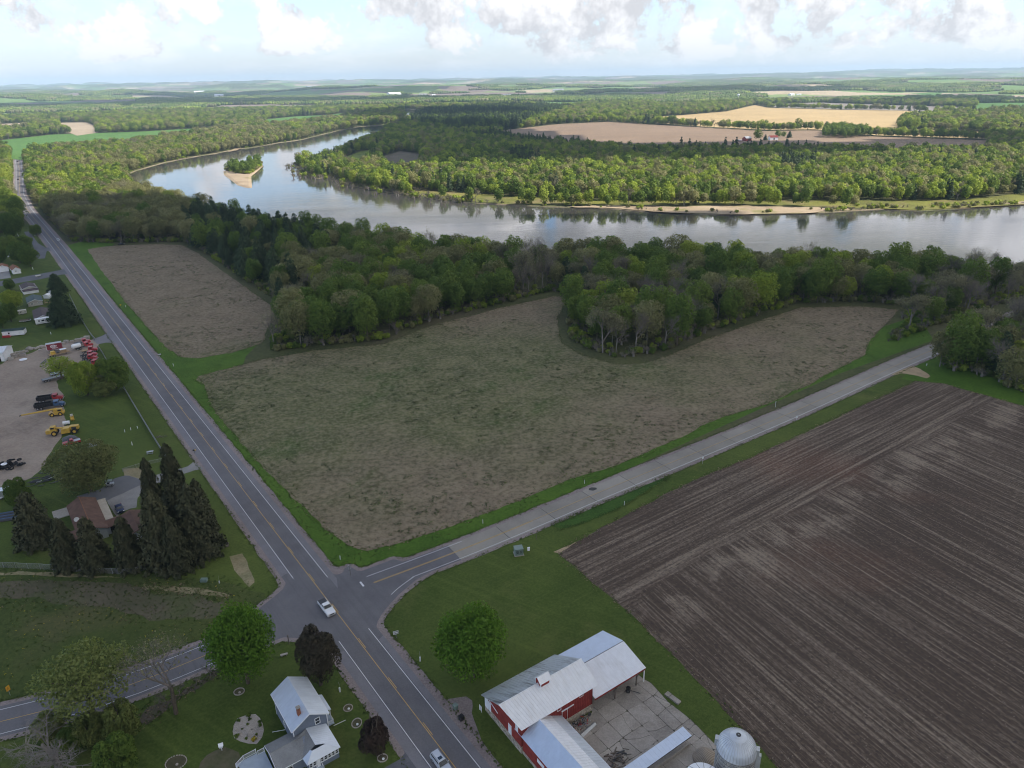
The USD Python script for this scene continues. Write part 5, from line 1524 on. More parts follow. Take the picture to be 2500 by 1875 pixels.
# silos
def silo_at(cx, cy, r, zring, zdome, label, dome):
    t = thing("silo", label, "silo", (cx, cy, 0))
    g = Graph(); p = g.n("texture_coordinate", "object")
    xyz = g.n("separate_xyz", None, vector=p)
    angl = g.math("arctan2", Ref(f"{xyz}.y"), Ref(f"{xyz}.x"))
    v = g.n("combine_xyz", "vector", x=g.math("multiply", angl, r), y=Ref(f"{xyz}.z"), z=0.0)
    br = g.n("brick_texture", "color", vector=v, color1=(0.34, 0.32, 0.28), color2=(0.22, 0.21, 0.20), mortar=(0.07, 0.07, 0.07), scale=1.0, mortar_size=0.03, brick_width=0.5, row_height=0.62, offset=0.5)
    st = g.noise(g.map(v, 0, (2.2, 0.15, 1)), 1.0, 4, 0.6)
    ms = g.make("silo_staves", g.bsdf(g.mix(g.fac(st, 0.45, 0.7), br, (0.16, 0.16, 0.17)), 0.85, 0.2)) if "staves" not in _used else usdkit.UsdShade.Material.Get(stage, "/World/Looks/silo_staves")
    _used["staves"] = 1
    part(t, "stave_wall", trimesh.Trimesh(*tube((0, 0, 0), (0, 0, zring), r, r, 48), process=False), ms, smooth=30)
    part(t, "hoops", cat(*[trimesh.creation.annulus(r_min=r - 0.02, r_max=r + 0.035, height=0.04, sections=40, transform=trimesh.transformations.translation_matrix((0, 0, z))) for z in np.arange(0.6, zring - 0.2, 0.75)]), M_galv)
    if dome:
        th = np.linspace(0, math.pi / 2 - 0.09, 14)
        prof = np.column_stack([r * 1.02 * np.cos(th), zring + (zdome - zring) * np.sin(th)])
        part(t, "dome", trimesh.creation.revolve(prof, sections=56), M_dome, smooth=40)
        rb = []
        for k in range(40):
            a = k * 2 * math.pi / 40
            for i in range(10):
                p0, p1 = prof[i] , prof[i + 1]
                rb.append(rod((p0[0] * math.cos(a), p0[0] * math.sin(a), p0[1]), (p1[0] * math.cos(a), p1[0] * math.sin(a), p1[1]), 0.035, 3))
        part(t, "dome_seams", cat(*rb), M_galv)
        part(t, "cap", trimesh.creation.revolve(np.array([(r * 0.36, zdome - 0.42), (r * 0.34, zdome - 0.2), (r * 0.2, zdome + 0.0), (r * 0.13, zdome + 0.02), (0.0, zdome + 0.02)]), sections=32), M_dome, smooth=30)
        part(t, "vent", rod((0, 0, zdome), (0, 0, zdome + 0.12), r * 0.125, 20), M_blackp)
        part(t, "vent_cap", rod((0.02, 0, zdome + 0.11), (0.02, 0, zdome + 0.16), 0.06, 8), M_galv)
        for a, nm in ((2.75, "filler_hood"), (-0.35, "hatch")):
            c, s = math.cos(a), math.sin(a)
            mm = rounded(bx(r - 0.5, r + 0.35, -0.45, 0.45, zring - 0.1, zring + 1.2), 0.08); mm.apply_transform(trimesh.transformations.rotation_matrix(a, (0, 0, 1)))
            part(t, nm, mm, M_galv)
        part(t, "ladder_chute", cat(bx(r, r + 0.7, -0.35, 0.35, 0.0, zring)).apply_transform(trimesh.transformations.rotation_matrix(-0.35, (0, 0, 1))), M_galv)
    else:
        part(t, "roof", trimesh.creation.revolve(np.array([(r * 1.03, zring - 0.1), (r * 1.03, zring + 0.05), (0.35, zdome), (0.0, zdome + 0.05)]), sections=48), M_whitep, smooth=20)
        part(t, "roof_seams", cat(*[rod((r * 1.02 * math.cos(a), r * 1.02 * math.sin(a), zring + 0.07), (0.3 * math.cos(a), 0.3 * math.sin(a), zdome + 0.02), 0.03, 4) for a in np.arange(0, 6.28, 2 * math.pi / 14)], *[trimesh.creation.torus(rad, 0.025, 40, 5, transform=trimesh.transformations.translation_matrix((0, 0, zring + 0.05 + (zdome - zring) * (1 - rad / r)))) for rad in (r * 0.42,)]), M_steel)
    return t


M_dome = metal_mat("silo_dome", (0.52, 0.55, 0.60), None, 0, 0, 0.38)
q = (at(1751, 1813, 16.0) + at(1848.5, 1824, 16.0)) / 2
silo_at(q[0], q[1], 3.0, 15.2, 18.1, "tall stave silo with a ribbed grey metal dome and black vent", True)
q = at(1719, 1899, 13.5)
silo_at(q[0], q[1], 2.75, 13.3, 14.2, "silo with a white cone roof at the bottom edge", False)

# ------------------------------------------------------------------ blue farmhouse
HT = thing("farmhouse", "blue grey two storey house with a pale metal roof beside the highway", "house", (-37.67, 96.04, 0), math.radians(-54))
g = Graph(); p_ = g.pos(); zz = Ref(g.n("separate_xyz", None, vector=p_) + ".z")
lap = g.math("fraction", g.math("multiply", zz, 6.5))
M_siding = g.make("blue_siding", g.bsdf(g.mix(g.fac(lap, 0.12, 0.0), g.mix(g.fac(g.noise(p_, 0.8, 4), 0.35, 0.65), (0.155, 0.185, 0.24), (0.185, 0.215, 0.275)), (0.08, 0.095, 0.13)), 0.7, 0.3, bump=lap, bump_d=0.02))
M_hroof = metal_mat("house_metal_roof", (0.56, 0.61, 0.70), (0.46, 0.50, 0.56), 0.5, math.radians(-54))
M_hroof2 = metal_mat("house_metal_roof_pale", (0.66, 0.70, 0.76), (0.52, 0.55, 0.6), 0.4, math.radians(-54))
M_shingle = ground_mat("grey_shingle", (0.205, 0.21, 0.215), (0.27, 0.275, 0.28), (0.12, 0.122, 0.13), None, scales=(0.15, 0.5, 6.0), fine=0.5, bump=0.01)
M_brick = plain("chimney_brick", (0.27, 0.11, 0.07), 0.85, 0.2, var=0.3, scale=3)
M_deckb = plain("blue_deck_boards", (0.36, 0.42, 0.50), 0.65, 0.3, var=0.1)
part(HT, "wall", prism([(-3.2, 0), (-3.2, 5.2), (0, 7.05), (3.2, 5.2), (3.2, 0)], -10.3, -0.1, axis="x"), M_siding)
for s, mt in ((-1, M_hroof), (1, M_hroof2)):
    qq = [(-10.65, s * 3.55, 5.05), (0.3, s * 3.55, 5.05), (0.3, 0, 7.25), (-10.65, 0, 7.25)]
    rr_ = part(HT, "roof", slab(qq, 0.12), mt); part(rr_, "seams", ribs(qq, 0.55, 0.05, 0.035), mt)
    part(HT, "barge_board", slab([(0.3, s * 3.55, 5.03), (0.36, s * 3.55, 5.03), (0.36, 0, 7.24), (0.3, 0, 7.24)], 0.22), M_whitep)
    part(HT, "gutter", bx(-10.6, 0.3, s * 3.52, s * 3.64, 4.9, 5.03), M_whitep)
ch = part(HT, "chimney", bx(-1.85, -1.2, -1.6, -1.0, 6.0, 8.0), M_brick); part(ch, "chimney_cap", bx(-1.92, -1.13, -1.67, -0.93, 8.0, 8.1), M_yard[1])
def sash(parent, face, u0, u1, z0, z1, off, axis):
    """A white framed window with its panes; axis x: on a wall facing +x at off; axis y: on a wall facing y."""
    w = 0.11
    def B(a0, a1, b0, b1, d0, d1):
        return bx(off + d0 * face, off + d1 * face, a0, a1, b0, b1) if axis == "x" else bx(a0, a1, off + d0 * face, off + d1 * face, b0, b1)
    W_ = part(parent, "window", B(u0 + w, u1 - w, z0 + w, z1 - w, -0.02, 0.02), M_glass)
    part(W_, "frame", cat(B(u0, u1, z1 - w, z1, 0, 0.06), B(u0, u1, z0, z0 + w, 0, 0.06), B(u0, u0 + w, z0, z1, 0, 0.06), B(u1 - w, u1, z0, z1, 0, 0.06), B(u0, u1, (z0 + z1) / 2 - 0.035, (z0 + z1) / 2 + 0.035, 0, 0.05)), M_whitep)
sash(HT, 1, 0.85, 1.85, 3.5, 5.0, -0.1, "x")
for u in (-2.6, -8.0): sash(HT, -1, u, u + 0.9, 3.4, 4.8, -3.2, "y")
sash(HT, -1, -6.0, -5.1, 0.8, 2.2, -3.2, "y")
part(HT, "corner_board", cat(bx(-0.2, -0.07, -3.25, -3.1, 0, 5.1), bx(-0.2, -0.07, 3.1, 3.25, 0, 5.1), bx(-10.33, -10.2, -3.25, -3.1, 0, 5.1)), M_whitep)
# kitchen wing: grey shingled part and white metal part
part(HT, "wing_wall", prism([(-1.9, 0), (-1.9, 2.6), (1.05, 3.6), (4.1, 2.6), (4.1, 0)], -7.7, -1.2), M_siding)
part(HT, "wing_wall", bx(0.0, 4.3, -3.3, 2.45, 0, 2.5), M_siding)
qg1 = [(-2.2, -8.0, 2.6), (-2.2, -3.15, 2.6), (1.05, -3.15, 3.75), (1.05, -8.0, 3.75)]
qg1b = [(-0.1, -3.2, 3.35), (-0.1, -0.95, 3.35), (1.05, -0.95, 3.75), (1.05, -3.2, 3.75)]
qg2 = [(4.55, -1.1, 2.5), (4.4, -8.0, 2.5), (1.05, -8.0, 3.75), (1.05, -0.95, 3.75)]
for q in (qg1, qg1b, [(4.45, -3.5, 2.52), (4.4, -8.0, 2.52), (1.05, -8.0, 3.76), (1.05, -3.3, 3.76)], [(-0.1, -0.93, 3.9), (4.3, -0.93, 3.9), (4.45, -3.5, 2.55), (1.0, -3.3, 3.72)]):
    part(HT, "shingle_roof", slab(q, 0.08), M_shingle)
part(HT, "shingle_ridge", rod((1.05, -8.0, 3.77), (1.05, -2.4, 3.77), 0.07, 5), M_shingle)
part(HT, "barge_board", cat(slab([(-2.2, -8.06, 2.6), (-2.2, -8.0, 2.6), (1.05, -8.0, 3.76), (1.05, -8.06, 3.76)], 0.16), slab([(4.4, -8.06, 2.5), (4.4, -8.0, 2.5), (1.05, -8.0, 3.76), (1.05, -8.06, 3.76)], 0.16), bx(4.38, 4.5, -8.0, -3.5, 2.36, 2.5)), M_whitep)
qm = [(-0.1, 2.9, 2.6), (6.35, 2.9, 2.55), (4.3, -0.9, 3.95), (-0.1, -0.9, 3.95)]
qm = [(-0.1, 2.85, 2.6), (4.9, 2.85, 2.6), (4.3, -0.9, 3.95), (-0.1, -0.9, 3.95)]
rm = part(HT, "metal_roof", slab(qm, 0.08), M_hroof2); part(rm, "seams", ribs(qm, 0.5, 0.04, 0.03), M_hroof2)
# glazed porch with its hipped roof
part(HT, "porch_wall", bx(4.32, 6.0, -3.0, 2.5, 0, 1.15), M_siding)
part(HT, "porch_sill", bx(5.98, 6.08, -3.05, 2.55, 1.12, 1.2), M_whitep)
part(HT, "porch_head", bx(5.9, 6.06, -3.05, 2.55, 2.25, 2.5), M_whitep)
for k in range(8):
    a = -2.95 + k * 0.69
    if k == 2:
        part(HT, "porch_door", bx(5.97, 6.06, a, a + 0.6, 0.1, 2.25), M_whitep)
        continue
    sash(HT, 1, a, a + 0.62, 1.2, 2.26, 5.98, "x")
sash(HT, 1, -6.6, -5.2, 1.2, 2.3, 4.1, "x"); sash(HT, 1, -7.4, -6.7, 1.2, 2.3, 4.1, "x")
qp = [(6.3, 2.85, 2.5), (6.3, -3.35, 2.5), (4.75, -1.75, 3.45), (4.75, 0.6, 3.45)]
rp = part(HT, "porch_roof", slab(qp, 0.07), M_hroof2); part(rp, "seams", ribs(qp, 0.5, 0.04, 0.03), M_hroof2)
part(HT, "porch_roof", slab([(6.3, -3.35, 2.5), (4.3, -3.5, 2.52), (4.3, -1.9, 3.4), (4.75, -1.75, 3.45)], 0.07), M_hroof)
part(HT, "porch_roof", slab([(6.3, 2.85, 2.5), (4.75, 0.6, 3.45), (4.6, 0.6, 3.4), (4.85, 2.86, 2.56)], 0.07), M_hroof2)
part(HT, "porch_step", cat(bx(6.05, 7.1, -1.75, -0.75, 0, 0.25), bx(6.05, 6.7, -1.75, -0.75, 0.25, 0.5)), M_deckb)
for s in (-1.75, -0.75):
    part(HT, "step_rail", cat(bx(6.1, 7.0, s - 0.03, s + 0.03, 1.0, 1.08), bx(6.95, 7.02, s - 0.04, s + 0.04, 0, 1.05), bx(6.1, 6.17, s - 0.04, s + 0.04, 0, 1.05)), M_whitep)
# side porch
qs_ = [(-6.9, 4.85, 2.75), (-2.4, 4.85, 2.75), (-2.4, 3.2, 3.45), (-6.9, 3.2, 3.45)]
part(HT, "side_porch_roof", slab(qs_, 0.07), M_hroof)
part(HT, "side_porch_floor", bx(-6.7, -1.2, 3.2, 4.7, 0.3, 0.5), M_deckb)
for u in (-6.6, -2.6): part(HT, "porch_post", bx(u - 0.06, u + 0.06, 4.55, 4.67, 0.5, 2.75), M_whitep)
part(HT, "railing", cat(bx(-2.5, -1.25, 4.6, 4.66, 1.3, 1.38), bx(-1.3, -1.22, 3.2, 4.66, 1.3, 1.38), *[bx(-1.29, -1.25, y, y + 0.04, 0.5, 1.3) for y in np.arange(3.3, 4.66, 0.14)], *[bx(x, x + 0.04, 4.61, 4.65, 0.5, 1.3) for x in np.arange(-2.5, -1.25, 0.14)]), M_whitep)
for (x0, y0, x1, y1) in ((-6.5, -5.4, -5.4, -3.3), (-0.9, 4.4, -0.6, 6.7)):
    part(HT, "downpipe", rod((x0, y0, 0.2), (x1, y1, 0.35), 0.06, 5), M_whitep)
# deck
part(HT, "deck", cat(*[bx(x, x + 0.17, -12.6, -8.05, 0.75, 0.82) for x in np.arange(-2.6, 5.0, 0.19)]), M_deckb)
part(HT, "deck_rim", cat(bx(-2.7, 5.1, -12.7, -12.6, 0.3, 0.82), bx(-2.7, -2.6, -12.6, -8.0, 0.3, 0.82), bx(4.95, 5.05, -12.6, -8.0, 0.3, 0.8)), M_deckb)
def rail_run(parent, x0, y0, x1, y1, z0=0.82):
    L = math.hypot(x1 - x0, y1 - y0); ux, uy = (x1 - x0) / L, (y1 - y0) / L
    ms = [rod((x0, y0, z0 + 0.95), (x1, y1, z0 + 0.95), 0.06, 4), rod((x0, y0, z0 + 0.12), (x1, y1, z0 + 0.12), 0.04, 4)]
    ms += [rod((x0 + ux * s, y0 + uy * s, z0), (x0 + ux * s, y0 + uy * s, z0 + 0.95), 0.022, 4) for s in np.arange(0.12, L, 0.16)]
    ms += [rod((x0 + ux * s, y0 + uy * s, z0 - 0.4), (x0 + ux * s, y0 + uy * s, z0 + 1.05), 0.06, 4) for s in np.linspace(0, L, max(2, int(L / 1.8) + 1))]
    return part(parent, "railing", cat(*ms), M_whitep)
rail_run(HT, -2.6, -8.1, -2.6, -9.2); rail_run(HT, -3.2, -9.4, -3.2, -11.6); rail_run(HT, -3.2, -11.6, -2.3, -13.2); rail_run(HT, -2.3, -13.2, 1.5, -13.2)
part(HT, "deck", cat(*[bx(x, x + 0.17, -13.1, -9.3, 0.75, 0.825) for x in np.arange(-3.1, -2.4, 0.19)]), M_deckb)

# ------------------------------------------------------------------ gabled houses seen end on
def gable(name, label, cat_, fl, fr, depth, eave, ridge, wallm, roofm, over=0.35, windows=(), door=None, extra=None, group=None, z=0.0):
    """Front-left and front-right eave pixels give place and width; the gable faces the camera and the house runs back from it."""
    A, B = at(*fl, eave), at(*fr, eave)
    w = np.linalg.norm(B[:2] - A[:2]); th = math.atan2(B[1] - A[1], B[0] - A[0]); M = (A + B) / 2
    t = thing(name, label, cat_, (M[0], M[1], z), th, group)
    h = w / 2 - over
    part(t, "wall", prism([(-h, 0), (-h, eave), (0, ridge - 0.2), (h, eave), (h, 0)], 0.25, depth - 0.25), wallm)
    for s in (-1, 1):
        part(t, "roof", slab([(s * w / 2, -0.1, eave - 0.12), (s * w / 2, depth + 0.1, eave - 0.12), (0, depth + 0.1, ridge), (0, -0.1, ridge)], 0.12), roofm)
        part(t, "barge_board", slab([(s * w / 2, -0.16, eave - 0.12), (s * w / 2, -0.1, eave - 0.12), (0, -0.1, ridge), (0, -0.16, ridge)], 0.2), M_whitep)
    for (x0, x1, z0, z1) in windows:
        sash(t, -1, x0, x1, z0, z1, 0.25, "y")
    if door: part(t, "door", bx(door[0], door[1], 0.18, 0.27, 0.0, door[2]), M_darkhole if len(door) < 4 else M_whitep)
    return t, w


M_cream = plain("cream_siding", (0.50, 0.48, 0.42), 0.7, 0.3, var=0.1)
M_greysd = plain("grey_siding", (0.36, 0.35, 0.33), 0.7, 0.3, var=0.1)
M_rpurple = plain("purple_brown_shingle", (0.105, 0.085, 0.088), 0.9, 0.15, var=0.2)
M_rslate = plain("slate_green_shingle", (0.095, 0.125, 0.13), 0.9, 0.15, var=0.2)
M_rorange = plain("rust_shingle", (0.24, 0.115, 0.07), 0.9, 0.15, var=0.2)
M_rbrown = plain("brown_shingle", (0.145, 0.088, 0.068), 0.9, 0.15, var=0.22, scale=0.5)
M_rdark = plain("dark_green_shingle", (0.04, 0.062, 0.06), 0.9, 0.15, var=0.2)
M_palegrey = plain("pale_grey_siding", (0.40, 0.43, 0.46), 0.7, 0.3, var=0.1)
Zt1 = lambda x, y: (x * 0.1387, 600 + y * 0.1387)
T_ = dict(group=None)
t, w = gable("mobile_home", "mobile home with a purple brown roof beside the asphalt lane", "mobile home", Zt1(372, 770), Zt1(662, 725), 12.5, 2.5, 3.7, M_cream, M_rpurple)
part(t, "annexe", bx(-w / 2 + 0.4, w / 2 - 0.2, -3.3, 0.2, 0, 1.7), M_whitep); part(t, "annexe_roof", slab([(-w / 2 + 0.2, -3.6, 1.7), (w / 2, -3.6, 1.7), (w / 2, 0.1, 2.2), (-w / 2 + 0.2, 0.1, 2.2)], 0.1), M_rpurple)
gable("mobile_home", "pale mobile home with a slate green roof and dark shutters", "mobile home", Zt1(470, 1005), Zt1(755, 962), 13, 2.5, 3.7, M_greysd, M_rslate, windows=((-2.2, -0.9, 1.0, 1.9), (1.2, 2.2, 1.0, 1.9)))
gable("mobile_home", "mobile home with a wide dark purple roof behind the white camper", "mobile home", Zt1(592, 1297), Zt1(916, 1246), 19, 2.4, 3.7, M_cream, M_rpurple)
gable("house", "white fronted house with a rust roof behind a hedge", "house", Zt1(205, 432), Zt1(368, 408), 12, 2.8, 4.3, M_whitep, M_rorange, windows=((-0.9, 0.0, 1.4, 2.2),))
t, w = gable("house", "white garage fronted house at the left edge beside a concrete drive", "house", Zt1(-70, 400), Zt1(152, 372), 9, 2.8, 4.3, M_whitep, M_rorange, door=(-2.8, 2.6, 2.2, 1))
gable("mobile_home", "white mobile home with a grey metal roof at the upper left edge", "mobile home", Zt1(-30, 120), Zt1(120, 135), 17, 2.8, 3.6, M_whitep, M_galv)
gable("house", "grey roofed house half hidden by trees at the upper left edge", "house", Zt1(-120, -60), Zt1(60, -70), 12, 3, 4.6, M_greysd, M_rpurple)
gable("garden_shed", "small white double door shed right of the slate roofed home", "shed", Zt1(745, 872), Zt1(850, 872), 3.2, 2.0, 2.7, M_whitep, M_whitep, 0.15)
gable("garden_shed", "small white shed standing behind the double door shed", "shed", Zt1(832, 805), Zt1(915, 812), 3.4, 2.1, 2.7, M_whitep, M_whitep, 0.15)
# long white home side on
A, B = at(*Zt1(52, 1608)), at(*Zt1(432, 1572))
t = thing("mobile_home", "long white mobile home with a dark green roof and red ramp", "mobile home", tuple((A + B) / 2), math.atan2(B[1] - A[1], B[0] - A[0])); L_ = np.linalg.norm(B - A) / 2
part(t, "wall", bx(-L_, L_, 0, 4.2, 0.3, 2.7), M_whitep); part(t, "roof", prism([(-0.25, 2.68), (2.1, 3.25), (4.45, 2.68)], -L_ - 0.2, L_ + 0.2, axis="x"), M_rdark)
part(t, "window", bx(-L_ * 0.45, -L_ * 0.3, -0.03, 0.02, 1.2, 2.0), M_glass); part(t, "ramp", bx(-L_ * 0.9, -L_ * 0.2, -2.0, -0.05, 0.1, 0.5), M_redp)
part(t, "ramp_rail", bx(-L_ * 0.9, -L_ * 0.2, -2.05, -1.98, 0.5, 1.3), M_redp)
# white travel trailer, small camper, sign board
def camper(label, pl, pr, W, H, mat):
    A, B = at(*pl), at(*pr); L = np.linalg.norm(B - A) / 2
    t = thing("camper_trailer", label, "camper", tuple((A + B) / 2), math.atan2(B[1] - A[1], B[0] - A[0]))
    part(t, "body", rounded(bx(-L, L, 0, W, 0.45, H), 0.25), mat)
    for a, b in ((-0.75, -0.6), (-0.45, -0.2), (-0.1, 0.0), (0.6, 0.72)):
        part(t, "window", bx(L * a, L * b, -0.03, 0.05, H * 0.55, H * 0.78), M_glass)
    part(t, "stripe", bx(-L * 0.97, L * 0.97, -0.02, 0.04, 0.8, 0.95), M_galv)
    for x in (-0.1, 0.12): wheel(t, L * x, 0.2, 0.35, 0.25)
    for x in (-0.1, 0.12): wheel(t, L * x, W - 0.2, 0.35, 0.25)
    part(t, "hitch", rod((-L - 1.0, W / 2, 0.5), (-L, W / 2, 0.5), 0.06), M_steel)
    return t
camper("long white travel trailer parked before the purple roofed home", Zt1(640, 1402), Zt1(1035, 1335), 2.5, 3.0, M_whitep)
camper("small cream camper left of the purple roofed home", Zt1(320, 1225), Zt1(482, 1198), 2.2, 2.3, M_cream)
# brown roofed house behind the conifers
Zb = lambda x, y: (120 + x * 0.1326, 1200 + y * 0.1326)
O = at(*Zb(735, 560), 4.6); Q = at(*Zb(548, 100), 4.6)
th = math.atan2(O[1] - Q[1], O[0] - Q[0]); Lh = np.linalg.norm(O - Q)
def bl(x, y, z):
    q = at(*Zb(x, y), z)[:2] - O[:2]; c, s = math.cos(th), math.sin(th)
    return np.array([q[0] * c + q[1] * s, -q[0] * s + q[1] * c])
BH = thing("brown_house", "low house with brown shingle roofs half hidden by dark conifers", "house", (O[0], O[1], 0), th)
e1, e2 = bl(850, 98, 2.9), bl(310, 262, 2.9)
yr, yl = max(e1[1], e2[1]), min(e1[1], e2[1])
part(BH, "wall", bx(-Lh + 0.4, 3.0, yl + 0.5, yr - 0.5, 0, 2.9), M_palegrey)
for yy in (yl, yr):
    part(BH, "roof", slab([(-Lh - 0.2, yy, 2.85), (3.4, yy, 2.85), (3.4, 0, 4.65), (-Lh - 0.2, 0, 4.65)], 0.12), M_rbrown)
part(BH, "gable_wall", prism([(yl + 0.5, 2.8), (0, 4.5), (yr - 0.5, 2.8)], 2.85, 2.98, axis="x"), M_palegrey)
part(BH, "ridge_cap", rod((-Lh - 0.2, 0, 4.66), (3.4, 0, 4.66), 0.1, 5), M_rorange)
lw_ = bl(150, 520, 2.7); lw2 = bl(400, 430, 3.8)
part(BH, "west_wall", bx(-1.5, 5.6, lw_[1] - 0.2, yl + 1.0, 0, 2.7), M_palegrey)
for xx, zz_ in ((-1.7, 2.65), (5.9, 2.65)):
    part(BH, "west_roof", slab([(xx, lw_[1] - 0.6, zz_), (xx, -0.3 + yl * 0.2, zz_), (2.1, -0.3, 4.0), (2.1, lw_[1] - 0.6, 4.0)], 0.12), M_rbrown)
g1, g2, g3 = bl(1500, 330, 4.0), bl(1620, 690, 4.0), bl(1790, 320, 2.8)
gy, gh = (g1[1] + g2[1]) / 2, abs(g3[1] - g1[1])
part(BH, "garage_wall", bx(g1[0] + 0.3, g2[0] + 0.3, gy - gh + 0.4, gy + gh - 0.4, 0, 2.8), M_palegrey)
part(BH, "garage_gable", prism([(gy - gh + 0.4, 2.7), (gy, 3.9), (gy + gh - 0.4, 2.7)], g2[0] + 0.1, g2[0] + 0.28, axis="x"), M_palegrey)
for s in (-1, 1):
    part(BH, "garage_roof", slab([(g1[0], gy + s * gh, 2.75), (g2[0] + 0.6, gy + s * gh, 2.75), (g2[0] + 0.6, gy, 4.05), (g1[0], gy, 4.05)], 0.12), M_rbrown)
sash(BH, 1, gy + gh * 0.25, gy + gh * 0.6, 1.2, 2.2, g2[0] + 0.3, "x"); sash(BH, 1, gy - gh * 0.5, gy - gh * 0.2, 1.1, 1.9, g2[0] + 0.3, "x")
br1 = bl(1120, 560, 2.6)
part(BH, "breezeway_wall", bx(br1[0] - 1.5, br1[0] + 1.8, yr - 1.2, gy - gh + 1.0, 0, 2.4), M_palegrey)
for s in (-1, 1):
    part(BH, "breezeway_roof", slab([(br1[0] + s * 2.3, yr - 1.6, 2.4), (br1[0] + s * 2.3, gy - gh + 1.2, 2.4), (br1[0], gy - gh + 1.2, 3.3), (br1[0], yr - 1.6, 3.3)], 0.1), M_rbrown)
part(BH, "door", bx(br1[0] + 1.78, br1[0] + 1.9, yr + 0.4, yr + 1.6, 0.05, 2.1), M_darkhole)
fd = [at(*Zb(*q), 2.6) for q in ((880, 160), (1025, 118), (1185, 478), (1035, 525))]
fl_ = [np.append(bl(*q, 2.6), 2.6) for q in ((880, 160), (1025, 118), (1185, 478), (1035, 525))]
part(BH, "carport_roof", slab(fl_, 0.1), plain("tan_flat_roof", (0.40, 0.35, 0.28), 0.8, 0.2))
for q in fl_: part(BH, "carport_post", bx(q[0] - 0.06, q[0] + 0.06, q[1] - 0.06, q[1] + 0.06, 0, 2.55), M_whitep)
dq = np.append(bl(510, 535, 3.4), 3.4)
m = trimesh.creation.revolve(np.array([(0.0, 0.0), (0.35, 0.04), (0.62, 0.14), (0.66, 0.18), (0.0, 0.06)]), sections=20); m.apply_transform(trimesh.transformations.rotation_matrix(0.8, (0, 1, 0))); m.apply_translation(dq + [0, 0, 0.3])
dd = part(BH, "satellite_dish", m, M_galv); part(dd, "dish_mast", rod(dq - [0, 0, 1.0], dq + [0, 0, 0.3], 0.04), M_galv)
pq = np.append(bl(560, 690, 3.0), 0)
part(BH, "vent_pipe", rod(pq + [0, 0, 2.5], pq + [0, 0, 4.3], 0.06), M_whitep)
sp4 = np.append(bl(240, 420, 0.3), 0)
t = thing("patio_slab", "pale concrete patio beside the brown roofed house", "patio", tuple(at(*Zb(240, 410), 0.0)), th); part(t, "slab", bx(-2.8, 2.4, -2.2, 2.2, 0, 0.18), M_yard[2])

# ------------------------------------------------------------------ drives, yards and beds
def ground_patch(name, px, z, mat, amp=0.5, sc=4, seed=3):
    single(name, sheet(rough_edge(Polygon(ats(px)).buffer(0), amp, sc, seed), z), mat, kind="structure")


M_dirt = ground_mat("dirt_yard", (0.305, 0.245, 0.192), (0.385, 0.322, 0.265), (0.215, 0.165, 0.132), (0.115, 0.085, 0.072), scales=(0.02, 0.09, 1.0), patch_at=(0.57, 0.72), streak=[(0.5, 0.02, 0.5, 0.5, 0.72), (1.9, 0.02, 0.6, 0.54, 0.75)], streak_amt=0.4, streak_col=(0.29, 0.245, 0.205))
M_lane = ground_mat("lane_asphalt", (0.13, 0.13, 0.145), (0.17, 0.17, 0.18), (0.10, 0.10, 0.11), None, scales=(0.05, 0.3, 3), bump=0.004)
M_drive = ground_mat("drive_concrete", (0.24, 0.23, 0.225), (0.29, 0.28, 0.27), (0.17, 0.165, 0.165), None, scales=(0.05, 0.3, 3), bump=0.004)
ground_patch("dirt_yard", [(-160, 905), (0, 890), (17, 878), (65, 866), (113, 848), (180, 832), (236, 829), (243, 840), (215, 880), (184, 905), (140, 930), (148, 960), (158, 1000), (160, 1035), (150, 1070), (136, 1092), (119, 1114), (99, 1146), (71, 1168), (40, 1180), (0, 1188), (-160, 1210)], 0.028, M_dirt, 1.2, 7)
ground_patch("driveway", [(225, 828), (250, 820), (262, 813), (266, 802), (296, 846), (285, 838), (262, 836), (238, 841)], 0.036, M_shoulder, 0.3)
ground_patch("driveway", [(472, 1128), (500, 1146), (478, 1147), (425, 1164), (360, 1190), (336, 1216), (334, 1240), (310, 1244), (284, 1262), (262, 1225), (243, 1196), (283, 1167), (311, 1160), (345, 1170), (400, 1154), (455, 1140)], 0.036, M_drive, 0.3)
ground_patch("driveway", [(186, 1212), (243, 1196), (283, 1167), (311, 1160), (345, 1171), (360, 1176), (262, 1222), (236, 1232)], 0.041, M_lane, 0.4)
ground_patch("lane", [(-80, 700), (0, 687), (85, 671), (144, 660), (170, 653), (178, 668), (147, 671), (96, 682), (0, 699), (-80, 712)], 0.036, M_lane, 0.3)
ground_patch("lane", [(58, 566), (72, 565), (93, 594), (112, 605), (124, 602), (139, 611), (114, 613), (109, 631), (92, 632), (80, 598)], 0.036, M_lane, 0.3)
ground_patch("driveway", [(-40, 665), (20, 654), (27, 678), (-40, 688)], 0.039, M_drive, 0.2)
ground_patch("driveway", [(976, 1805), (988, 1840), (974, 1856), (930, 1880), (940, 1905), (1075, 1905), (1052, 1875)], 0.044, M_lane, 0.2)
ground_patch("gravel_apron", [(1082, 1708), (1140, 1699), (1158, 1710), (1152, 1745), (1170, 1790), (1222, 1880), (1170, 1880)], 0.032, M_gravel, 0.4, 3)
ground_patch("bare_ground", [(300, 1150), (345, 1142), (362, 1140), (352, 1160), (312, 1170)], 0.024, M_dry, 0.5)
hedge_row = Polygon(ats([(340, 1755), (365, 1725), (420, 1705), (540, 1625), (545, 1640), (430, 1712), (380, 1752), (350, 1775)])).buffer(0)
single("bare_ground", sheet(rough_edge(hedge_row, 0.8, 3, 19), 0.022), ground_mat("leaf_litter", (0.085, 0.07, 0.055), (0.13, 0.11, 0.085), (0.045, 0.04, 0.03), (0.06, 0.075, 0.03), scales=(0.1, 0.4, 3)), kind="structure")
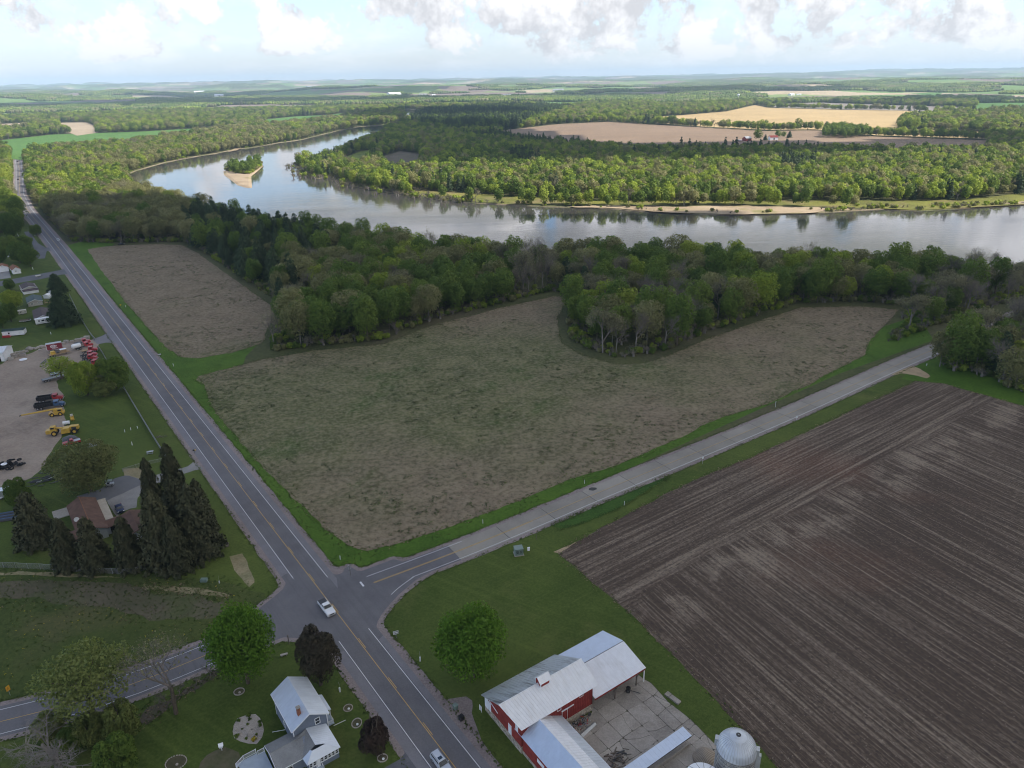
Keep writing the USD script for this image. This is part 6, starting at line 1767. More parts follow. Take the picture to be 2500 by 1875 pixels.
# rock garden with its plants
M_bed = ground_mat("pebble_bed", (0.36, 0.32, 0.29), (0.45, 0.41, 0.37), (0.24, 0.21, 0.19), None, scales=(0.1, 0.5, 4), fine=0.6)
Zh = lambda x, y: (560 + x * 0.16575, 1600 + y * 0.16575)
ground_patch("rock_garden", [Zh(*q) for q in ((50, 1130), (70, 1010), (110, 930), (250, 880), (380, 860), (440, 900), (500, 1010), (505, 1150), (470, 1240), (420, 1305), (350, 1310), (200, 1280), (80, 1230), (40, 1180))], 0.03, M_bed, 0.15, 1.5)
broad_kind("rock_plant", M_green, 500, 220, 0.16, 0.45, 0.45, 0.0, None, 6, 0.3, with_trunk=False)
broad_kind("yellow_plant", leaf_mat("yellow_flower", (0.4, 0.33, 0.02), (0.45, 0.38, 0.03), (0.5, 0.42, 0.04)), 501, 200, 0.15, 0.45, 0.4, 0.0, None, 6, 0.3, with_trunk=False)


def plant(name, kname, x, y, s, label, group=None, cat_="plant", zs=None):
    p = at(x, y)
    t = thing(name, label, cat_, (p[0], p[1], 0.02), float(pr.uniform(0, 6)), group, (s, s, zs or s))
    t.GetReferences().AddInternalReference(VARIANTS[kname][0]); t.SetInstanceable(True)
    return t


for n_, (x, y, s, w) in enumerate(((285, 895, 1.1, "topmost"), (140, 965, 0.9, "upper left"), (300, 950, 0.8, "upper middle"), (270, 1020, 0.6, "central"), (450, 990, 0.9, "right hand"), (455, 1040, 0.8, "lower right hand"), (110, 1200, 1.1, "lower left"), (250, 1230, 0.7, "lowest"), (400, 1170, 0.6, "inner right"), (190, 1090, 0.5, "inner left"))):
    plant("rock_garden_plant", "rock_plant", *Zh(x, y), s, f"{w} low green plant in the pebble rock garden", "plants in the rock garden")
plant("flowering_plant", "yellow_plant", *Zh(365, 1245), 1.2, "yellow flowering plant in the pebble rock garden")
sr2 = np.random.default_rng(83)
for k, (x, y) in enumerate(((280, 1160), (160, 1150), (330, 1090), (100, 1100))):
    p = at(*Zh(x, y)); m = trimesh.creation.icosphere(1, 0.22 + 0.08 * (k == 0)); m.vertices *= sr2.uniform(0.8, 1.2, m.vertices.shape); m.vertices[:, 2] *= 0.7
    t = thing("garden_stone", ("pale round", "small grey", "flat grey", "leftmost grey")[k] + " stone in the pebble rock garden", "stone", (p[0], p[1], 0.08)); part(t, "stone", m, M_bed)
def ring_bed(x, y, rx, ry, label, stone=True):
    p = at(x, y)
    t = thing("flower_bed", label, "flower bed", (p[0], p[1], 0))
    ang = np.linspace(0, 2 * math.pi, 25)[:-1]
    part(t, "soil", sheet(Polygon(np.column_stack([np.cos(ang) * rx, np.sin(ang) * ry])), 0.05), M_bare)
    for a in ang:
        m = rounded(bx(-0.13, 0.13, -0.08, 0.08, 0, 0.16), 0.03); m.apply_transform(trimesh.transformations.rotation_matrix(a + 1.57, (0, 0, 1))); m.apply_translation((rx * math.cos(a), ry * math.sin(a), 0))
        part(t, "edging_stone", m, M_bed)
    m = trimesh.creation.icosphere(1, 0.25); m.vertices[:, 2] *= 0.8; m.apply_translation((rx * 0.2, -ry * 0.3, 0.15)); part(t, "rock", m, M_whitep if stone else M_bed)
    return t
ring_bed(850, 1729, 0.85, 0.85, "round stone ringed bed on the grass right of the blue house")
ring_bed(871, 1766, 0.9, 1.1, "oval stone edged bed above the plum coloured bush")
ring_bed(934, 1851, 0.9, 0.8, "round stone ringed bed near the asphalt drive corner")
ring_bed(430, 1862, 1.8, 1.5, "large round flower bed left of the white bird house", False)
ring_bed(584, 1689, 1.0, 0.9, "dark ringed bed under the bright green maple", False)
p = at(542, 1832)
t = thing("bird_house", "white bird house on a post above the planted bed", "bird house", (p[0], p[1], 0), 0.4)
part(t, "post", rod((0, 0, 0), (0, 0, 1.0), 0.07), M_whitep); part(t, "box", bx(-0.3, 0.3, -0.3, 0.3, 0.9, 1.4), M_whitep); part(t, "roof", prism([(-0.45, 1.38), (0, 1.85), (0.45, 1.38)], -0.42, 0.42, axis="x"), M_whitep)
ground_patch("planted_bed", [(490, 1860), (510, 1835), (545, 1826), (580, 1832), (590, 1860), (580, 1900), (480, 1900)], 0.026, M_bare, 0.4, 2)
p = at(694, 1601); t = thing("stone_bench", "pale flat stone bench between the maple and the purple leaved tree", "bench", (p[0], p[1], 0), 0.35); part(t, "seat", rounded(bx(-0.75, 0.75, -0.28, 0.28, 0.36, 0.46), 0.03), M_bed); part(t, "leg", bx(-0.55, -0.4, -0.2, 0.2, 0, 0.36), M_bed); part(t, "leg", bx(0.4, 0.55, -0.2, 0.2, 0, 0.36), M_bed)

# ------------------------------------------------------------------ trees that stand by themselves
for s in range(2):
    broad_kind("maple_tree", M_maple, 600 + s, 17000, 0.26, 5.0, 11.0, 1.0, None, 46, 0.6, flat=0.35)
broad_kind("purple_tree", M_purple, 610, 17000, 0.19, 3.0, 7.0, 0.6, None, 24, 0.25, flat=0.4)
broad_kind("plum_bush", M_plum, 611, 11000, 0.15, 2.0, 3.0, 0.2, None, 16, 0.25, flat=0.4)
broad_kind("willow_tree", M_willow, 612, 15000, 0.25, 5.5, 9.0, 0.5, None, 26, 0.35, flat=0.35)
broad_kind("olive_tree", M_olive, 613, 7500, 0.27, 5.2, 11.5, 3.2, M_bark, 30, 0.42, flat=0.4)
broad_kind("round_tree", M_green, 614, 13000, 0.26, 4.0, 8.0, 0.5, None, 20, 0.25, flat=0.45)
broad_kind("bright_round_tree", M_bright, 615, 13000, 0.26, 4.0, 8.0, 0.5, None, 20, 0.25, flat=0.45)
broad_kind("gold_bush", M_olive, 616, 7500, 0.24, 3.0, 5.0, 0.2, None, 16, 0.35, flat=0.4)
broad_kind("thin_tree", M_bright, 617, 2600, 0.30, 4.0, 8.0, 1.2, None, 22, 0.6, flat=0.3)
for s in range(3):
    pine_kind("cedar_tree", M_spruce, 620 + s, 17000, 0.30, 3.6, (11, 10.5, 11.5)[s], 0.1, 0.15, full=0.52)
pine_kind("garden_pine", M_pine, 624, 11000, 0.36, 4.6, 10, 0.3, 0.1, full=0.55)
bare_kind("bare_yard_tree", 630, 11.5, 5.2, 6, (3, 4), 420, 0.3, None, 0.22, M_bark)
bare_kind("silver_bare_tree", 631, 8.0, 5.5, 6, (3, 5), 0, 0.3, leaf_mat("silver_twigs", (0.18, 0.165, 0.145), (0.21, 0.19, 0.17), (0.24, 0.22, 0.2), 0.0), 0.25, M_bark_pale)
DIMS = {"maple_tree": (5.0, 11.0), "purple_tree": (3.0, 7.0), "plum_bush": (2.0, 3.0), "willow_tree": (5.5, 9.0), "olive_tree": (5.2, 11.5), "round_tree": (4, 8), "bright_round_tree": (4, 8), "gold_bush": (3, 5), "thin_tree": (4, 8), "cedar_tree": (3.6, 11), "garden_pine": (4.6, 10), "bare_yard_tree": (5.2, 11.5), "silver_bare_tree": (5.5, 8.0), "oak_tree": (7.2, 18.5), "leafy_tree": (6, 19), "bare_tree": (6.2, 19)}


def lone(kname, bxp, byp, ytop, wpx, label, name=None, group=None, v=0, rot=None, cat_="tree"):
    p = at(bxp, byp); H = height_at(bxp, byp, ytop); R = wpx / 2 / px_scale(bxp, byp)
    r0, h0 = DIMS[kname]
    src = VARIANTS[kname][v % len(VARIANTS[kname])]
    t = thing(name or kname, label, cat_, (p[0], p[1], 0), pr.uniform(0, 6.28) if rot is None else rot, group, (R / r0, R / r0, H / h0))
    t.GetReferences().AddInternalReference(src); t.SetInstanceable(True)


lone("maple_tree", 606, 1668, 1484, 166, "bright green round maple at the corner of the curving road", v=0)
lone("maple_tree", 1157, 1652, 1490, 176, "bright green maple alone on the lawn above the red barn", v=1)
lone("purple_tree", 783, 1672, 1538, 104, "dark purple leaved tree beside the highway above the blue house")
lone("plum_bush", 917, 1835, 1764, 78, "round plum coloured bush beside the highway near the blue house", cat_="bush")
lone("olive_tree", 238, 1764, 1592, 215, "large open olive green tree in front of the curving road")
lone("gold_bush", 312, 1812, 1716, 92, "yellow green bush at the foot of the bare yard tree", cat_="bush")
lone("bare_yard_tree", 430, 1742, 1572, 175, "leafless tree with two stems and a white mark in front of the curving road")
lone("silver_bare_tree", 150, 1905, 1790, 205, "silvery leafless tree at the bottom left edge")
lone("round_tree", 300, 1905, 1800, 110, "dark green bush at the bottom edge right of the silvery bare tree", cat_="bush")
lone("gold_bush", 130, 1800, 1748, 90, "olive bush below the curving road at the far left", cat_="bush")
lone("gold_bush", 225, 1812, 1752, 95, "low olive bush under the large open tree", cat_="bush")
lone("round_tree", 180, 1830, 1780, 70, "small dark bush between the olive bushes at the lower left", cat_="bush")
for x, y in ((440, 1700), (405, 1716), (480, 1672), (385, 1735), (515, 1650)):
    lone("silver_bare_tree" if False else "bare_tree", x, y, y - 26, 36, "brown leafless shrub in the hedge strip along the curving road", "hedge_shrub", "shrubs in the hedge strip", cat_="shrub")
ced = [(95, 1326, 1203, 88, "broad dark cedar left of the brown roofed house"), (172, 1384, 1262, 76, "dark cedar in front of the house's left wing"), (238, 1388, 1270, 82, "dark cedar in front of the middle of the brown roofed house"), (323, 1386, 1262, 76, "dark cedar in front of the house's garage"),
       (392, 1290, 1112, 58, "tall dark cedar by the drive, left of the tallest pair"), (444, 1268, 1092, 66, "tallest dark cedar, beside the drive entrance"), (405, 1378, 1200, 96, "broad cedar at the front of the dense cedar clump"), (490, 1352, 1178, 104, "broad cedar at the right end of the dense clump"),
       (452, 1330, 1170, 84, "cedar in the middle of the dense clump"), (440, 1392, 1260, 70, "lower cedar behind the bend of the wire fence"), (500, 1300, 1165, 60, "cedar at the back right of the dense clump")]
for k, (x, y, yt, w, l) in enumerate(ced):
    lone("cedar_tree", x, y, yt, w * (0.98 if 1 <= k <= 3 else 1.12), l, "cedar_tree", None, k)
lone("willow_tree", 222, 1200, 1082, 160, "grey green willow beside the dirt yard")
lone("round_tree", 52, 1238, 1170, 62, "leafy green tree beside the silver trailer", v=0)
lone("bright_round_tree", 214, 965, 878, 78, "light green tree beside the red trucks in the yard")
lone("round_tree", 285, 952, 872, 84, "dark olive tree right of the light green yard tree")
lone("bare_tree", 250, 958, 890, 66, "greyish thin tree between the two yard trees")
lone("thin_tree", 152, 925, 868, 70, "thin green tree standing over the flatbed trailers")
lone("gold_bush", 255, 968, 925, 60, "low green bush by the lawn's corner at the yard", cat_="bush")
lone("garden_pine", 160, 792, 706, 74, "large dark pine right of the purple roofed mobile home")
lone("garden_pine", 142, 716, 668, 46, "smaller dark pine beside the asphalt lane")
for k, (x, y, yt, w, kn, l) in enumerate([(36, 758, 706, 50, "bright_round_tree", "round green tree left of the slate roofed home"), (28, 785, 740, 40, "round_tree", "green tree left of the cream camper"), (25, 708, 682, 28, "round_tree", "small dense tree beside the purple roofed home by the lane"),
                                   (8, 800, 750, 40, "round_tree", "green tree at the left edge above the long white home"), (35, 580, 518, 56, "round_tree", "large dark tree at the upper left above the lanes"), (50, 642, 590, 50, "round_tree", "dense dark tree beside the rust roofed house"), (75, 650, 598, 46, "round_tree", "dark tree right of the rust roofed house"),
                                   (28, 620, 575, 50, "round_tree", "dark green tree behind the rust roofed house"), (62, 606, 575, 44, "round_tree", "green tree left of the upper lane"), (10, 560, 500, 44, "bright_round_tree", "light green tree at the left edge by the highway"), (90, 575, 548, 30, "round_tree", "dark shrub beside the lane's street lamp"),
                                   (40, 520, 470, 40, "bright_round_tree", "light green tree beside the far highway's left side"), (5, 640, 600, 40, "round_tree", "green tree at the left edge behind the white garage")]):
    lone(kn, x, y, yt, w, l)
p = at(40, 664); t = thing("clipped_hedge", "clipped dark green hedge in front of the rust roofed house", "hedge", (p[0], p[1], 0), ang_of((27, 668), (57, 663)))
r = np.random.default_rng(640); n = 1500
q = np.column_stack([r.uniform(-3.2, 3.2, n), r.uniform(-0.8, 0.8, n), r.uniform(0.1, 1.5, n)]); k_ = r.integers(0, 3, n)
q[:, 2] = np.where(k_ == 0, 1.5, q[:, 2]); q[:, 1] = np.where(k_ == 1, np.sign(q[:, 1]) * 0.8, q[:, 1])
normals_mesh(str(t.GetPath()) + "/leaves", *leaves(q, unit(q * [0.2, 1, 1] - [0, 0, 0.5]), 0.35, r, 0.5), M_green)

# ------------------------------------------------------------------ fences
g = Graph(); p_ = g.n("texture_coordinate", "object")
wv1 = g.n("wave_texture", "fac", vector=g.map(p_, 0, (1, 1, 1)), scale=9.0, bands_direction="diagonal", wave_type="bands")
wire = g.bsdf((0.30, 0.30, 0.31), 0.5, 0.4, 0.4)
M_wire = g.make("wire_mesh", g.n("mix_closure", "closure", fac=g.math("multiply", g.fac(wv1, 0.70, 0.85), 0.85), closure1=g.n("transparent_bsdf", "BSDF"), closure2=wire))


def fence(label, pxs, z, post, panel_mat, slatted=False, step=3.0, name="wire_fence"):
    P = dense(ats(pxs, 0.0), step)
    t = thing(name, label, "fence", (P[0][0], P[0][1], 0))
    Q = P - P[0]
    for k in range(len(Q)):
        part(t, "post", rod((Q[k][0], Q[k][1], 0), (Q[k][0], Q[k][1], z + 0.06), 0.045, 5), post)
    for k in range(len(Q) - 1):
        a, b = Q[k], Q[k + 1]; d = (b - a) / np.linalg.norm(b - a); nrm = np.array([-d[1], d[0]]) * 0.02
        part(t, "top_rail", rod((a[0], a[1], z), (b[0], b[1], z), 0.028, 4), post)
        if slatted:
            L = np.linalg.norm(b - a); ms = []
            for s in np.arange(0.06, L - 0.02, 0.13):
                c = a + d * s; e = c + d * 0.105
                ms.append(trimesh.convex.convex_hull(np.array([[*(c + nrm * o), zz] for o in (-1, 1) for zz in (0.06, z - 0.02)] + [[*(e + nrm * o), zz] for o in (-1, 1) for zz in (0.06, z - 0.02)])))
            part(t, "slats", cat(*ms), panel_mat)
        else:
            part(t, "mesh_panel", (np.array([[a[0], a[1], 0.05], [b[0], b[1], 0.05], [b[0], b[1], z], [a[0], a[1], z]]), np.array([[0, 1, 2, 3]])), panel_mat)
    return t


M_slat = plain("grey_fence_slats", (0.21, 0.21, 0.22), 0.6, 0.3, var=0.12)
fence("grey slatted fence along the highway lawn down to the cedars", [(302, 948), (333, 1000), (375, 1070), (405, 1118), (424, 1146)], 1.5, M_galv, M_slat, True, name="slatted_fence")
fence("grey slatted fence between the mobile homes' lawn and the highway", [(170, 722), (199, 782), (222, 818), (233, 832)], 1.3, M_galv, M_slat, True, name="slatted_fence")
fence("short grey slatted fence beside the red trucks' yard entrance", [(241, 850), (252, 866), (262, 885)], 1.3, M_galv, M_slat, True, name="slatted_fence")
fence("wire mesh fence around the cedars and brown roofed house", [(533, 1326), (480, 1345), (400, 1374), (322, 1404), (250, 1400), (190, 1396), (100, 1390), (0, 1386), (-80, 1384)], 1.7, M_galv, M_wire)
fence("low wire fence at the near end of the fenced lawn", [(424, 1146), (395, 1126), (340, 1140), (300, 1152)], 1.2, M_galv, M_wire)

# ------------------------------------------------------------------ signs, posts, bins and boxes
def marker(x, y, label, h=1.0, w=0.14, whip=True, mat=None):
    p = at(x, y); t = thing("marker_post", label, "marker post", (p[0], p[1], 0))
    part(t, "post", rounded(bx(-w / 2, w / 2, -w / 2, w / 2, 0, h), 0.03), mat or M_whitep)
    if whip: part(t, "whip", rod((0.06, 0, h * 0.6), (0.02, 0, h + 1.5), 0.022, 4), M_galv)
    return t


for x, y, l, h, w, wh in ((1026, 1614, "white pedestal with a whip marker on the lawn below the two line sign", 1.1, 0.26, True), (830, 1689, "white pedestal with a whip marker between the blue house and highway", 1.1, 0.26, True),
                          (831, 1367, "white marker stake in the grass at the field's bottom corner", 1.3, 0.14, False), (1179, 1278, "white marker stake in the verge above the dark asphalt joint", 1.2, 0.14, False), (1427, 1181, "white marker stake in the verge beside the tar patch", 1.3, 0.14, False),
                          (1524, 1233, "white marker stake at the end of the dark tall grass", 1.3, 0.16, False), (1892.6, 994, "pale thin marker in the verge before the far stubble", 2.4, 0.1, False), (423.5, 894, "white marker stake at the gap between the two stubble fields", 1.2, 0.14, False), (307, 750, "white stake right of the small yellow sign", 1.2, 0.16, False),
                          (305, 1055, "leftmost white stake of the row on the fenced lawn", 1.0, 0.16, False), (319.6, 1050, "middle white stake of the row on the fenced lawn", 1.0, 0.16, False), (336, 1046, "rightmost white stake of the row on the fenced lawn", 0.9, 0.16, False), (323, 1087, "white stake alone lower on the fenced lawn", 1.3, 0.18, False),
                          (124.7, 816, "white stake on the lawn below the travel trailer", 1.2, 0.2, False), (80.7, 658, "white stake on the lawn right of the hedge", 1.6, 0.2, False), (536, 1424, "white stake with a whip near the round green cabinet", 0.7, 0.2, True), (55, 594, "white post by the lane, lower of two", 2.5, 0.25, False), (45, 578, "white post by the lane, upper of two", 2.5, 0.25, False), (2262, 893, "small white stake by the field entrance", 1.0, 0.16, False)):
    marker(x, y, l, h, w, wh)
# two line white sign
p = at(967.4, 1557.4); t = thing("road_sign", "white sign of two plates with dark lettering on the lawn corner", "sign", (p[0], p[1], 0), ang_of((962, 1559), (972, 1556.5)))
part(t, "post", rod((0, 0, 0), (0, 0, 1.9), 0.04), M_galv); part(t, "soil_ring", trimesh.creation.annulus(r_min=0.2, r_max=0.35, height=0.06), M_bare)
for z0, wv in ((1.5, 0.6), (1.02, 0.56)):
    pl_ = part(t, "plate", bx(-wv, wv, -0.03, 0.0, z0, z0 + 0.44), M_whitep)
    sx = np.random.default_rng(int(z0 * 100)); x = -wv + 0.14; ms = []
    while x < wv - 0.16:
        w = sx.uniform(0.05, 0.13); ms.append(bx(x, x + w, -0.04, -0.03, z0 + 0.13, z0 + 0.31)); x += w + 0.045
    part(pl_, "lettering", cat(*ms), M_blackp)
p = at(25.5, 1698); t = thing("warning_sign", "orange yellow warning sign on a post beside the curving road", "sign", (p[0], p[1], 0), 1.15)
part(t, "post", rod((0, 0.03, 0), (0, 0.03, 2.2), 0.035), M_galv); sg = part(t, "plate", bx(-0.38, 0.38, -0.03, 0.0, 1.3, 2.5), plain("yellow_sign", (0.62, 0.33, 0.03), 0.4, 0.4)); part(sg, "symbol", cat(bx(-0.12, 0.12, -0.04, -0.031, 1.6, 2.2)), plain("orange_sign", (0.45, 0.2, 0.02), 0.4, 0.4))
p = at(296, 753); t = thing("warning_sign", "small yellow diamond sign beside the highway at the left field", "sign", (p[0], p[1], 0), hx + 1.57)
dm = bx(-0.38, 0.38, -0.03, 0.0, -0.38, 0.38); dm.apply_transform(trimesh.transformations.rotation_matrix(math.pi / 4, (0, 1, 0))); dm.apply_translation((0, 0, 2.0))
part(t, "post", rod((0, 0.04, 0), (0, 0.04, 2.1), 0.035), M_galv); part(t, "plate", dm, plain("yellow_diamond", (0.6, 0.4, 0.03), 0.4, 0.4))
p = at(392, 879); t = thing("road_sign", "white angled sign on a post at the gap between the fields", "sign", (p[0], p[1], 0), 0.3)
part(t, "post", rod((0, 0, 0), (0, 0, 2.6), 0.05), M_galv); part(t, "plate", trimesh.convex.convex_hull(np.array([[-0.9, -0.03, 2.9], [0.7, -0.03, 2.5], [0.7, -0.03, 2.9], [-0.9, 0, 2.9], [0.7, 0, 2.5], [0.7, 0, 2.9], [0, -0.03, 2.45]])), M_whitep)
p = at(1714.6, 1133); t = thing("road_sign", "small white sign on a post beside the concrete road", "sign", (p[0], p[1], 0), 0.6); part(t, "post", rod((0, 0, 0), (0, 0, 2.4), 0.05), M_galv); part(t, "plate", bx(-0.35, 0.35, -0.03, 0.02, 1.9, 2.5), M_whitep)
p = at(1944.4, 1026); t = thing("road_sign", "round white marker on a short post beside the far concrete road", "sign", (p[0], p[1], 0), 0.2); part(t, "post", rod((0, 0, 0), (0, 0, 1.2), 0.06), M_whitep); part(t, "disc", rod((0, -0.04, 1.3), (0, 0.04, 1.3), 0.45, 16), M_whitep)
p = at(856, 1405); t = thing("stop_sign", "stop sign seen from behind with street plates, at the field's bottom corner", "sign", (p[0], p[1], 0), ANG_ROAD2 + 1.57)
part(t, "post", rod((0, 0, 0), (0, 0, 3.1), 0.05), M_post); part(t, "plate", rod((-0.03, 0, 2.2), (0.03, 0, 2.2), 0.42, 8), M_galv); part(t, "street_plate", bx(-0.02, 0.02, -0.55, 0.55, 2.95, 3.15), M_galv); part(t, "street_plate", bx(-0.5, 0.5, -0.02, 0.02, 2.75, 2.93), M_galv)
p = at(706, 1573); t = thing("wooden_post", "dark wooden post beside the junction near the maple", "post", (p[0], p[1], 0)); part(t, "post", rod((0, 0, 0), (0, 0, 2.4), 0.09), M_post); part(t, "cap", bx(-0.15, 0.15, -0.15, 0.15, 2.4, 2.5), M_post)
p = at(1309, 1318); t = thing("wooden_post", "thin tall post beside the concrete road near the green cabinet", "post", (p[0], p[1], 0)); part(t, "post", rod((0, 0, 0), (0, 0, 2.8), 0.06), M_post); part(t, "reflector", bx(-0.1, 0.1, -0.08, -0.05, 2.5, 2.75), M_tanwood)
p = at(98, 595); t = thing("street_lamp", "street lamp on a wooden pole beside the upper lane", "street lamp", (p[0], p[1], 0)); part(t, "pole", rod((0, 0, 0), (-0.8, 0, 6.6), 0.12), M_post); part(t, "arm", rod((-0.8, 0, 6.4), (-2.3, 0, 6.6), 0.05), M_galv); part(t, "lamp_head", rounded(bx(-2.8, -2.2, -0.18, 0.18, 6.5, 6.7), 0.04), M_galv)
M_greenbox = plain("green_cabinet_paint", (0.16, 0.215, 0.195), 0.5, 0.4)
p = at(1266, 1352); t = thing("utility_cabinet", "grey green utility cabinet on the lawn beside the concrete road", "utility cabinet", (p[0], p[1], 0), ang_of((1253, 1347), (1279, 1358)) + 0.85)
part(t, "plinth", bx(-1.25, 1.25, -1.1, 1.1, 0, 0.12), M_yard[0]); part(t, "body", rounded(bx(-1.05, 1.05, -0.9, 0.9, 0.12, 1.9), 0.04), M_greenbox); part(t, "lid", rounded(bx(-1.12, 1.12, -0.97, 0.97, 1.88, 2.0), 0.04), M_greenbox)
for s in (-0.5, 0.5):
    part(t, "door", bx(s - 0.42, s + 0.42, -0.93, -0.895, 0.3, 1.75), M_greenbox); part(t, "door_vent", cat(*[bx(s - 0.3, s + 0.3, -0.95, -0.93, z, z + 0.05) for z in np.arange(0.7, 1.5, 0.12)]), M_blackp)
p = at(1290.5, 1344); t = thing("utility_pedestal", "small white utility pedestal right of the green cabinet", "utility box", (p[0], p[1], 0), 0.3); part(t, "body", rounded(bx(-0.3, 0.3, -0.2, 0.2, 0, 0.85), 0.04), M_whitep); part(t, "lid", rounded(bx(-0.33, 0.33, -0.23, 0.23, 0.83, 0.92), 0.03), M_whitep)
p = at(498.6, 1419); t = thing("utility_box", "low round topped dark green box on the grass below the fence", "utility box", (p[0], p[1], 0)); part(t, "body", rounded(bx(-0.8, 0.8, -0.5, 0.5, 0, 0.7), 0.15), M_greenbox); part(t, "lid", rounded(bx(-0.7, 0.7, -0.42, 0.42, 0.68, 0.8), 0.1), M_greenbox)
for x, y, l, c in ((1112, 1731, "dark green wheeled bin, upper of two by the barn's gravel", M_greenbox), (1126.5, 1758, "black wheeled bin, lower of two by the barn's gravel", M_blackp)):
    p = at(x, y); t = thing("wheeled_bin", l, "bin", (p[0], p[1], 0.03), 0.7); part(t, "body", tapered(-0.36, 0.36, 0.33, 0.4, 0.05, 1.0, -0.05, -0.05), c); part(t, "lid", rounded(bx(-0.44, 0.44, -0.42, 0.42, 1.0, 1.1), 0.04), c)
    for s in (-0.25, 0.25): wheel(t, -0.3, s, 0.12, 0.06)
p = at(476, 1107); t = thing("mailbox", "black and yellow mailboxes on a post at the house drive", "mailbox", (p[0], p[1], 0), hx + 1.57); part(t, "post", rod((0, 0, 0), (0, 0, 1.1), 0.07), M_post); part(t, "box", rounded(bx(-0.5, 0.05, -0.2, 0.2, 1.1, 1.5), 0.06), M_blackp); part(t, "box", rounded(bx(0.1, 0.5, -0.2, 0.2, 1.05, 1.35), 0.06), M_yel)
p = at(547, 1331); t = thing("rubble_heap", "dark pile of rubble at the end of the wire fence", "rubble", (p[0], p[1], 0))
for k in range(9):
    m = rounded(bx(-0.4, 0.4, -0.25, 0.25, 0, 0.35), 0.05); m.apply_transform(trimesh.transformations.rotation_matrix(sr2.uniform(0, 3), (0, 0, 1))); m.apply_translation((*(sr2.normal(size=2) * 0.7), 0)); part(t, "piece", m, [M_steel, M_yard[0], M_post][k % 3])
p = at(392, 1068); t = thing("brush_pile", "small heap of earth and branches on the grass strip by the fence", "brush pile", (p[0], p[1], 0))
for k in range(12):
    a = sr2.normal(size=3) * [0.9, 0.5, 0.1] + [0, 0, 0.2]; d = unit(sr2.normal(size=3) * [1, 1, 0.2]) * 0.6; part(t, "branch", rod(a - d, a + d, 0.06, 5), M_post)
for x, y, l in ((227, 1087, "grey concrete frame lying on the lawn beside the willow"), (367, 1107, "grey wooden picnic table on the fenced lawn")):
    p = at(x, y); t = thing("picnic_table" if "picnic" in l else "precast_frame", l, "picnic table" if "picnic" in l else "concrete frame", (p[0], p[1], 0), 0.35)
    if "picnic" in l:
        for k in range(5): part(t, "table_board", bx(-1.0, 1.0, -0.5 + k * 0.2, -0.32 + k * 0.2, 0.72, 0.77), M_galv)
        for s in (-0.9, 0.9):
            part(t, "bench_board", bx(-1.0, 1.0, s - 0.14, s + 0.14, 0.42, 0.47), M_galv)
        for s in (-0.7, 0.7): part(t, "leg_frame", cat(rod((s, -0.9, 0), (s, 0.3, 0.72), 0.04), rod((s, 0.9, 0), (s, -0.3, 0.72), 0.04), rod((s, -0.95, 0.42), (s, 0.95, 0.42), 0.04)), M_galv)
    else:
        part(t, "frame", cat(bx(-1.8, 1.8, -1.3, -0.6, 0, 0.5), bx(-1.8, 1.8, 0.6, 1.3, 0, 0.5), bx(-1.8, -1.0, -0.6, 0.6, 0, 0.5), bx(1.0, 1.8, -0.6, 0.6, 0, 0.5)), M_galv)
p = at(1449, 1193.5); t = thing("tar_patch", "black tar patch at the edge of the concrete road", "tar patch", (p[0], p[1], 0.07)); part(t, "patch", sheet(rough_edge(Polygon([(-1.4, -0.7), (-0.2, -1.0), (1.1, -0.3), (1.0, 0.6), (-0.4, 0.9), (-1.3, 0.3)]), 0.2, 1, 4, 0.3), 0.01), M_joint)

# ------------------------------------------------------------------ machines in the dirt yard
Zm = lambda x, y: (60 + x * 0.09643, 800 + y * 0.09643)
Zc = lambda x, y: (x * 0.2833, 940 + y * 0.2833)


def span(a, b):
    A, B = at(*a), at(*b)
    return A, math.atan2(B[1] - A[1], B[0] - A[0]), np.linalg.norm(B - A)


def axles(t, xs, w, r=0.5):
    for x in xs:
        for s in (-1, 1): wheel(t, x, s * (w - 0.2), r, 0.3)


def flatbed(label, a, b, mat, load=None, W=2.5, name="flatbed_trailer"):
    A, th, L = span(a, b); t = thing(name, label, "trailer", tuple(A), th)
    part(t, "deck", bx(0, L, 0, W, 0.95, 1.15), mat); part(t, "frame", cat(bx(0.1, L, W * 0.3, W * 0.36, 0.7, 0.95), bx(0.1, L, W * 0.64, W * 0.7, 0.7, 0.95), bx(-0.08, 0.02, 0, W, 0.8, 1.12)), M_steel)
    for x in (0.9, 2.0):
        for y in (0.25, W - 0.25): wheel(t, x, y, 0.48, 0.35)
    part(t, "landing_leg", cat(bx(L * 0.8, L * 0.8 + 0.15, 0.4, 0.55, 0, 0.9), bx(L * 0.8, L * 0.8 + 0.15, W - 0.55, W - 0.4, 0, 0.9)), M_steel)
    if load: load(t, L, W)
    return t


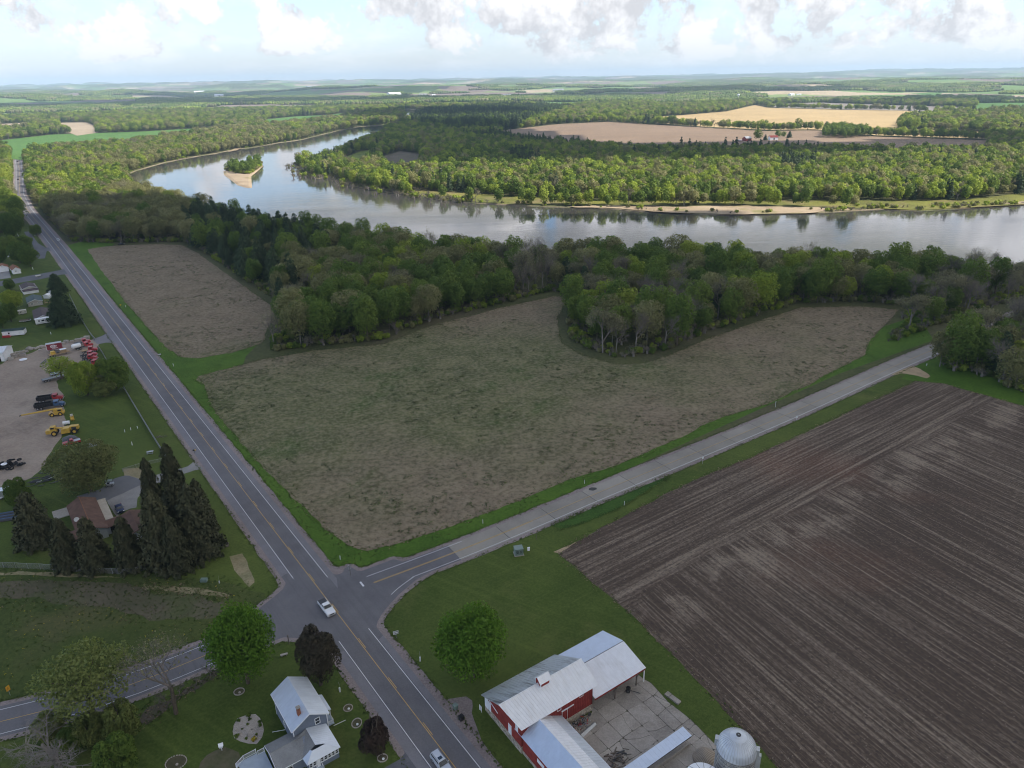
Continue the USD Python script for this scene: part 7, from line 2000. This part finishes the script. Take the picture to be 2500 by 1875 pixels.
def box_trailer(label, a, b, side, W=2.5, H=3.9, logo=False):
    A, th, L = span(a, b); t = thing("box_trailer", label, "trailer", tuple(A), th)
    part(t, "box", bx(0, L, 0.04, W, 1.1, H), side); part(t, "roof", bx(-0.02, L + 0.02, 0.0, W + 0.04, H, H + 0.06), M_galv)
    part(t, "rear_frame", cat(bx(-0.06, 0.1, 0, 0.12, 1.0, H), bx(-0.06, 0.1, W - 0.12, W, 1.0, H), bx(-0.06, 0.1, 0, W, H - 0.15, H)), M_whitep); part(t, "side_rail", bx(0, L, 0.0, 0.05, 1.05, 1.2), M_galv)
    axles_y = [(x, y) for x in (1.2, 2.4) for y in (0.25, W - 0.25)]
    for x, y in axles_y: wheel(t, x, y, 0.5, 0.35)
    part(t, "landing_leg", cat(bx(L * 0.8, L * 0.8 + 0.15, 0.4, 0.55, 0, 1.1), bx(L * 0.8, L * 0.8 + 0.15, W - 0.55, W - 0.4, 0, 1.1)), M_steel)
    if logo:
        ring = trimesh.creation.annulus(r_min=0.62, r_max=0.85, height=0.03, sections=28); ring.apply_transform(np.diag([1.25, 0.8, 1, 1])); ring.apply_transform(trimesh.transformations.rotation_matrix(math.pi / 2, (1, 0, 0))); ring.apply_translation((L * 0.42, 0.025, 2.75))
        em = part(t, "emblem", ring, M_whitep); part(em, "emblem_bars", cat(*[bx(L * 0.42 - 0.5 + k * 0.42, L * 0.42 - 0.25 + k * 0.42, 0.0, 0.03, 2.5, 3.0) for k in range(5)]), M_whitep); part(em, "lettering", cat(bx(L * 0.33, L * 0.72, 0.0, 0.03, 1.8, 1.95), bx(L * 0.45, L * 0.6, 0.0, 0.03, 1.55, 1.65)), M_whitep)
    return t


def lorry(label, a, b, cab, kind_, bodym=None, name="lorry", W=2.4):
    """Bonneted lorry from tail pixel a to nose pixel b with a tank, dump body, or bare frame."""
    A, th, L = span(a, b); t = thing(name, label, "truck", tuple(A), th)
    part(t, "frame", cat(bx(0, L - 0.4, W * 0.32, W * 0.38, 0.7, 0.9), bx(0, L - 0.4, W * 0.62, W * 0.68, 0.7, 0.9)), M_steel)
    part(t, "bonnet", rounded(prism([(L - 1.9, 0.7), (L - 1.9, 1.75), (L - 0.25, 1.5), (L, 1.2), (L, 0.6)], 0.35, W - 0.35), 0.08), cab)
    part(t, "fender", cat(rounded(bx(L - 1.4, L - 0.3, 0.0, 0.4, 0.75, 1.1), 0.08), rounded(bx(L - 1.4, L - 0.3, W - 0.4, W, 0.75, 1.1), 0.08)), cab)
    part(t, "cab", rounded(bx(L - 3.5, L - 1.8, 0.08, W - 0.08, 0.8, 2.6), 0.12), cab); part(t, "windscreen", bx(L - 1.83, L - 1.79, 0.25, W - 0.25, 1.85, 2.4), M_glass)
    for y in (0.05, W - 0.09): part(t, "side_window", bx(L - 3.0, L - 2.1, y, y + 0.04, 1.8, 2.4), M_glass)
    part(t, "bumper", bx(L - 0.05, L + 0.1, 0.05, W - 0.05, 0.45, 0.75), M_galv); part(t, "exhaust", rod((L - 3.6, W - 0.3, 0.9), (L - 3.6, W - 0.3, 3.1), 0.07), M_galv)
    for y in (0.2, W - 0.2):
        wheel(t, L - 0.85, y, 0.5, 0.3)
        for x in (1.0, 2.2): wheel(t, x, y, 0.5, 0.4)
    e = L - 3.8
    if kind_ == "tank":
        part(t, "tank", trimesh.creation.capsule(height=max(1, e - 2.0), radius=1.05, count=[12, 16], transform=trimesh.transformations.translation_matrix((1.0 + (e - 2.0) * 0.0, W / 2, 2.0)) @ trimesh.transformations.rotation_matrix(math.pi / 2, (0, 1, 0))), bodym or M_whitep)
        part(t, "catwalk", bx(1.0, e - 1, W / 2 - 0.2, W / 2 + 0.2, 3.02, 3.08), M_galv)
    elif kind_ == "dump":
        b = cat(bx(0, e, 0, 0.1, 1.1, 2.3), bx(0, e, W - 0.1, W, 1.1, 2.3), bx(0, 0.1, 0, W, 1.1, 2.3), bx(e - 0.1, e, 0, W, 1.1, 2.6), bx(0, e, 0, W, 1.0, 1.15)); part(t, "dump_body", b, bodym or M_blackp); part(t, "body_ribs", cat(*[bx(x, x + 0.1, -0.08, 0.0, 1.1, 2.3) for x in np.arange(0.3, e, 0.8)]), bodym or M_blackp)
    elif kind_ == "flat":
        part(t, "deck", bx(0, e, 0, W, 0.98, 1.1), bodym or M_tanwood)
    return t


def load1(t, L, W):
    part(t, "machine", rounded(bx(L * 0.12, L * 0.32, 0.4, W - 0.4, 1.2, 2.5), 0.1), M_yel); part(t, "crate", bx(L * 0.58, L * 0.84, 0.4, W - 0.4, 1.16, 2.4), M_tanwood); part(t, "crate_lid", bx(L * 0.56, L * 0.86, 0.35, W - 0.35, 2.4, 2.5), M_whitep); part(t, "crate", bx(L * 0.4, L * 0.5, 0.5, W - 0.5, 1.16, 1.8), M_steel)


box_trailer("maroon box trailer with a white emblem in the dirt yard", Zm(590, 645), Zm(985, 575), M_maroon, logo=True)
flatbed("flatbed trailer loaded with a yellow machine before the maroon trailer", Zm(640, 775), Zm(1175, 650), M_tanwood, load1)
lorry("red lorry with a white tank beside the maroon trailer", Zm(1300, 590), Zm(1760, 470), M_redp, "tank")
lorry("bright red bonneted lorry nearest the yard entrance", Zm(1440, 660), Zm(1850, 610), M_redp, "flat", M_tanwood)
lorry("dark red lorry behind the white tank lorry", Zm(1260, 470), Zm(1690, 400), M_redp, "flat", M_steel)
lorry("red lorry with a bare red frame below the bright red lorry", Zm(1390, 770), Zm(1820, 740), M_redp, "bare")
lorry("red lorry with a pale roof, second from the bottom of the row", Zm(1430, 850), Zm(1820, 830), M_redp, "bare", None)
lorry("red lorry lowest in the row beside the green tree", Zm(1500, 960), Zm(1880, 985), M_redp, "flat", M_steel)
flatbed("tan planked flatbed trailer, upper of two under the yard tree", Zm(650, 1060), Zm(1250, 930), M_tanwood)
flatbed("tan planked flatbed trailer, lower of two under the yard tree", Zm(620, 1160), Zm(1270, 1010), M_tanwood)
flatbed("grey flatbed trailer between the tan and the black trailers", Zm(680, 1260), Zm(1310, 1120), M_galv)
flatbed("long black low loader trailer at the front of the trailer row", Zm(480, 1410), Zm(1320, 1200), M_blackp, name="low_loader")
A, th, L = span(Zm(480, 925), Zm(620, 860)); t = thing("loading_ramps", "pair of dark loading ramps at the tail of a trailer", "ramps", tuple(A), th)
for y in (0, 1.1): part(t, "ramp", slab([(0, y, 0.15), (L, y, 1.0), (L, y + 0.5, 1.0), (0, y + 0.5, 0.15)], 0.12), M_steel)
lorry("dump truck with a black body and a red cab", Zc(320, 160), Zc(545, 130), M_redp, "dump", M_blackp)
lorry("dump truck with a black body and a blue cab", Zc(300, 225), Zc(560, 185), M_bluep, "dump", M_blackp)
# yellow crane
A, th, L = span(Zc(425, 280), Zc(555, 262)); t = thing("mobile_crane", "yellow mobile crane with its boom lowered over the tail", "crane", tuple(A), th)
part(t, "chassis", rounded(bx(0, L, 0, 2.4, 0.7, 1.4), 0.1), M_yel); part(t, "cab", rounded(bx(L - 2.0, L - 0.4, 0.2, 1.3, 1.4, 2.7), 0.12), M_yel); part(t, "cab_window", bx(L - 1.8, L - 0.7, 0.17, 0.22, 1.9, 2.5), M_glass); part(t, "turret", rounded(bx(1.6, L - 1.9, 0.5, 2.1, 1.4, 2.4), 0.1), M_yel)
part(t, "boom", rod((L - 2.2, 1.4, 2.5), (-9.0, 1.6, 1.7), 0.38, 4, 0.26), M_yel); part(t, "boom_tip", rod((-9.0, 1.6, 1.7), (-9.6, 1.6, 1.5), 0.2, 6), M_blackp)
for x in (1.0, L - 1.2):
    for y in (0.15, 2.25): wheel(t, x, y, 0.75, 0.45, None, M_yel)
# yellow scraper
A, th, L = span(Zc(400, 452), Zc(690, 415)); t = thing("scraper", "long yellow earth scraper in the dirt yard", "scraper", tuple(A), th)
part(t, "tractor", rounded(prism([(0, 0.9), (0, 2.1), (1.6, 2.3), (3.2, 2.2), (3.2, 0.9)], 0.3, 2.4), 0.1), M_yel); part(t, "cab", rounded(bx(1.5, 3.0, 0.5, 2.2, 2.2, 3.3), 0.1), M_yel); part(t, "cab_window", bx(1.7, 2.8, 0.47, 0.52, 2.5, 3.1), M_glass)
part(t, "gooseneck", rod((3.0, 1.35, 2.6), (5.4, 1.35, 2.2), 0.3, 6), M_yel); part(t, "bowl", trimesh.convex.convex_hull(np.array([[4.6, 0.1, 0.5], [4.9, 0.1, 2.2], [L - 3, 0.1, 2.4], [L - 3, 0.1, 0.6], [4.6, 2.6, 0.5], [4.9, 2.6, 2.2], [L - 3, 2.6, 2.4], [L - 3, 2.6, 0.6]])), M_yel); part(t, "engine", rounded(bx(L - 3.0, L - 0.3, 0.5, 2.2, 1.4, 2.7), 0.12), M_yel); part(t, "engine_grille", bx(L - 2.4, L - 0.9, 0.45, 0.52, 1.7, 2.5), M_steel)
for x in (2.6, L - 1.6):
    for y in (0.25, 2.45): wheel(t, x, y, 0.95, 0.7, None, M_yel)
A, th, L = span(Zc(548, 352), Zc(606, 343)); t = thing("white_tank", "white cylindrical tank lying above the yellow scraper", "tank", tuple(A + [0, 0, 0.6]), th); part(t, "tank", rod((0, 0, 0.5), (L, 0, 0.5), 0.6, 14), M_whitep); part(t, "cradle", cat(bx(0.4, 0.6, -0.5, 0.5, -0.6, 0.1), bx(L - 0.6, L - 0.4, -0.5, 0.5, -0.6, 0.1)), M_steel)
p = at(*Zc(628, 305)); t = thing("yard_roller", "small yellow and white roller standing on its end by the grass", "machine", tuple(p), 0.4); part(t, "drum", rod((-0.5, 0, 0.6), (0.5, 0, 0.6), 0.6, 14), M_yel); part(t, "frame", bx(-0.6, 0.6, -0.15, 0.15, 0.6, 1.9), M_yel); part(t, "tank", rounded(bx(-0.4, 0.4, -0.3, 0.3, 1.8, 2.5), 0.08), M_cream)
p = at(*Zc(612, 478)); t = thing("covered_heap", "heap under a dark grey tarpaulin behind the red pickup", "heap", tuple(p), 0.1)
m = trimesh.creation.icosphere(3, 1.0); v = np.array(m.vertices); v *= 1 + 0.3 * (meshkit.fbm(v * 2, 3, 8)[:, None] - 0.5); v[:, 2] = np.maximum(v[:, 2], 0); m.vertices = v * [2.8, 1.5, 1.9]; part(t, "tarpaulin", m, plain("grey_tarp", (0.09, 0.09, 0.10), 0.6, 0.4, var=0.3), smooth=True)
A, th, L = span(Zc(570, 520), Zc(672, 495)); light_vehicle(thing("pickup_truck", "dark red pickup truck parked before the covered heap", "pickup truck", tuple((A + at(*Zc(672, 495))) / 2), th + math.pi), 5.4, 1.95, M_redp, "pickup", M_galv)
p = at(*Zc(948, 868)); t = thing("golf_cart", "green utility cart with a canopy on the house's dark drive", "cart", tuple(p), 0.3); part(t, "body", rounded(bx(-1.2, 1.2, -0.6, 0.6, 0.35, 0.9), 0.08), M_galv); part(t, "seat", rounded(bx(-0.5, 0.1, -0.5, 0.5, 0.9, 1.3), 0.06), M_blackp); part(t, "canopy", rounded(bx(-1.1, 0.9, -0.65, 0.65, 1.8, 1.9), 0.04), M_greenbox); part(t, "canopy_post", cat(*[rod((x, y, 0.8), (x, y, 1.82), 0.03) for x in (-1, 0.8) for y in (-0.55, 0.55)]), M_blackp); axles(t, (-0.8, 0.8), 0.75, 0.28)
# heaps of tyres, pipes, silver trailer
def heap(label, x, y, n, spread, fn, name, cat_):
    p = at(x, y); t = thing(name, label, cat_, tuple(p), 0.3); r = np.random.default_rng(n + int(x))
    for k in range(n): fn(t, r, k, spread)
def tyre_piece(t, r, k, s):
    m = trimesh.creation.torus(0.55, 0.2, 16, 7); m.apply_transform(trimesh.transformations.rotation_matrix(r.normal() * 0.5, unit(r.normal(size=3)))); m.apply_translation((r.normal() * s[0], r.normal() * s[1], 0.2 + r.random() * s[2])); part(t, "tyre", m, M_tyre)
heap("heap of black tyres and scrap at the left edge of the dirt yard", 12, 1142, 42, (2.3, 1.5, 1.2), tyre_piece, "tyre_heap", "tyres")
p = at(13, 1143); t = thing("wheel_disc", "white wheel disc lying on the tyre heap", "wheel", (p[0], p[1], 1.5), 0.2); part(t, "disc", trimesh.creation.annulus(r_min=0.3, r_max=0.9, height=0.15, sections=20), M_whitep); part(t, "hub", trimesh.creation.cylinder(0.15, 0.2), M_whitep)
def pipe_piece(t, r, k, s):
    a = np.array([r.normal() * s[0], r.normal() * s[1], 0.15 + r.random() * s[2]]); th = 0.35 + r.normal() * 0.3; l = r.uniform(1.5, 4) / 2; d = np.array([math.cos(th) * l, math.sin(th) * l, r.normal() * 0.1]); part(t, "pipe", rod(a - d, a + d, r.uniform(0.06, 0.14), 6), [M_blackp, M_steel, M_steel, M_galv][r.choice(4, p=[.4, .3, .22, .08])])
heap("tangle of dark pipes and cables left of the willow", 118, 1172, 46, (2.9, 2.2, 0.7), pipe_piece, "pipe_heap", "pipes")
def long_pipe(t, r, k, s):
    part(t, "pipe", rod((-6, k * 0.55 - 2.2, 0.25), (6, k * 0.55 - 2.2 + r.normal() * 0.15, 0.25), 0.24, 8), [M_blackp, M_steel, M_bluep][k % 3])
heap("row of long dark pipes below the silver trailer", 22, 1262, 9, (0, 0, 0), long_pipe, "pipe_row", "pipes")
A, th, L = span((-30, 1226), (28, 1215)); t = thing("silver_trailer", "silver enclosed trailer at the left edge behind a tree", "trailer", tuple(A), th); part(t, "body", rounded(bx(0, L, 0, 2.4, 0.5, 2.7), 0.1), M_galv); part(t, "roof", rounded(bx(-0.05, L + 0.05, -0.05, 2.45, 2.68, 2.8), 0.05), M_hroof2); part(t, "fender", rounded(bx(L * 0.35, L * 0.65, -0.15, 0.1, 0.5, 0.9), 0.1), M_whitep)
for x in (0.42, 0.56): wheel(t, L * x, 0.1, 0.35, 0.25)
# concrete blocks and boulders along the yard's far edge
blk = [(1060, 380, 1.6), (1205, 370, 1.3), (1330, 335, 1.4), (1395, 330, 1.5), (1480, 305, 1.4), (1580, 285, 1.9), (985, 420, 1.2), (1550, 350, 1.2)]
for k, (x, y, s) in enumerate(blk):
    p = at(*Zm(x, y)); t = thing("concrete_block", "grey concrete block in the row beyond the maroon trailer", "concrete block", tuple(p), sr2.uniform(-0.3, 0.6), "concrete blocks beyond the maroon trailer"); part(t, "block", rounded(bx(-s * 0.6, s * 0.6, -s * 0.45, s * 0.45, 0, s * 0.75), 0.08), M_yard[2])
    part(t, "lifting_eye", rod((-0.2, 0, s * 0.75), (0.2, 0, s * 0.75 + 0.1), 0.05), M_steel)
for k, (x, y) in enumerate([(75, 550), (160, 560), (200, 545), (245, 540), (290, 545), (350, 520), (400, 480), (440, 500), (485, 500), (60, 620), (385, 580), (-10, 600), (120, 540)]):
    p = at(*Zm(x, y)); m = trimesh.creation.icosphere(2, 1.0); m.vertices *= 1 + 0.35 * (meshkit.fbm(np.array(m.vertices) * 1.4 + k, 3, k)[:, None] - 0.5); s = sr2.uniform(0.55, 1.0); m.vertices = m.vertices * [s * 1.2, s, s * 0.9]
    t = thing("boulder", "pale boulder in the row along the dirt yard's far edge", "boulder", (p[0], p[1], s * 0.4), sr2.uniform(0, 6), "boulders along the yard's far edge"); part(t, "rock", m, M_bed)
for k, (x, y) in enumerate([(120, 1385), (155, 1370), (190, 1365), (205, 1385), (97, 1420), (140, 1395), (172, 1388)]):
    p = at(x * 0.2833, 470 + (y + 25) * 0.2833); t = thing("concrete_block", "pale concrete block stacked at the left of the yard's far edge", "concrete block", tuple(p), 0.25, "concrete blocks left of the boulders"); part(t, "block", rounded(bx(-1.0, 1.0, -0.6, 0.6, 0, 1.4), 0.08), M_yard[2]); part(t, "lifting_eye", rod((-0.2, 0, 1.4), (0.2, 0, 1.5), 0.05), M_steel)
p = at(-12, 884); t = thing("workshop", "white open fronted workshop at the left edge of the dirt yard", "workshop", tuple(p), 0.2); part(t, "wall", cat(bx(-12, 4.2, 8.8, 9, 0, 4.2), bx(4.0, 4.2, 0, 9, 0, 4.2), bx(-12, 1.2, 0, 0.2, 2.9, 4.2), bx(2.6, 4.2, 0, 0.2, 0, 4.2)), M_whitep); part(t, "roof", prism([(-0.4, 4.2), (4.5, 5.6), (9.4, 4.2)], -12.3, 4.5, axis="x"), M_roofw); part(t, "door_opening", bx(-11, 2.6, 0.25, 0.4, 0, 2.9), M_darkhole)
p = at(57, 879); t = thing("white_basin", "white round basin lying on the dirt yard", "basin", tuple(p)); part(t, "basin", trimesh.creation.revolve(np.array([(0, 0.05), (1.4, 0.1), (1.6, 0.35), (1.5, 0.4), (0, 0.3)]), sections=20), M_whitep)
A, th, L = span((88, 678), (101, 676)); t = thing("utility_trailer", "cream flat trailer standing on the asphalt lane", "trailer", tuple(A), th); part(t, "deck", bx(0, L, 0, 2.2, 0.7, 1.1), M_cream); part(t, "drawbar", rod((L, 1.1, 0.6), (L + 1.5, 1.1, 0.5), 0.06), M_steel)
for y in (0.1, 2.1): wheel(t, L / 2, y, 0.35, 0.2)
t_ = thing("plank_trailer", "grey trailer with rusty planks beside the cream camper", "trailer", tuple(at(62, 785)), 0.35); part(t_, "deck", bx(-2.5, 2.5, -1.2, 1.2, 0.5, 0.8), M_galv); part(t_, "load", cat(*[bx(-2.3, 2.2, -1.0 + k * 0.45, -0.65 + k * 0.45, 0.8, 1.0 + 0.1 * (k % 2)) for k in range(4)]), M_post); axles(t_, (-0.4, 0.5), 1.2, 0.33)
t_ = thing("playset", "orange wooden garden frame right of the slate roofed home", "playset", tuple(at(117, 742)), 0.2)
for x in (-1.2, 1.2):
    for y in (-0.7, 0.7): part(t_, "post", rod((x, y, 0), (x * 0.9, y * 0.6, 2.3), 0.07), M_tanwood)
part(t_, "deck", bx(-1.2, 1.2, -0.7, 0.7, 0.9, 1.0), M_tanwood); part(t_, "beam", rod((-1.2, 0, 2.3), (1.2, 0, 2.3), 0.08), M_tanwood)

# ------------------------------------------------------------------ far farms, silos, trees in the fields
def far_at(x, y):
    z = 0.0
    for _ in range(6):
        p = at(x, y, z); z = float(hill(np.array([p[0]]), np.array([p[1]]))[0]) if np.hypot(p[0], p[1]) > R_FLAT else 0.0
    return np.array([p[0], p[1], z])


def far_house(name, label, x, y, wpx, wallm, roofm, ratio=0.5, hratio=0.3, rot=0.15, group=None, cat_="farm building"):
    p = far_at(x, y); d = np.linalg.norm(p - CAM); L = wpx * d / FPX
    t = thing(name, label, cat_, tuple(p), rot, group)
    h = L * hratio; w = L * ratio
    part(t, "wall", prism([(-w / 2, 0), (-w / 2, h * 0.62), (0, h * 0.95), (w / 2, h * 0.62), (w / 2, 0)], -L / 2, L / 2, axis="x"), wallm)
    for s in (-1, 1): part(t, "roof", slab([(-L / 2 - 0.3, s * w * 0.54, h * 0.60), (L / 2 + 0.3, s * w * 0.54, h * 0.60), (L / 2 + 0.3, 0, h), (-L / 2 - 0.3, 0, h)], 0.2), roofm)
    part(t, "door", bx(-L * 0.08, L * 0.08, -w / 2 - 0.05, -w / 2 + 0.02, 0, h * 0.5), M_steel)
    return t


M_farred = plain("far_barn_red", (0.20, 0.045, 0.04), 0.8, 0.2)
far_house("far_barn", "dark red barn with a grey roof beyond the river woods", 1823, 344, 16, M_farred, M_galv, 0.75, 0.6, 0.5, cat_="barn")
far_house("far_barn", "low red shed left of the dark red barn across the river", 1804, 345, 12, M_farred, M_galv, 0.5, 0.3, 0.2, cat_="barn")
far_house("far_house", "white house with a red roof among trees across the river", 1887, 342, 18, M_whitep, M_farred, 0.6, 0.55, 0.1, cat_="house")
M_conc = plain("silo_concrete", (0.42, 0.38, 0.32), 0.9, 0.1)
for x, y, h, r, l in ((2016.6, 315, 15.5, 2.6, "taller pale silo standing alone in the golden field"), (1997.5, 316, 9, 2.4, "shorter pale silo left of the tall one in the golden field")):
    p = far_at(x, y); t = thing("far_silo", l, "silo", tuple(p)); part(t, "wall", rod((0, 0, 0), (0, 0, h), r, 18), M_conc); part(t, "rim", rod((0, 0, h - 0.5), (0, 0, h + 0.2), r + 0.12, 18), M_steel)
for k, (x, y, w, l) in enumerate([(154, 227, 9, "tiny white building in the dark woods at the far left"), (487, 228, 20, "white farm buildings in fields at the upper left"), (535, 235.5, 18, "white sheds below the upper left farm"), (764, 219, 28, "long white shed beyond the woods left of centre"), (683, 244, 22, "white roofed farm beside the tan field left of the river bend"),
                                  (700, 243, 10, "grey barn right of the white roofed farm"), (789, 250.5, 18, "pale greenhouse left of the far river bend"), (962, 231.5, 30, "long white farm sheds above the far river bend"), (982, 226.5, 16, "white barn behind the long farm sheds"), (1033, 228.5, 18, "white farm right of the long farm sheds"), (1058, 228, 9, "small white shed right of the white farm"), (1237, 221, 22, "white farm in brown fields beyond the bend"),
                                  (1363, 216, 24, "white farm beside the distant green fields"), (1488, 289.5, 12, "pale shed at the corner of the wood above the brown field"), (1280, 239.5, 17, "long white shed left of the dark green field"), (1640, 221.5, 22, "white farm buildings right of the distant green field"), (1672, 222.5, 13, "small white barn right of the white farm buildings"), (1461, 200, 26, "white roofs near the horizon at the middle"), (2130, 198.5, 17, "white roofs near the horizon at the right"), (1932, 233, 16, "white shed among trees at the right"), (1950, 232, 10, "small white shed among trees at the right"), (2290, 253.5, 10, "small pale shed beyond the right hand wood"), (1516, 228, 9, "tiny white house beyond the dark green field"), (190, 202, 10, "tiny pale roof near the left horizon"), (2205, 187, 9, "tiny white roof near the right horizon")]):
    far_house("far_farm", l, x, y, w, M_whitep, M_whitep if k % 3 else M_galv, 0.45, 0.26, 0.1 + 0.2 * (k % 4))
p = far_at(1801, 250); t = thing("water_tower", "white water tower rising behind the sunlit trees", "water tower", tuple(p)); part(t, "column", rod((0, 0, 0), (0, 0, 28), 1.6, 12, 1.2), M_whitep); m = trimesh.creation.icosphere(3, 6.0); m.vertices[:, 2] *= 0.75; m.apply_translation((0, 0, 31)); part(t, "tank", m, M_whitep, smooth=True)
DIMS.update({"mid_green": (5.2, 17), "mid_oak": (6, 16), "mid_spring": (5.4, 16), "mid_pine": (3.9, 18), "mid_bare": (5, 15)})
for x, y, yt, w, kn, l in ((1849, 344, 316, 24, "mid_green", "large tree right of the dark red barn across the river"), (1868, 343, 328, 12, "mid_pine", "dark tree left of the white house across the river"), (1899, 338, 318, 18, "mid_green", "tree behind the white house across the river"), (1912, 337, 320, 14, "mid_green", "tree right of the white house across the river"), (1927, 336, 320, 15, "mid_pine", "conical dark tree right of the white house across the river"), (1863, 316, 310, 7, "mid_bare", "round dark bush at the golden field's lower edge"),
                           (2231, 335, 328, 9, "mid_bare", "left bush of three dark bushes in the right field"), (2260, 336, 328, 12, "mid_bare", "middle bush of three dark bushes in the right field"), (2292, 337, 329, 12, "mid_bare", "right bush of three dark bushes in the right field"), (2302, 337, 329.5, 12, "mid_bare", "bush touching the right bush of three in the right field"), (2131, 330, 320, 14, "mid_green", "round tree at the right end of the farm grove"), (17, 352, 344, 9, "mid_green", "lone dark tree in the green field at the left")):
    lone(kn, x, y, yt, w, l, "field_tree")
grove = Polygon(ats([(2003, 336), (2015, 322), (2060, 318), (2118, 326), (2125, 334), (2060, 338)])).buffer(0)
for x, y in scatter(grove, 11, 90):
    tree_copy("grove_tree", "mid_green", x, y, fr.uniform(0, 6), fr.uniform(0.85, 1.2), "green tree in the grove beside the golden field's silos", "trees in the grove by the silos")
for a, b, n in (((1484, 298), (1600, 305), 17), ((1605, 304), (1712, 310), 26), ((1860, 313), (1990, 316), 10), ((2395, 278), (2500, 268), 14), ((2420, 264), (2510, 262), 12)):
    A, B = at(*a), at(*b)
    for k in range(n):
        q = A + (B - A) * (k + fr.uniform(-0.4, 0.4)) / n
        tree_copy("hedgerow_tree", ("mid_green", "mid_bare", "mid_oak")[int(fr.integers(3))], q[0], q[1] + fr.normal() * 4, fr.uniform(0, 6), fr.uniform(0.45, 0.75), "small tree in a hedgerow between the far brown and golden fields", "trees in the far hedgerows")
for x, y, l in ((43, 395, "tiny dark car farthest up the highway"), (44.5, 439, "tiny dark car on the shaded far stretch of highway")):
    p = at(x, y); i_ = hl.project(Point(p[:2])); q0, q1 = hl.interpolate(i_ - 2), hl.interpolate(i_ + 2)
    light_vehicle(thing("car", l, "car", (p[0], p[1], 0.05), math.atan2(q1.y - q0.y, q1.x - q0.x)), 4.6, 1.85, M_blackp, "car")

# ------------------------------------------------------------------ grass that breaks the edges of roads and fields
r = np.random.default_rng(700)
gpth = kind("grass_tuft")
n = 16; bpos = np.column_stack([r.normal(size=(n, 2)) * 0.16, np.full(n, 0.05)])
normals_mesh(gpth + "/blades", *leaves(bpos + [0, 0, 0.06], unit(bpos * 2 + [0, 0, 0.5]), 0.2, r, 0.3, 1.2), leaf_mat("grass_blades", (0.045, 0.082, 0.013), (0.065, 0.108, 0.018), (0.105, 0.135, 0.032), 0.25))
gpth2 = kind("dry_tuft")
normals_mesh(gpth2 + "/blades", *leaves(bpos + [0, 0, 0.06], unit(bpos * 2 + [0, 0, 0.5]), 0.2, r, 0.3, 1.2), leaf_mat("dry_blades", (0.15, 0.12, 0.07), (0.21, 0.17, 0.105), (0.28, 0.235, 0.15), 0.2))
tufts = []
def edge_tufts(geom, per_m, spread, kinds_=("grass_tuft",), inward=0.0):
    for q in getattr(geom, "geoms", [geom]):
        L = q.exterior; k = int(L.length * per_m)
        d = r.uniform(0, L.length, k)
        p = shapely.get_coordinates(shapely.line_interpolate_point(L, d)) + r.normal(size=(k, 2)) * spread
        b = np.array([p[:, 0], p[:, 1], np.zeros(k)]).T; Q = proj(b)
        ok = (Q[:, 0] > -30) & (Q[:, 0] < PW + 30) & (Q[:, 1] < PH + 40) & (p[:, 1] > 30) & (p[:, 1] < 420)
        ok &= ~shapely.contains_xy(all_road.buffer(0.25), p[:, 0], p[:, 1])
        for x, y in p[ok]:
            tufts.append((kinds_[int(r.integers(len(kinds_)))], x, y, 0.02, r.uniform(0, 6.28), r.uniform(0.3, 0.85)))
edge_tufts(all_gravel, 3.5, 0.35)
edge_tufts(stub1, 3.5, 0.7, ("grass_tuft", "grass_tuft", "dry_tuft")); edge_tufts(stub2, 3.0, 0.7, ("grass_tuft", "dry_tuft"))
edge_tufts(Polygon(plough).buffer(0), 3.5, 0.6, ("grass_tuft", "dry_tuft", "dry_tuft"))
edge_tufts(bare, 5.0, 2.2, ("grass_tuft", "grass_tuft", "dry_tuft")); edge_tufts(straw, 7.0, 1.0, ("dry_tuft", "grass_tuft")); edge_tufts(meadow, 2.0, 1.0)
edge_tufts(hedge_row, 8.0, 0.8, ("dry_tuft", "grass_tuft")); edge_tufts(swale, 6.0, 0.5)
for P, st in ((meadow, 1.6), (verge, 1.6)):
    w = scatter(P, st, 701, 0.5); Q = proj(np.column_stack([w, np.zeros(len(w))]))
    d1 = meshkit.fbm(np.column_stack([w / 7, np.zeros(len(w))]), 3, 702)
    ok = (Q[:, 0] > -20) & (Q[:, 0] < PW + 20) & (Q[:, 1] < PH + 20) & (w[:, 1] < 330) & (d1 > 0.45) & ~shapely.contains_xy(all_gravel, w[:, 0], w[:, 1])
    for x, y in w[ok]: tufts.append(("grass_tuft", x, y, 0.0, r.uniform(0, 6.28), r.uniform(0.35, 0.9)))
instancer("grass_tufts", tufts, "tufts of grass along the road and field edges", "grass")
print("tufts", len(tufts))
